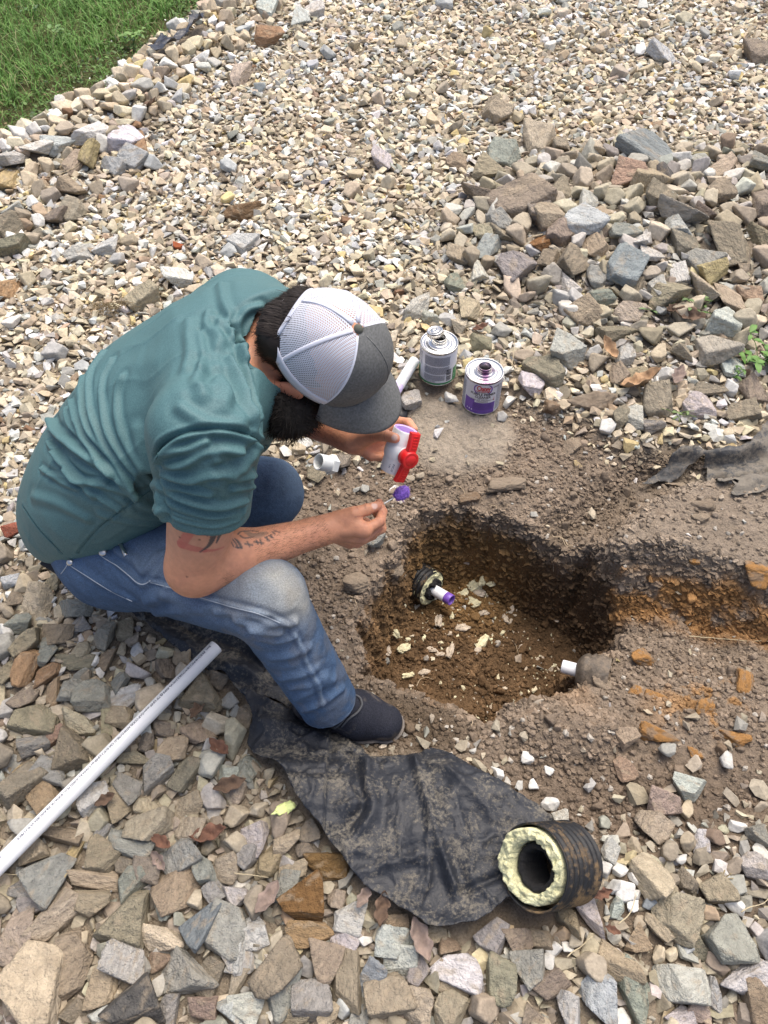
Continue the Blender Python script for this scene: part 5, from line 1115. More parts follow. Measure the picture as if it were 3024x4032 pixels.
for st in ([(1000,1400),(985,1460),(900,1570),(830,1620)],[(985,1480),(915,1590),(850,1640)],[(690,1358),(740,1350),(790,1345)],[(1000,1330),(985,1300),(965,1285)],[(700,1240),(720,1275)],[(790,1225),(800,1262)]):  # near hand: creases and the shade between fingers drawn as dark reddish lines
    skin = ink_or_shade(skin, [(1150+.3617*a, 1550+.3617*b-6) for a, b in st], .0011, .0008, (.27, .10, .07), .55)
for st in ([(1010,420),(1000,455),(1010,500)],[(870,430),(875,480),(885,520)],[(850,440),(850,490)],[(1060,290),(1040,340),(1020,370)],[(1200,300),(1215,330)]):  # far hand: joint creases, their shade drawn into the skin colour too
    skin = ink_or_shade(skin, [(1150+.3617*a, 1550+.3617*b) for a, b in st], .0010, .0007, (.27, .11, .08), .5)
m_skin = mat('skin', rough=.52, spec=.38, attr='Col', sss=.12, noise=[(90, .93, 1.06, 4)], bump=[(160, .0022, .35), (55, .006, .25)])
body = link('body', mesh_np('body', BV, BF, m_skin, True, np.clip(skin, .01, .9)), man)
for s in (-1, 1):
    V, F = ico(3); V = V*.0125+(HC-.050*K+.082*FW+s*.031*LW)
    link('eye', mesh_np('eye', V, F, mat('eye', (.7, .68, .65), rough=.2) if s < 0 else MATS['eye'], True), body)

# ---- shirt
SH = [('c', (T1-.01*nT, T2, .135, .216, (nT, .66)), 0), ('c', (T2, T3_, .216, .232, (nT, .66)), .05), ('c', (T3_, T4, .232, .212, (nT, .68)), .05), ('c', (T4, T5_, .212, .192, (nT, .70)), .05),
      ('c', (SR+.02*nT, SL+.02*nT, .082, .082), .06)]
armR = (ER-SR)/np.linalg.norm(ER-SR); armL = (EL-SL)/np.linalg.norm(EL-SL)
SH += [('c', (SR+.012*nT, SR+armR*.14, .088, .082), .030), ('c', (SL+.012*nT, SL+armL*.14, .090, .080), .03)]
SH += [('c', (HC-.075*K-.060*FW, T1+.015*nT, .080, .092), .045)]
hA, hB, hC = WD(92, 1925, 1.84), WD(250, 2185, 1.64), WD(660, 2110, 1.50)
hemN = np.cross(hB-hA, hC-hA); hemN /= np.linalg.norm(hemN)
if hemN@(T2-hA) > 0: hemN = -hemN
sleeve_end = {}
colN = (HC-.03*K-.06*FW)-(T1+.01*nT); colN /= np.linalg.norm(colN)
colP = T1+.01*nT+colN*.142
def shirt_sd(P):
    d = prims(P, SH)
    d = smax(d, (P-hA)@hemN, .006)
    for S_, ar, L_ in ((SR, armR, .134), (SL, armL, .134)):
        t = (P-S_)@ar; near = np.linalg.norm((P-S_)-np.outer(t, ar), axis=1)
        cut = np.where(near < .14, t-L_, -1.0); d = np.where(t > L_*.6, smax(d, cut, .004), d)
    t = (P-colP)@colN; near = np.linalg.norm((P-colP)-np.outer(t, colN), axis=1)
    d = np.where(near < .105, smax(d, t, .008), d)
    b = body_sd(P)-.006
    # hollow near sleeve ends, collar
    m = np.minimum.reduce([np.abs((P-(SR+armR*.134))@armR)+np.where(np.linalg.norm(P-(SR+armR*.134), axis=1) < .12, 0, 1), np.abs((P-colP)@colN)+np.where(np.linalg.norm(P-colP, axis=1) < .085, 0, 1)])
    return np.where(m < .03, smax(d, -b, .003), d)
SV, SF = sdf_mesh(shirt_sd, (-1.0, .70, .12), (.05, 1.55, .95), .0036, margin=1.5)
SV = relax(SV, SF, 4, .5); print('shirt', len(SV), time.time()-t0)
SS = Surf(SV, SF); SN = vnormals(SV, SF)
FOLDS = [([(480,560),(400,700),(385,850),(420,1000),(520,1150),(640,1290),(700,1370)], .0055, .007),
 ([(520,560),(440,680),(425,850),(470,1020),(570,1180),(690,1330)], .005, .007),
 ([(560,600),(500,720),(500,880),(540,1040),(640,1200),(740,1330)], .0045, .008),
 ([(620,700),(580,800),(590,950),(640,1100),(740,1250),(830,1340)], .004, .009),
 ([(330,840),(350,950),(400,1060),(500,1180),(560,1250)], .005, .007),
 ([(215,950),(240,1010),(320,1080),(430,1160),(540,1230),(640,1330),(700,1380)], .010, .010),
 ([(300,880),(310,960),(380,1060),(470,1150)], .004, .007),
 ([(270,800),(225,880),(215,960)], .006, .01),
 ([(200,1070),(300,1220),(400,1330),(450,1380)], .005, .008), ([(160,1220),(260,1290),(360,1330)], .004, .006), ([(310,1240),(420,1300),(560,1330),(680,1390)], .005, .008), ([(240,1130),(350,1260),(470,1370),(600,1450)], .005, .008),
 ([(210,1250),(330,1280),(430,1300),(520,1300)], .003, .006),
 ([(1110,330),(1100,400),(1150,450),(1170,520)], .0045, .010), ([(1150,350),(1185,390),(1240,430)], .0035, .008), ([(1000,380),(1005,480),(1010,560),(985,640)], .004, .013), ([(1060,440),(1080,560),(1070,660)], .004, .008),
 ([(1250,460),(1245,400),(1190,375),(1165,400),(1180,450),(1200,500)], .0035, .008),
 ([(1180,170),(1195,260),(1230,340),(1260,380)], .004, .010),
 ([(950,870),(1050,935),(1180,975),(1330,950),(1370,900)], .004, .011), ([(1090,720),(1120,680),(1190,665),(1250,720),(1290,810),(1270,860)], -.005, .012),
 ([(1240,600),(1300,740),(1350,870),(1385,970)], .007, .010), ([(1290,500),(1330,650),(1370,800),(1410,930)], .006, .008),
 ([(1410,300),(1340,318),(1295,370),(1290,460),(1330,600)], .006, .008),
 ([(1070,620),(1060,720),(1080,800)], .004, .012),
 ([(810,1160),(850,1080),(960,1020),(1100,992),(1250,998),(1370,1035),(1440,1100)], -.006, .005), ([(820,1180),(860,1105),(965,1042),(1100,1015),(1250,1020),(1360,1055)], .004, .006),
 ([(830,1170),(900,1125),(1000,1115),(1100,1070)], .006, .008), ([(845,1210),(950,1205),(1080,1140),(1200,1115),(1300,1130)], .006, .008), ([(850,1255),(1000,1290),(1100,1265),(1200,1250),(1300,1285),(1430,1240)], .006, .009),
 ([(860,1340),(960,1395),(1080,1432),(1200,1440),(1330,1405)], .005, .008), ([(880,1390),(1010,1440),(1150,1480),(1310,1460)], -.003, .006), ([(1200,1200),(1300,1180),(1380,1100)], -.006, .012), ([(1380,1330),(1430,1290),(1450,1235)], .008, .010), ([(1260,1340),(1330,1330),(1400,1320)], .005, .007),
 ([(840,1300),(900,1330),(1000,1350),(1120,1370)], .005, .007), ([(1160,1170),(1260,1225),(1360,1250)], .004, .009),
 ([(855,1450),(900,1490),(1000,1530),(1150,1553),(1290,1515)], .0025, .004), ([(855,1415),(900,1452),(1000,1492),(1150,1518),(1310,1480)], -.002, .003),
 ([(780,1340),(660,1430),(520,1530),(430,1620),(370,1700)], -.0025, .003), ([(60,1430),(150,1560),(280,1700)], -.002, .003),
 ([(110,1380),(250,1420),(420,1500)], .003, .012), ([(700,1400),(780,1440),(850,1460)], .005, .009), ([(500,1480),(640,1520),(800,1540)], .003, .01), ([(820,1380),(840,1440),(850,1520)], .006, .01),
 ([(600,700),(700,640),(800,620)], .002, .03), ([(700,1000),(720,1150),(780,1290)], .003, .014)]
disp = np.zeros(len(SV))
for L, amp, wd in FOLDS:
    P3 = SS.line(c2(L), 5)
    if len(P3) < 2: continue
    P3 = P3[np.r_[True, np.linalg.norm(np.diff(P3, axis=0), axis=1) < .06]]
    if len(P3) < 2: continue
    bb = (SV > P3.min(0)-.06).all(1) & (SV < P3.max(0)+.06).all(1); d = line_dist(SV[bb], P3)
    # fade the ends
    w = 1.0
    wd *= .8; disp[bb] += 1.25*amp*(np.exp(-(d/wd)**2)-.5*np.exp(-((d-1.9*wd)/wd)**2))
along = np.column_stack([SV@((T1-T5_)/np.linalg.norm(T1-T5_)), SV@nT, SV@np.cross(nT, (T1-T5_)/np.linalg.norm(T1-T5_))])
disp += .0035*fbm(along*np.array([1.0, 1, .45]), 9, 3, 14)+.0012*fbm(along*np.array([1.0, 1, .3]), 34, 3, 15)
disp += .0020*(1-np.abs(fbm(along*np.array([.5, 1, 1.3])+.02*fbm(SV, 9, 2, 5)[:, None], 9, 2, 27))*3).clip(0, 1)**4*sstep(-.2, .3, fbm(SV, 5, 2, 18)+.1)
SV2 = SV+SN*disp[:, None]
def heather(N, L, tc, cur, b):
    n = N.new('ShaderNodeTexNoise'); n.inputs['Scale'].default_value = 420; n.inputs['Detail'].default_value = 3; L.new(tc.outputs['Object'], n.inputs['Vector'])
    r = N.new('ShaderNodeMapRange'); r.inputs[1].default_value = .25; r.inputs[2].default_value = .65; L.new(n.outputs['Fac'], r.inputs[0])
    mx = N.new('ShaderNodeMix'); mx.data_type = 'RGBA'; mx.inputs['A'].default_value = (.050, .122, .134, 1); mx.inputs['B'].default_value = (.090, .186, .198, 1); L.new(r.outputs[0], mx.inputs['Factor'])
    return mx.outputs['Result']
m_shirt = mat('teal_jersey', rough=.60, spec=.32, extra=heather)
shirt = link('shirt', mesh_np('shirt', SV2, SF, m_shirt, True), man)
SS2 = Surf(SV2, SF)

m_tealth = mat('teal_thread', (.035, .105, .112), rough=.7)
for L in ([(780,1345),(660,1432),(520,1530),(430,1620),(372,1700)], [(62,1440),(150,1565),(285,1702)], [(815,1165),(850,1085),(960,1022),(1100,994),(1250,1000),(1370,1037),(1440,1105)]):
    P3 = SS2.line(c2(L), 6)
    if len(P3) > 3: P3 = P3[np.r_[True, np.linalg.norm(np.diff(P3, axis=0), axis=1) < .05]]; mb = MB(); mb.add(*tube(P3, .0011, 6)); link('seam', mb.mesh('seam', m_tealth), shirt)

# ---- jeans
J = [('c', (HR, KR, .128, .078), 0), ('c', (KR, AR, .074, .064), .02), ('c', (HL, KL, .12, .090), .0), ('c', (KL, AL, .088, .06), .02), ('c', (HR, HL, .135, .135), .05), ('c', (T5_, T5_*.4+T4*.6, .165, .16, (nT, .72)), .05)]
shin = (AR-KR)/np.linalg.norm(AR-KR)
def jeans_sd(P):
    d = prims(P, [J[0], J[1]]); e = prims(P, [J[2], J[3]]); d = smin(d, e, .012)
    for x in J[4:]: d = smin(d, cap_sd(P, *x[1]), x[2])
    t = (P-AR)@shin; lat = np.linalg.norm(P-AR-np.outer(t, shin), axis=1)
    d = np.where((t > -.05) & (lat < .12), smax(d, t-.012, .004), d)
    d = np.where((t > -.06) & (lat < .12), smax(d, -(cap_sd(P, AR-.03*shin, AR+.06*shin, .050, .052)), .003), d)
    d = smax(d, -((P-hA)@hemN)-.05, .01)
    return smax(d, -(P[:, 2]-gz(P[:, 0], P[:, 1])-.002), .006)
JV, JF = sdf_mesh(jeans_sd, (-1.0, .5, -.12), (.06, 1.5, .62), .0042, margin=1.5)
JV = relax(JV, JF, 3, .5); print('jeans', len(JV), time.time()-t0)
SJ = Surf(JV, JF); JN = vnormals(JV, JF)
def c5(L): return [(150+.9042*a, 2050+.9042*b) for a, b in L]
JFOLD = [([(440,430),(560,400),(700,395)], .003, .01),
 ([(930,480),(1000,500),(1060,495)], .007, .009), ([(860,440),(960,470),(1050,460),(1120,450)], .006, .009), ([(960,520),(1040,530),(1110,510)], .005, .008), ([(780,400),(880,410),(980,440)], .004, .009),
 ([(1010,600),(1100,590),(1180,560)], .003, .01), ([(1060,690),(1130,680),(1210,650)], .003, .01), ([(1120,780),(1200,740),(1290,690)], .003, .01), ([(1150,830),(1240,800),(1330,730)], .003, .008), ([(1100,730),(1180,720),(1260,680)], .003, .009),
 ([(280,130),(330,180),(390,230),(440,275),(480,265),(530,200),(550,130)], .004, .006), ([(340,130),(420,170),(460,220),(520,150)], .004, .009), ([(140,180),(220,240),(300,290),(410,350)], .003, .008),
 ([(490,265),(600,295),(700,330),(840,370),(960,400),(1060,440),(1110,480),(1150,560),(1180,640),(1220,720),(1240,800)], .0026, .0042),
 ([(550,330),(650,360),(760,390)], .003, .012), ([(1000,260),(1060,330),(1070,420)], .002, .015), ([(560,300),(520,340),(470,360)], .003, .01)]
jd = np.zeros(len(JV))
for L, amp, wd in JFOLD:
    P3 = SJ.line(c5(L), 5)
    if len(P3) < 2: continue
    d = line_dist(JV, P3); jd += 1.45*amp*(np.exp(-(d/wd)**2)-.5*np.exp(-((d-1.9*wd)/wd)**2))
jd += .004*fbm(JV*np.array([.7, 1, 1]), 11, 3, 24)+.0015*fbm(JV, 40, 3, 25)
# far leg folds
JV2 = relax(JV+JN*jd[:, None], JF, 1, .3)
q1 = fbm(JV2, 9, 4, 41); q2 = fbm(JV2, 45, 4, 42); q3 = fbm(JV2, 150, 2, 43)
base = np.array([[.060, .105, .185]])*(1+.30*q1+.25*q2+.2*q3)[:, None]
def fade(c, pts, w, op, col):
    P3 = SJ.line(pts, 4)
    if len(P3) < 2: return c
    d = line_dist(JV2, P3); return blend(c, np.exp(-(d/w)**2)*op*(1+.45*q2+.2*q1), col)
# worn, pale thigh front and knee; darker inner folds of the cloth are left to the light
h1 = KR+np.array([-.02, -.02, .07]); d1 = cap_sd(JV2, HR*.35+KR*.65+np.array([0, -.02, .09]), h1, 0, 0); base = blend(base, np.exp(-(d1/.085)**2)*.62*(1+.3*q2), (.215, .27, .335))
d1 = np.linalg.norm(JV2-(KR+np.array([.03, -.03, .055])), axis=1); base = blend(base, np.exp(-(d1/.055)**2)*.75*(1+.35*q2), (.31, .315, .295))
d1 = cap_sd(JV2, KR+np.array([0, -.08, -.02]), AR+np.array([0, -.06, .1]), 0, 0); base = blend(base, np.exp(-(d1/.05)**2)*.35, (.15, .22, .33))
d1 = cap_sd(JV2, HR+np.array([-.1, -.05, .1]), HR+np.array([.15, -.06, .1]), 0, 0); base = blend(base, np.exp(-(d1/.10)**2)*.35, (.14, .20, .30))
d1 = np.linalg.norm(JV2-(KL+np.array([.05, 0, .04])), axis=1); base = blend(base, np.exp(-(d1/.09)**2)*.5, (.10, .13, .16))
base = fade(base, [(900, 2290), (1000, 2290), (1110, 2300), (1170, 2360)], .050, .70, (.23, .275, .32))
base = fade(base, [(1110, 2270), (1165, 2330), (1195, 2400)], .040, .85, (.36, .36, .33))
base = fade(base, [(560, 2200), (640, 2230), (700, 2300)], .045, .45, (.20, .25, .31))
base = fade(base, [(1190, 2470), (1210, 2560), (1240, 2660)], .030, .45, (.17, .23, .32))
base = fade(base, [(960, 2480), (1040, 2500), (1120, 2490)], .012, .35, (.19, .25, .33))
for L in ([(490,265),(600,295),(700,330),(840,370),(960,400),(1060,440),(1110,480),(1150,560),(1180,640),(1220,720),(1240,800)],):
    P3 = SJ.line(c5(L), 6); d = line_dist(JV2, P3); base = blend(base, np.exp(-(d/.0035)**2)*.55*(1+.5*q3), (.27, .34, .42))
    base = blend(base, np.exp(-((d-.009)/.003)**2)*.35, (.03, .06, .13))
t = (JV2-AR)@shin; lat = np.linalg.norm(JV2-AR-np.outer(t, shin), axis=1); base = blend(base, ((t > .004) & (lat < .09))*.5, (.22, .30, .42))
mudj = sstep(.02, .28, fbm(JV2, 24, 4, 47)+.35*sstep(.25, .05, JV2[:, 2])); nearshin = cap_sd(JV2, KR, AR, .10, .10) < 0; base = blend(base, mudj*nearshin*.22, (.20, .175, .14))
def weave(N, L, tc, cur, b):
    n = N.new('ShaderNodeTexNoise'); n.inputs['Scale'].default_value = 420; n.inputs['Detail'].default_value = 2; L.new(tc.outputs['Object'], n.inputs['Vector'])
    r = N.new('ShaderNodeMapRange'); r.inputs[1].default_value = .3; r.inputs[2].default_value = .7; r.inputs[3].default_value = .78; r.inputs[4].default_value = 1.25; L.new(n.outputs['Fac'], r.inputs[0])
    m = N.new('ShaderNodeVectorMath'); m.operation = 'SCALE'; L.new(cur, m.inputs[0]); L.new(r.outputs[0], m.inputs['Scale']); return m.outputs[0]
m_jeans = mat('worn_denim', rough=.85, spec=.15, attr='Col', extra=weave, bump=[(400, .0010, .6), (80, .005, .45)])
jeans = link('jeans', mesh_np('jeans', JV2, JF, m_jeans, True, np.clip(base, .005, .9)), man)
SJ2 = Surf(JV2, JF)
m_thread = mat('pale_thread', (.42, .47, .52), rough=.8)
def seam(pts, r, m, name='seam', par=None, dash=False):
    P3 = SJ2.line(pts, 6)
    if len(P3) < 3: return
    jump = np.linalg.norm(np.diff(P3, axis=0), axis=1) < .05
    P3 = P3[np.r_[True, jump]]
    mb = MB(); mb.add(*tube(P3+np.array([0, 0, .0005]), r, 6)); link(name, mb.mesh(name, m), par or jeans)
seam(c5([(240,125),(290,165),(340,195),(390,235),(430,270),(460,278),(490,262)]), .0011, m_thread)
seam(c5([(130,190),(200,235),(270,280),(340,320),(410,352)]), .0010, m_thread)
seam(c5([(133,180),(120,205),(100,232)]), .0010, m_thread)
seam(c5([(490,270),(600,300),(700,333),(840,376),(960,407),(1055,447)]), .0010, m_thread)
m_tin = mat('tin', (.62, .62, .61), rough=.28, metal=1.0, noise=[(60, .85, 1.08, 4)], bump=[(40, .003, .25)])
for (a, b, r) in ((405, 2172, .0085), (275, 2213, .0075)):
    h, n = SJ2.hit(a, b)
    if h is not None:
        V, F = lathe([(0, .0035), (r*.55, .0034), (r*.8, .0022), (r, .001), (r, -.001)], h, n, 20); mb = MB(); mb.add(V, F); link('rivet', mb.mesh('rivet', m_tin), jeans)

# ---- folding knife clipped in the pocket
h, n = SJ2.hit(482, 2152)
if h is not None:
    kn = empty('pocket_knife', h); tag(kn, 'silver clip of a folding knife hooked over the jeans pocket below the shirt hem', 'knife clip')
    a_ = SJ2.hit(470, 2126)[0]; b_ = SJ2.hit(498, 2190)[0]
    if a_ is not None and b_ is not None:
        d_ = (b_-a_)/np.linalg.norm(b_-a_); s_ = np.cross(d_, n); s_ /= np.linalg.norm(s_); L_ = np.linalg.norm(b_-a_); V = []
        for i in range(9):
            t_ = i/8; w_ = .0042*(1-.25*math.sin(t_*3)); up_ = .003+.003*math.sin(t_*math.pi)
            for sgn in (-1, 1): V += [a_+d_*L_*t_+s_*w_*sgn+n*up_, a_+d_*L_*t_+s_*w_*sgn+n*(up_-.0012)]
        F = []
        for i in range(8): o_ = i*4; F += [(o_, o_+2, o_+6, o_+4), (o_+1, o_+5, o_+7, o_+3), (o_, o_+4, o_+5, o_+1), (o_+2, o_+3, o_+7, o_+6)]
        F += [(0, 1, 3, 2), (32, 34, 35, 33)]; mb = MB(); mb.add(V, F); link('clip', mb.mesh('clip', m_tin), kn)

# ---- shoe
def gpt(px, py): p = on_ground(px, py); return p
toe = gpt(1514, 2866); toe[2] += .034; heel = np.array([AR[0]-.040, AR[1]+.03, gz(AR[0]-.07, AR[1])[0]+.042])
if True:
    fd = toe-heel; fd[2] = 0; fd /= np.linalg.norm(fd); sd_ = np.array([-fd[1], fd[0], 0])
mid = heel*.35+toe*.65
SHOE = [('c', (heel, mid, .040, .050, ), 0), ('c', (mid, toe, .052, .041, (np.array([0, 0, 1.]), .85)), .02), ('c', (heel+np.array([0, 0, .01]), AR+np.array([0, 0, .02]), .037, .037), .03), ('c', (AR+np.array([.0, 0, -.01]), mid+np.array([0, 0, .01]), .036, .036), .03)]
gzm = min(toe[2]-.036, heel[2]-.04)
def shoe_sd(P):
    d = prims(P, SHOE); s = heel+(((P-heel)@fd)[:, None])*fd; return smax(d, -(P[:, 2]-(gzm+.014)), .003)
V, F = sdf_mesh(shoe_sd, (-.35, .52, -.1), (.10, .90, .25), .003); V = relax(V, F, 2, .5)
qn = fbm(V, 30, 4, 61); c = np.array([[.022, .024, .034]])*(1+.25*qn)[:, None]
c = blend(c, sstep(.02, .30, fbm(V, 26, 4, 62)+.25*sstep(.05, .02, V[:, 2]-gzm))*.5, (.16, .135, .11))
m_shoe = mat('knit_shoe', rough=.8, spec=.2, attr='Col', noise=[(300, .7, 1.3, 2)], bump=[(350, .0015, .6)])
shoe = link('shoe', mesh_np('shoe', V, F, m_shoe, True, np.clip(c, .005, .9)), man)
def sole_sd(P):
    d = prims(P, SHOE)-.0065; return np.maximum(d, np.abs(P[:, 2]-(gzm+.008))-.015)
V, F = sdf_mesh(sole_sd, (-.35, .52, -.1), (.10, .90, .10), .003); V = relax(V, F, 2, .5)
c = blend(np.array([[.03, .032, .04]])*np.ones((len(V), 1)), sstep(-.35, .15, fbm(V, 24, 4, 63))*.85, (.20, .17, .14))
link('sole', mesh_np('sole', V, F, mat('rubber_sole', rough=.7, attr='Col', bump=[(120, .003, .4)]), True, c), shoe)
Sshoe = Surf(*[np.array(x) for x in (sdf_mesh(shoe_sd, (-.35, .52, -.1), (.10, .90, .25), .004))])
m_lace = mat('grey_lace', (.075, .078, .085), rough=.8)
for L in ([(1395,2738),(1392,2775),(1370,2810),(1340,2850),(1318,2868)], [(1418,2748),(1425,2775),(1408,2805),(1375,2830),(1345,2862)], [(1384,2735),(1410,2742),(1425,2760)]):
    P3 = Sshoe.line(L, 6)
    if len(P3) > 2:
        mb = MB(); mb.add(*tube(P3+np.array([0, -.001, .003]), .0026, 6)); link('lace', mb.mesh('lace', m_lace), shoe)

# ---- cap: mesh crown, grey front, seams, button, peak, strap
def dome(th, ph, grow=0.0):
    a = np.where(np.cos(th) > 0, .110, .107)+grow; b = .0935+grow; h = .122+grow
    r = np.cos(ph)**.72; z = np.sin(ph)**1.0
    fr = sstep(.0, .9, np.cos(th))                       # the front panel stands up more squarely
    r = r+(.06*fr*np.sin(2*ph))
    P = HC[None] + (a*r*np.cos(th))[:, None]*FW + (b*r*np.sin(th))[:, None]*LW + (h*z-.022)[:, None]*K
    return P
def dome_grid(t0_, t1_, p0, p1, nt, npn, grow=0.0, hole=None):
    t = np.linspace(t0_, t1_, nt); p = np.linspace(p0, p1, npn); T, P_ = np.meshgrid(t, p); T, P_ = T.ravel(), P_.ravel()
    V = dome(T, P_, grow); i = np.arange((npn-1)*(nt-1)); r, c = i//(nt-1), i % (nt-1); a = r*nt+c
    F = np.column_stack([a, a+1, a+nt+1, a+nt])
    if hole is not None: F = F[~hole(T, P_)[F].any(1)]
    return V, F, T, P_
D2R = math.pi/180
opening = lambda T, P_: ((np.minimum(np.abs(T-math.pi), np.abs(T+math.pi))/(40*D2R))**2+(np.clip(P_-8*D2R, 0, 9)/(30*D2R))**2 < 1) & (P_ > 7*D2R)
def open2(T, P_): return ((np.abs(T-math.pi)/(38*D2R))**2+(P_/(32*D2R))**2 < 1) & (P_ < 40*D2R)
def mesh_holes(N, L, tc, cur, b):
    uv = N.new('ShaderNodeUVMap'); sp = N.new('ShaderNodeSeparateXYZ'); L.new(uv.outputs[0], sp.inputs[0])
    def m(op, a, b_=None):
        n = N.new('ShaderNodeMath'); n.operation = op
        for i, x in enumerate((a, b_)):
            if x is None: continue
            if isinstance(x, (int, float)): n.inputs[i].default_value = x
            else: L.new(x, n.inputs[i])
        return n.outputs[0]
    s = m('MULTIPLY', m('SINE', m('MULTIPLY', m('ADD', sp.outputs[0], sp.outputs[1]), math.pi/.0036)), m('SINE', m('MULTIPLY', m('SUBTRACT', sp.outputs[0], sp.outputs[1]), math.pi/.0036)))
    k = m('GREATER_THAN', s, .34)
    tr = N.new('ShaderNodeBsdfTransparent'); ms = N.new('ShaderNodeMixShader'); out = [n for n in N if n.type == 'OUTPUT_MATERIAL'][0]
    L.new(k, ms.inputs[0]); L.new(b.outputs[0], ms.inputs[1]); L.new(tr.outputs[0], ms.inputs[2]); L.new(ms.outputs[0], out.inputs['Surface'])
    return cur
m_mesh = mat('white_cap_mesh', (.70, .715, .79), rough=.7, extra=mesh_holes)
m_white = mat('white_tape', (.68, .70, .79), rough=.75, bump=[(300, .001, .5)])
m_greycap = mat('grey_twill', (.125, .13, .13), rough=.85, noise=[(260, .78, 1.25, 2), (14, .9, 1.1, 3)], bump=[(400, .0006, .5)])
V, F, T, P_ = dome_grid(62*D2R, 298*D2R, 0, 88*D2R, 150, 60, 0, open2)
V = V+ (.0022*fbm(V, 22, 3, 5))[:, None]*K
U = np.column_stack([(T-180*D2R)*np.cos(P_)*.098, P_*.125])
cap = link('cap', mesh_np('cap', V, F, m_mesh, True, None, U), man)
def part(name, V, F, m, par, th=0, **kw):
    o = link(name, mesh_np(name, V, F, m, True, **kw), par)
    if th: md = o.modifiers.new('thickness', 'SOLIDIFY'); md.thickness = th; md.offset = 0
    return o
V, F, T, P_ = dome_grid(-62*D2R, 62*D2R, 0, 89*D2R, 60, 40, .001); part('front_panel', V, F, m_greycap, cap, .001)
def strip(pts, w, name, m, th=.0008, lift=.0011):
    """ribbon over the dome along (theta, phi) points"""
    pts = smooth_line(np.array(pts, float), 6); C_ = dome(pts[:, 0]*D2R, pts[:, 1]*D2R, lift); tg = np.gradient(C_, axis=0); tg /= np.linalg.norm(tg, axis=1)[:, None]
    nr = C_-(HC-.01*K); nr /= np.linalg.norm(nr, axis=1)[:, None]; s = np.cross(tg, nr); s /= np.linalg.norm(s, axis=1)[:, None]
    V = np.stack([C_-s*w/2-nr*.0008, C_-s*w/5, C_+s*w/5, C_+s*w/2-nr*.0008], 1).reshape(-1, 3); n = len(C_)
    i = np.arange((n-1)*3); r, c = i//3, i % 3; a = r*4+c; F = np.column_stack([a, a+1, a+5, a+4]); part(name, V, F, m, cap, th)
for th in (62, 120, 240, 298): strip([(th, 1), (th, 30), (th, 60), (th, 87)], .0075, 'seam_tape', m_white)
strip([(180, 36), (180, 60), (180, 87)], .0075, 'seam_tape', m_white)
strip([(62, 5), (90, 5), (120, 5), (136, 5)], .026, 'rim_band', m_white); strip([(298, 5), (270, 5), (240, 5), (224, 5)], .026, 'rim_band', m_white)
arc = [(180+38*math.cos(a), 2+31*math.sin(a)) for a in np.linspace(0, math.pi, 14)]; strip(arc, .010, 'opening_binding', m_white)
strip([(142, 2), (160, 1), (180, 0), (200, 1), (218, 2)], .016, 'strap', m_white, .002, .003)
strip([(-62, 0), (0, 0), (62, 0)], .004, 'seam_tape', m_greycap, .001)
strip([(0, 3), (0, 40), (0, 86)], .003, 'front_seam', m_greycap, .0006, .0022)
bt = dome(np.array([0.]), np.array([math.pi/2]))[0]; V, F = lathe([(0, .006), (.004, .0055), (.007, .0035), (.0085, 0), (.0085, -.002)], bt, K, 20); mb = MB(); mb.add(V, F)
link('button', mb.mesh('button', mat('dark_twill', (.10, .105, .085), rough=.9, bump=[(400, .001, .6)])), cap)
# peak
nt, nr_ = 41, 14; V = []
for i in range(nr_):
    s = i/(nr_-1)
    for j in range(nt):
        th = (-66+132*j/(nt-1))*D2R; e = math.cos(th*1.30)
        base_ = dome(np.array([th]), np.array([.03]))[0]
        ext = .076*max(e, 0)**.55*s; drop = -.012*s*s-.20*abs(math.sin(th))**2*.10*s
        V.append(base_+FW*ext+K*(drop-.012*abs(math.sin(th))**2*s)+LW*math.sin(th)*.012*s)
i = np.arange((nr_-1)*(nt-1)); r, c = i//(nt-1), i % (nt-1); a = r*nt+c
part('peak', np.array(V), np.column_stack([a, a+1, a+nt+1, a+nt]), m_greycap, cap, .004)

# ---- hair and beard: a soft mass with strands combed over it
m_hair = mat('dark_brown_hair', (.020, .013, .009), rough=.55, spec=.35); m_beard = mat('black_beard', (.010, .008, .007), rough=.7, spec=.25)
def strands(name, V, N_, n, length, flow, m, seed, curl=.3, par=None, w=.0006, lift=.25):
    rs = np.random.RandomState(seed); k = rs.randint(0, len(V), n); p = V[k]; nn = N_[k]; f = flow(p)
    f = f-nn*(f*nn).sum(1)[:, None]; f /= np.linalg.norm(f, axis=1)[:, None]+1e-9
    segs = 5; P = [p]; d = f+nn*lift+rs.normal(0, curl, (n, 3)); L = length*rs.uniform(.5, 1.2, n)
    for s in range(segs-1):
        d = d/np.linalg.norm(d, axis=1)[:, None]; P.append(P[-1]+d*(L/segs)[:, None]); d = d+rs.normal(0, curl*.7, (n, 3))-nn*.18
    P = np.stack(P, 1); tg = np.gradient(P, axis=1); sd = np.cross(tg, nn[:, None, :]); sd /= np.linalg.norm(sd, axis=2)[..., None]+1e-9
    wd = w*np.linspace(1, .3, segs)[None, :, None]; A = P-sd*wd; B_ = P+sd*wd
    V2 = np.stack([A, B_], 2).reshape(n, -1, 3); nv = segs*2; F = []
    for s in range(segs-1): F.append([2*s, 2*s+1, 2*s+3, 2*s+2])
    F = (np.array(F)[None]+(np.arange(n)*nv)[:, None, None]).reshape(-1, 4)
    return link(name, mesh_np(name, V2.reshape(-1, 3), F, m, True), par)
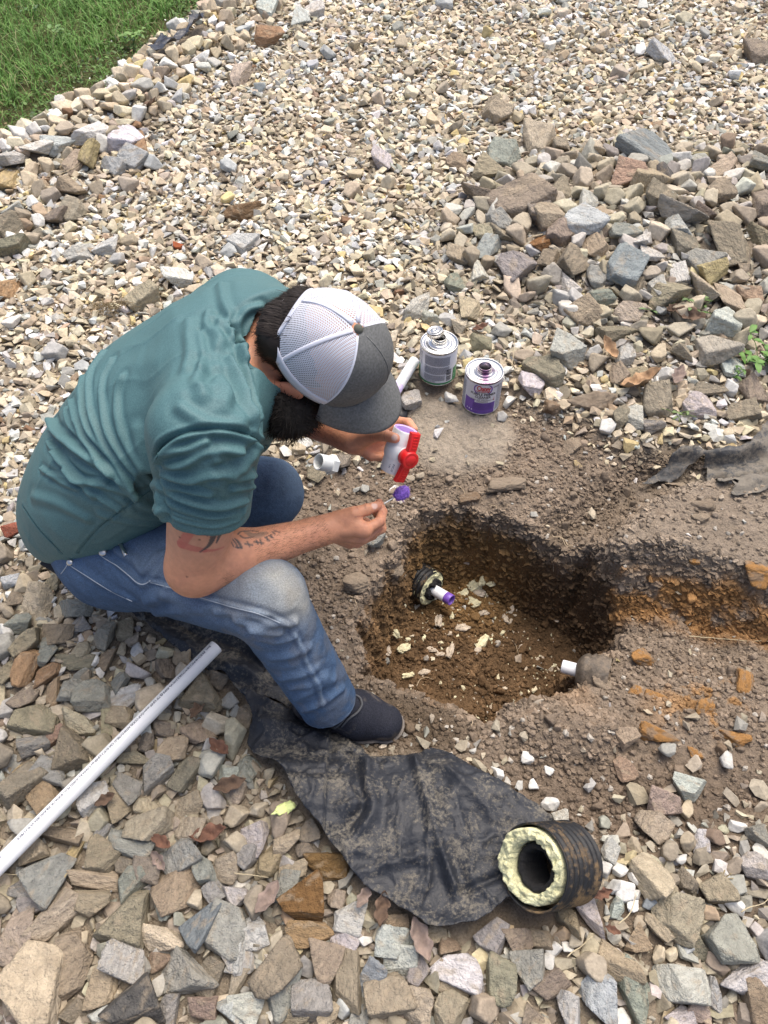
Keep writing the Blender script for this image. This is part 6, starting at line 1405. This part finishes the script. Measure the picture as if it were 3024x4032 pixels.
HA = [('e', (HC-.012*K-.010*FW, RV, (.094, .082, .098)), 0), ('c', (HC-.05*K-.075*FW, HC-.085*K-.075*FW, .045, .035), .03), ('c', (HC-.03*K-.07*FW+.04*LW, HC-.09*K-.06*FW+.02*LW, .04, .03), .02), ('c', (HC-.03*K-.07*FW-.04*LW, HC-.085*K-.06*FW-.02*LW, .04, .03), .02)]
def hair_sd(P):
    d = prims(P, HA)+.004*fbm(P, 30, 3, 71); q = (P-HC)@K; f = (P-HC)@FW; s = np.abs((P-HC)@LW)
    d = smax(d, q-.085, .01)
    return smax(d, (f*.8+(-.02-q)*.55)-.012-.0*s, .008)
V, F = sdf_mesh(hair_sd, HC-.19, HC+.17, .003); V = relax(V, F, 2, .5); N_ = vnormals(V, F)
hair = link('hair', mesh_np('hair', V, F, m_hair, True), man)
_k = (V-HC)@K; _s = np.abs((V-HC)@LW); _f = (V-HC)@FW; _m = (_k < -.024) | ((_f < -.045) & (_s < .06) & (_k < .055))
strands('hair_strand_mass', V[_m], N_[_m], 7000, .034, lambda p: -K*1.0-FW*.35+0*p, m_hair, 5, .14, hair, .0007, .12)
BE = [('c', (WD(1095, 1590, 1.355), WD(1135, 1630, 1.37), .022, .040), 0), ('c', (WD(1135, 1620, 1.37), HC-.14*K+.05*FW, .044, .05), .03), ('e', (HC-.125*K+.048*FW, RV, (.062, .066, .062)), .03), ('c', (HC-.07*K+.015*FW-.074*LW, HC-.15*K+.04*FW-.062*LW, .024, .042), .02), ('c', (HC-.07*K+.02*FW+.066*LW, HC-.14*K+.05*FW+.035*LW, .020, .035), .02), ('e', (HC-.165*K+.045*FW-.015*LW, RV, (.046, .052, .055)), .03), ('c', (HC-.098*K+.098*FW-.03*LW, HC-.098*K+.098*FW+.03*LW, .010, .010), .012)]
def beard_sd(P): return prims(P, BE)+.002+.012*fbm(P, 34, 4, 73)
V, F = sdf_mesh(beard_sd, HC-.28, HC+.2, .003); V = relax(V, F, 1, .5); N_ = vnormals(V, F)
beard = link('beard', mesh_np('beard', V, F, m_beard, True), man)
strands('beard_strand_mass', V, N_, 9000, .026, lambda p: -K*1.0+.2*FW+0*p, m_beard, 6, .55, beard, .0006, .7)
BN = vnormals(BV, BF); _t = ((BV-ER)@(WR-ER))/((WR-ER)@(WR-ER)); _d = cap_sd(BV, ER, WR, .056, .036); _mm = (_d < 0) & (_t > .12) & (_t < .97)
strands('arm_hair', BV[_mm], BN[_mm], 2600, .013, lambda p: (WR-ER)/np.linalg.norm(WR-ER)+0*p, mat('arm_hair', (.10, .055, .03), rough=.6), 8, .35, body, .00016, .35)
_t = ((BV-EL)@(WL-EL))/((WL-EL)@(WL-EL)); _d = cap_sd(BV, EL, WL, .056, .036); _mm = (_d < 0) & (_t > .1) & (_t < .97)
strands('arm_hair', BV[_mm], BN[_mm], 1500, .013, lambda p: (WL-EL)/np.linalg.norm(WL-EL)+0*p, MATS['arm_hair'], 9, .35, body, .00016, .35)
# stubbly sideburn is part of the beard; the arm carries fine hairs
print('man', time.time()-t0, 'ear at', proj(HC-.048*K-.012*FW-.079*LW))
# ================================================================ GRASS, WEEDS, LEAVES, ROOTS, CLODS
rg_ = np.random.RandomState(55)
def blades(name, P, L, W, lean, cols, m, seed, label, segs=5, zb=None):
    rs = np.random.RandomState(seed); n = len(P); az = rs.uniform(0, 6.283, n); d = np.stack([np.cos(az), np.sin(az)], 1)
    z0 = gz(P[:, 0], P[:, 1]) if zb is None else zb; t = np.linspace(0, 1, segs)[None, :]
    ln = lean[:, None]; X = P[:, 0:1]+d[:, 0:1]*L[:, None]*ln*t**1.8; Y = P[:, 1:2]+d[:, 1:2]*L[:, None]*ln*t**1.8; Z = z0[:, None]+L[:, None]*(t-.55*ln*t**2.4)
    C_ = np.stack([X, Y, Z], 2); tw = az+rs.uniform(.9, 2.2, n); s = np.stack([np.cos(tw), np.sin(tw), 0*tw], 1)[:, None, :]*(W[:, None]*(1-t**1.6*.92))[..., None]
    V = np.stack([C_-s, C_+s], 2).reshape(n, -1, 3); nv = segs*2
    F = np.array([[2*k, 2*k+1, 2*k+3, 2*k+2] for k in range(segs-1)]); F = (F[None]+(np.arange(n)*nv)[:, None, None]).reshape(-1, 4)
    o = link(name, mesh_np(name, V.reshape(-1, 3), F, m, True, np.repeat(cols, nv, axis=0))); tag(o, label, 'grass', kind='stuff'); return o
m_grass = mat('grass_blade', rough=.55, spec=.3, attr='Col')
m_grass.node_tree.nodes['Principled BSDF'].inputs['Transmission Weight'].default_value = 0
n = 90000; P = np.column_stack([rg_.uniform(-3.6, -.1, n), rg_.uniform(1.9, 7.2, n)])
Q3 = np.column_stack([P, P[:, 0]*0]); sg = poly_sd(warp(P, .05, 6, 88), GRASS); k = (sg < -.02-.06*rg_.rand(n)) & (rg_.rand(n) < .35+.65*sstep(-.05, -.3, sg)) & (rg_.rand(n) < .55+.45*sstep(-.3, .3, fbm(Q3, 5, 3, 3)))
P = P[k]; sg = sg[k]; Q3 = Q3[k]; n = len(P); L = (.035+.075*sstep(.0, -.45, sg)*(.6+.6*rg_.rand(n))+.04*sstep(.0, .5, fbm(Q3, 3, 3, 6)))*rg_.uniform(.55, 1.3, n)
u = rg_.rand(n)[:, None]; g1 = np.array([[.085, .205, .034]]); g2 = np.array([[.18, .34, .07]]); g3 = np.array([[.32, .31, .15]]); C_ = g1+(g2-g1)*u; dry = rg_.rand(n) < .07; C_[dry] = g3; C_ *= (1+.3*fbm(Q3, 4, 3, 9))[:, None]
blades('grass', P, L, rg_.uniform(.0012, .0030, n), rg_.uniform(.3, 1.25, n), np.clip(C_, .01, .6), m_grass, 8, 'thick green lawn grass filling the top left corner')
# clover and creeping leaves along the lawn's edge
n = 26000; P = np.column_stack([rg_.uniform(-3.2, -.3, n), rg_.uniform(2.0, 6.0, n)]); sg = poly_sd(warp(P, .06, 6, 89), GRASS); k = (sg < .03) & (sg > -.55) & (rg_.rand(n) < .3+.7*sstep(-.4, -.08, sg)) & (fbm(np.column_stack([P, P[:, 0]*0]), 7, 3, 5) > -.12)
P = P[k]; n = len(P); z0 = gz(P[:, 0], P[:, 1])+rg_.uniform(.006, .035, n); r = rg_.uniform(.004, .010, n); a = np.linspace(0, 2*math.pi, 7)[:-1]
nrm = rg_.normal(0, .35, (n, 2)); X = np.cos(a)[None]*r[:, None]; Y = np.sin(a)[None]*r[:, None]*.8; az = rg_.uniform(0, 6.28, n); xx = X*np.cos(az)[:, None]-Y*np.sin(az)[:, None]; yy = X*np.sin(az)[:, None]+Y*np.cos(az)[:, None]
V = np.stack([P[:, 0:1]+xx, P[:, 1:2]+yy, z0[:, None]+xx*nrm[:, 0:1]+yy*nrm[:, 1:2]], 2).reshape(-1, 3); F = [tuple(range(i*6, i*6+6)) for i in range(n)]
C_ = np.array([[.075, .14, .03]])*(1+.35*rg_.normal(0, 1, (n, 1))); C_[rg_.rand(n) < .10] = (.20, .15, .07); C_[rg_.rand(n) < .012] = (.7, .7, .66)
tag(link('clover', mesh_np('clover', V, np.array(F), m_grass, False, np.repeat(np.clip(C_, .02, .8), 6, axis=0))), 'low clover and creeping weeds between the lawn and the stones', 'ground cover', kind='stuff')
m_leaf = mat('green_leaf', rough=.5, spec=.35, attr='Col')
def leaf_geo(c, d, up, L, W, fold=.25, curl=.3):
    """a pointed leaf with a midrib: 3 x 7 grid"""
    d = d/np.linalg.norm(d); s = np.cross(d, up); s /= np.linalg.norm(s)+1e-9; n_ = np.cross(s, d); V = []
    for i in range(7):
        t = i/6; w = W*math.sin(math.pi*min(t*.93+.04, 1))**.8; c_ = c+d*L*t+n_*(-curl*L*t*t)
        V += [c_-s*w+n_*w*fold, c_, c_+s*w+n_*w*fold]
    F = []
    for i in range(6):
        for j in range(2): a_ = i*3+j; F.append((a_, a_+1, a_+4, a_+3))
    return np.array(V), F
def weed(px, py, n, size, label, col, seed, spread=1.0, nstem=5):
    rs = np.random.RandomState(seed); b = on_ground(px, py); b[2] += .004; t = empty('weed_plant', b); tag(t, label, 'plant', 'weeds'); ms = MB(); ml = MB(); 
    for s_ in range(nstem):
        az = rs.uniform(0, 6.28); tip = b+np.array([math.cos(az)*size*spread*rs.uniform(.3, 1), math.sin(az)*size*spread*rs.uniform(.3, 1), size*rs.uniform(.35, .9)]); md = (b+tip)/2+np.array([0, 0, size*.15]); L_ = smooth_line([b, md, tip], 5); ms.add(*tube(L_, .0012, 5))
        for k in range(n//nstem):
            p = L_[rs.randint(len(L_)//3, len(L_))]; az2 = rs.uniform(0, 6.28); d = np.array([math.cos(az2), math.sin(az2), rs.uniform(-.1, .6)]); ml.add(*leaf_geo(p, d, np.array([0, 0, 1.]), size*rs.uniform(.25, .5), size*rs.uniform(.07, .13)))
    mm = mat('weed_leaf', col, rough=.5, spec=.35, noise=[(40, .75, 1.25, 3)])
    link('stems', ms.mesh('stems', mm), t)
    if ml.V: link('foliage', ml.mesh('foliage', mm), t)
    return t
weed(520, 195, 26, .10, 'bright star-shaped leafy weed at the lawn edge nearest the black edging', (.13, .24, .05), 1, .8)
weed(250, 165, 20, .09, 'broad-leaved pale green weed inside the lawn at top left', (.12, .22, .06), 2, 1)
weed(130, 65, 18, .08, 'broad-leaved dark weed nearest the top left corner', (.07, .14, .04), 3, 1)
weed(2985, 1440, 60, .085, 'dense bright green weed at the right edge of the photo', (.10, .22, .035), 4, 1.1, 10)
weed(2880, 1500, 14, .05, 'small lobed green weed just left of the dense one at the right edge', (.11, .22, .05), 5, 1, 5)
weed(2745, 1235, 16, .06, 'sparse weed among brown leaves on the right heap, farther from the camera', (.10, .17, .05), 6, 1.3, 6)
weed(2590, 1245, 8, .05, 'tiny trailing sprig left of the sparse weed on the right heap', (.11, .18, .06), 7, 1.3, 4)
weed(2660, 1640, 10, .05, 'grassy tuft in front of the stones above the torn fabric', (.13, .19, .06), 8, 1.2, 6)
weed(2830, 3350+120, 0, .03, 'thin dry sprout in the soil at the lower right', (.25, .2, .1), 9, 1.2, 4)
# ---- dead leaves
def dead_leaf(px, py, L, ang, col, label, seed, lift=.03, tilt=.3):
    rs = np.random.RandomState(seed); p = on_ground(px, py, lift); d = GS(px, py, p[2]); s = L/FPX*d/2
    nu, nv_ = 15, 9; V = []
    for i in range(nu):
        t = -1+2*i/(nu-1); lob = .62+.13*math.cos(t*9+seed); w = max(.03, (1-abs(t)**2.2))*lob*.72
        for j in range(nv_):
            v = -1+2*j/(nv_-1); z = .40*t*t*rs.uniform(.8, 1.2)+.75*abs(v)**1.5*w+.22*math.sin(9*t+4*v+seed)*w; V.append((t, v*w, z))
    V = np.array(V)+.05*np.column_stack([vnoise(np.array(V)*4, seed), vnoise(np.array(V)*4, seed+1), vnoise(np.array(V)*4, seed+2)]); F = []
    for i in range(nu-1):
        for j in range(nv_-1): a_ = i*nv_+j; F.append((a_, a_+1, a_+nv_+1, a_+nv_))
    key = 'dead_leaf_%s' % str(col); m = MATS.get(key) or mat(key, col, rough=.85, noise=[(50, .6, 1.3, 4)], bump=[(60, .006, .5)])
    o = bpy.data.objects.new('dead_leaf', mesh_np('dead_leaf', V*s, np.array(F), m)); COL.objects.link(o); o.location = p+np.array([0, 0, .004]); o.rotation_euler = (rs.uniform(-tilt, tilt), rs.uniform(-tilt, tilt), math.radians(ang))
    md = o.modifiers.new('thickness', 'SOLIDIFY'); md.thickness = .0006
    tag(o, label, 'dead leaf', 'dead leaves'); return o
PK, BR, RB, TN = (.25, .19, .16), (.14, .090, .06), (.17, .085, .055), (.36, .23, .13)
for e in ((1057,3544,150,60,PK,'pinkish dry lobed leaf left of the split rust-coloured stone',1),(1430,3540,100,60,PK,'dry grey-pink leaf above the pale pointed stone, near the sheet edge',2),(1652,3700,170,-70,PK,'long folded grey-pink leaf just below the plastic sheet',3),(1503,3574,130,80,BR,'brown bark-like leaf at the lower left edge of the plastic sheet',4),
          (832,3290,150,10,RB,'reddish crumpled leaf cluster between the bright tan stones',5),(640,3322,100,-30,RB,'brown leaf lying on the dark slab',6),(627,3390,90,-50,PK,'pale brown leaf over the orange-tan stone below the slab',7),(868,2955,120,-40,RB,'curled orange-brown leaf left of the strip of plastic',8),(904,3092,130,20,BR,'dark red-brown leaf pile in a gap left of the sheet',9),(780,2800,100,70,BR,'brown leaf right of the long pipe, below the strip of plastic',15),
          (2367,3521,85,20,RB,'red-brown leaf between pale pebbles right of the pipe offcut',10),(2405,3665,70,-20,RB,'small brown leaf below the pale pebbles',11),(2527,1513,170,15,TN,'large tan curled leaf on the heap left of the green weeds',12),(2398,1380,110,-70,TN,'tan curled leaf standing among the heap stones above the large one',13),(1892,1298,70,20,RB,'small reddish leaf behind the green-edged can',14),
          (2664,1490,110,60,PK,'purplish leaf between stones right of the large tan leaf',16),(2707,1250,130,-20,BR,'brown leaf beside the sparse weed on the heap',17),(2640,1225,80,40,BR,'darker brown leaf left of the sparse weed',18),(590,420,80,40,BR,'dark leaf between the stones below the lawn',19),(420,3150,90,30,BR,'dark brown leaf under the long white pipe',20)): dead_leaf(*e)
# ---- roots and straws
m_root = mat('pale_root', (.42, .33, .22), rough=.85); m_rootd = mat('dark_root', (.16, .11, .07), rough=.9); m_straw = mat('dry_straw', (.50, .42, .27), rough=.8)
def strand(pts, r, m, name, label, cat, grp, lift=.006, wob=.004, seed=1):
    P = [on_ground(a, b)+np.array([0, 0, lift]) for a, b in pts]; L_ = smooth_line(P, 6); L_ = L_+wob*np.column_stack([vnoise(L_*40, seed), vnoise(L_*40, seed+1), .5*vnoise(L_*40, seed+2)+.3]); mb = MB(); mb.add(*tube(L_, np.linspace(r, r*.45, len(L_)), 6)); o = link(name, mb.mesh(name, m)); tag(o, label, cat, grp); return o
def c7(L): return [(1200+.7836*a, 1850+.7836*b) for a, b in L]
for i, (L_, r, m, lab) in enumerate(((c7([(865,1170),(862,1240),(845,1270),(820,1310)]), .0018, m_root, 'long pale root at the front rim of the hole'),
    (c7([(1240,340),(1290,350),(1310,385),(1340,390)]), .0016, m_root, 'forked pale root on the upper right rim'),(c7([(1250,450),(1245,480),(1250,515)]), .0013, m_root, 'short pale rootlet on the dark right wall'),(c7([(735,98),(780,95),(800,120),(780,145)]), .0014, m_root, 'looping root above the far rim of the hole'),
    (c7([(705,285),(740,290),(730,270),(765,268)]), .0013, m_root, 'small root on the ochre far wall'),(c7([(1045,865),(1062,895),(1072,935)]), .0013, m_root, 'thin root on the hole floor, right of the middle'),(c7([(60,790),(130,790),(190,760),(235,735)]), .0016, m_rootd, 'dark root beside the jeans knee'),(c7([(225,640),(290,665),(345,690)]), .0014, m_root, 'upper pale root on the left rim'),(c7([(250,660),(270,700),(300,735)]), .0014, m_root, 'lower pale root on the left rim'),
    (c7([(560,1095),(580,1065),(610,1050),(645,1060)]), .0012, m_root, 'thin root at the front left of the floor'),(c7([(925,180),(960,185),(965,200)]), .0012, m_root, 'tiny root at the far rim'),
    (T6([(0,890),(40,905),(55,940),(100,945)]), .0016, m_root, 'pale root in the trench wall, forked'),(T6([(75,1010),(80,1040),(85,1080)]), .0013, m_root, 'short root below the forked trench root'))): strand(L_, r, m, 'root', lab, 'root', 'roots in the dug soil', seed=i)
for i, (L_, r, lab) in enumerate(((T6([(860,1560),(1000,1565),(1180,1585),(1450,1592)]), .0016, 'long straw across the crumbly soil at the right edge'),([(0,3455),(60,3457),(165,3470)], .0012, 'straw at the left, below the long white pipe'),([(930,3458),(1000,3463),(1065,3470)], .0013, 'straw left of the pale round stone'),([(510,885),(600,870),(640,845)], .0012, 'thin pale straw on the driveway, left of middle'),([(230,720),(300,690),(350,640)], .0012, 'straw over the stones near the lawn'),
    ([(2225,3780),(2270,3745),(2320,3700)], .0014, 'straw in front of the pipe offcut'),([(2420,3650),(2470,3600),(2490,3540)], .0015, 'bent brown straw right of the pale pebbles'),([(2900,3600),(2960,3575),(3010,3550)], .0013, 'straw near the right edge, lower corner'),([(2780,490),(2900,520),(2990,500)], .0016, 'dry stalk on the driveway top right'),([(1330,590),(1380,560),(1420,540)], .0013, 'straw on the middle of the driveway'),([(2013,1480),(2018,1400),(2024,1330)], .0013, 'upright straw behind the primer can'))): strand(L_, r, m_straw, 'straw', lab, 'straw', 'straws', lift=.03 if i != 0 else .012, seed=40+i)
# a tuft of dry roots on the gravel by the man's shoulder
b = on_ground(440, 1240); t = MB()
for k in range(90):
    a = rg_.uniform(0, 6.28); q0 = b+np.array([rg_.normal(0, .035), rg_.normal(0, .02), .03]); q1 = q0+np.array([math.cos(a), math.sin(a)*.7, rg_.uniform(-.1, .5)])*.03; t.add(*tube([q0, (q0+q1)/2+np.array([0, 0, .006]), q1], .0011, 4, False))
o = link('dry_tuft', t.mesh('dry_tuft', mat('dry_tuft', (.20, .15, .08), rough=.9))); tag(o, 'tangled brown tuft of dry roots on the gravel beside the shirt', 'dry tuft')
# ---- tiny crumbs of torn foam on the hole's floor
n = 900; P = np.column_stack([rg_.uniform(-.05, .50, n), rg_.uniform(.72, 1.25, n)]); k = (poly_sd(P, HOLE) < -.05) & (rg_.rand(n) < .5+.5*(vnoise(np.column_stack([P*9, P[:, 0]*0]), 5)))
P = P[k][:330]; c_ = np.array([[.66, .61, .42]])*(1+.15*rg_.normal(0, 1, (len(P), 1))); c_[rg_.rand(len(P)) < .4] = (.50, .42, .32)
tag(link('foam_crumbs', bake_hull('foam_crumbs', np.column_stack([P, .0018+.0045*rg_.rand(len(P))**2]), 91, m_crumb, .5, 8, np.clip(c_, .05, .8))), 'tiny pale crumbs of foam and stone on the floor of the hole', 'foam crumbs', kind='stuff')
# ---- clods of clay and soil
m_clod = {}
def clod(px, py, w, h, ang, col, label, seed, sink=.35):
    p = on_ground(px, py, .01); d = GS(px, py, p[2]); a = w/2/FPX*d; b_ = h/2/FPX*d*1.15; c_ = min(a, b_)*.7
    V, F = rock_shape(seed, 5, .10, (1, .85, .75), 5, .10); V = V*(1+.10*fbm(V, 5, 4, seed)+.08*fbm(V, 14, 3, seed+3))[:, None]
    rs = np.random.RandomState(seed); n1 = fbm(V, 2.2, 4, seed+8)[:, None]; n2 = fbm(V, 9, 3, seed+9)[:, None]; c = np.array([PALC[col]]); g = np.array([(.26, .205, .15)]); m_ = sstep(-.05, .25, n1); C_ = (c*(1-.7*m_)+g*.7*m_)*(1+.3*n2)
    o = bpy.data.objects.new('soil_clod', mesh_np('soil_clod', V, F, m_crumb, True, np.clip(C_, .02, .8))); COL.objects.link(o); o.scale = (a, b_, c_); o.location = (p[0], p[1], gz(p[0], p[1])[0]+c_*sink); o.rotation_euler = (rs.uniform(-.2, .2), rs.uniform(-.2, .2), math.radians(ang)); tag(o, label, 'clod', 'clods of dug soil'); return o
PALC = dict(o=(.36, .195, .075), g=(.29, .235, .175), y=(.42, .33, .18), b=(.21, .15, .10))
for e in ((2529,2582,106,76,0,'o','orange-brown clod alone in the crumbly soil right of the white pipe end',1),(2503,2717,54,54,0,'o','small ochre clod left of a pair, right of the hole',2),(2582,2734,100,46,-5,'o','flat ochre clod right of the small one',3),(2776,2781,92,74,10,'o','knobbly ochre clod at the lower right of the soil',4),(2985,2255,120,140,80,'o','big orange clod above the scarp at the right edge',5),
          (2940,2690,150,70,75,'o','upright rusty clod beside the dark pit at the right edge',6),(2741,2205,50,34,0,'o','small rusty clod on top of the soil block',7),(2591,2888,160,110,-5,'o','large half-orange clod in front of the scarp debris',8),(2740,2963,56,50,0,'o','small orange clod right of the large half-orange one',9),(2773,1985,96,52,5,'g','flat pale crusty clod on the soil block',10),(2761,2035,70,48,-10,'g','second pale crusty clod, below the flat one',11),
          (2672,1905,110,34,0,'g','pale slab-like clod under the torn fabric edge',12),(2876,1767,70,50,30,'y','yellowish crumbly clod among the torn fabric',13),(2276,1826,34,32,0,'y','small yellow crumbly clod left of the tan square stone',14),(2330,1590,210,110,0,'g','broad flat soil clod right of the primer can',15),(2180,1600,120,90,20,'b','brown soil clod touching the primer can side',16),(2900,2900,120,70,10,'o','orange clay lump at the lower right near the edge',17),(2250,1755,120,80,30,'g','greyish soil clod above the trench mouth',18),
          (1560,2250,70,60,10,'g','soil clod above the banded pipe end',19),(1400,2290,90,110,80,'g','grey soil mass on the left rim beside the forearm',20),(1990,1905,170,80,10,'g','wide crusty soil clod beyond the far rim',21),(1850,1960,90,50,0,'b','brown crusty clod at the far rim',22),(2350,2600,110,80,20,'g','soil clod on top of the ribbed casing right of the hole',23),(2372,2690,90,60,-10,'g','soil clod below the ribbed casing right of the hole',24)): clod(*e)
# broken brick at the left edge
p = on_ground(62, 2085, .02); V, F = rock_shape(901, 5, .03, (1, .72, .6), 3, .01); o = bpy.data.objects.new('brick_fragment', mesh_np('brick_fragment', V, F, mat('red_brick', (.27, .085, .05), rough=.9, noise=[(3, .7, 1.25, 5)], bump=[(9, .05, .5)]), True)); COL.objects.link(o); o.scale = (.032, .026, .022); o.location = (p[0], p[1], gz(p[0], p[1])[0]+.02); o.rotation_euler = (.1, .1, .6); tag(o, 'broken red brick piece at the left edge beside the shirt hem', 'brick')
# ================================================================ WHAT SINGLES EACH STONE OUT
CW = dict(t='tan', T='pale tan', n='brown-grey', g='grey', G='greenish grey', b='blue-grey', w='pale grey', W='whitish', o='orange-tan', O='orange', R='rust-brown', p='pinkish', y='yellowish', d='dark grey', D='dark brown', r='brick-red', s='pale bluish')
LM = [('the long white pipe', 430, 2950, 380), ('the ribbed pipe offcut', 2180, 3400, 150), ('the plastic sheet', 1500, 3250, 380), ('the primer can', 1897, 1540, 90), ('the green-edged can', 1724, 1430, 90), ('the shoe', 1430, 2830, 130), ('the lawn', 350, 300, 350),
      ('the shirt back', 330, 1450, 250), ('the shirt hem', 90, 2080, 80), ('the seat of the jeans', 330, 2330, 90), ('the torn fabric', 2800, 1750, 200), ('the green weeds', 2950, 1450, 100), ('the cap', 1400, 1350, 260), ('the white pipe end in soil', 2270, 2640, 80),
      ('the bottom left corner', 0, 4032, 10), ('the bottom edge', 1500, 4032, 10), ('the bottom right corner', 3024, 4032, 10), ('the top edge', 1600, 0, 10), ('the top right corner', 3024, 0, 10), ('the right edge', 3024, 900, 10), ('the right edge of the soil', 3024, 3100, 10), ('the left edge', 0, 2600, 10), ('the white adapter', 1275, 1820, 50), ('the near hand', 1400, 2070, 80)]
ORD = ['', 'second', 'third', 'fourth', 'fifth', 'sixth', 'seventh', 'eighth', 'ninth', 'tenth', 'eleventh', 'twelfth']
def side(dx, dy):
    if abs(dx) > 1.8*abs(dy): return 'right of' if dx > 0 else 'left of'
    if abs(dy) > 1.8*abs(dx): return 'below' if dy > 0 else 'above'
    return ('below and ' if dy > 0 else 'above and ')+('right of' if dx > 0 else 'left of')
rows = []
for (o, px, py, w, h, ang, c, big, asp, p) in STONES:
    best = min(LM, key=lambda l: max(0, math.hypot(px-l[1], py-l[2])-l[3]))
    dist = math.hypot(px-best[1], py-best[2]); s = side(px-best[1], py-best[2])
    if best[0].endswith('corner') or 'edge' in best[0]: s = 'near'
    area = w*h; size = 'huge' if area > 26000 else 'large' if area > 13000 else 'mid-sized' if area > 6500 else 'small'
    shape = 'long' if h/w < .55 else 'wedge-like' if h/w < .75 and abs(ang) > 20 else 'blocky'
    rows.append([(size, shape, CW[c], s, best[0]), dist, o, px, py, w, h])
groups = {}
for r in rows: groups.setdefault(r[0], []).append(r)
for k, L in groups.items():
    L.sort(key=lambda r: r[1])
    for i, r in enumerate(L):
        base = '%s %s %s stone' % k[:3]
        where = '%s %s' % k[3:]
        if len(L) == 1: lab = '%s %s' % (base, where)
        elif i == 0: lab = '%s %s, nearest to it of its like' % (base, where)
        else: lab = '%s %s, %s nearest of its like' % (base, where, ORD[i] if i < 12 else 'farther')
        ws = lab.split()
        if len(ws) > 16: lab = lab.replace(' of its like', '')
        r[2]['label'] = lab
ls_ = [s[0]['label'] for s in STONES]; print('stone labels', len(ls_), 'distinct', len(set(ls_)))
print('objects', len(bpy.data.objects), 'verts', sum(len(m.vertices) for m in bpy.data.meshes))
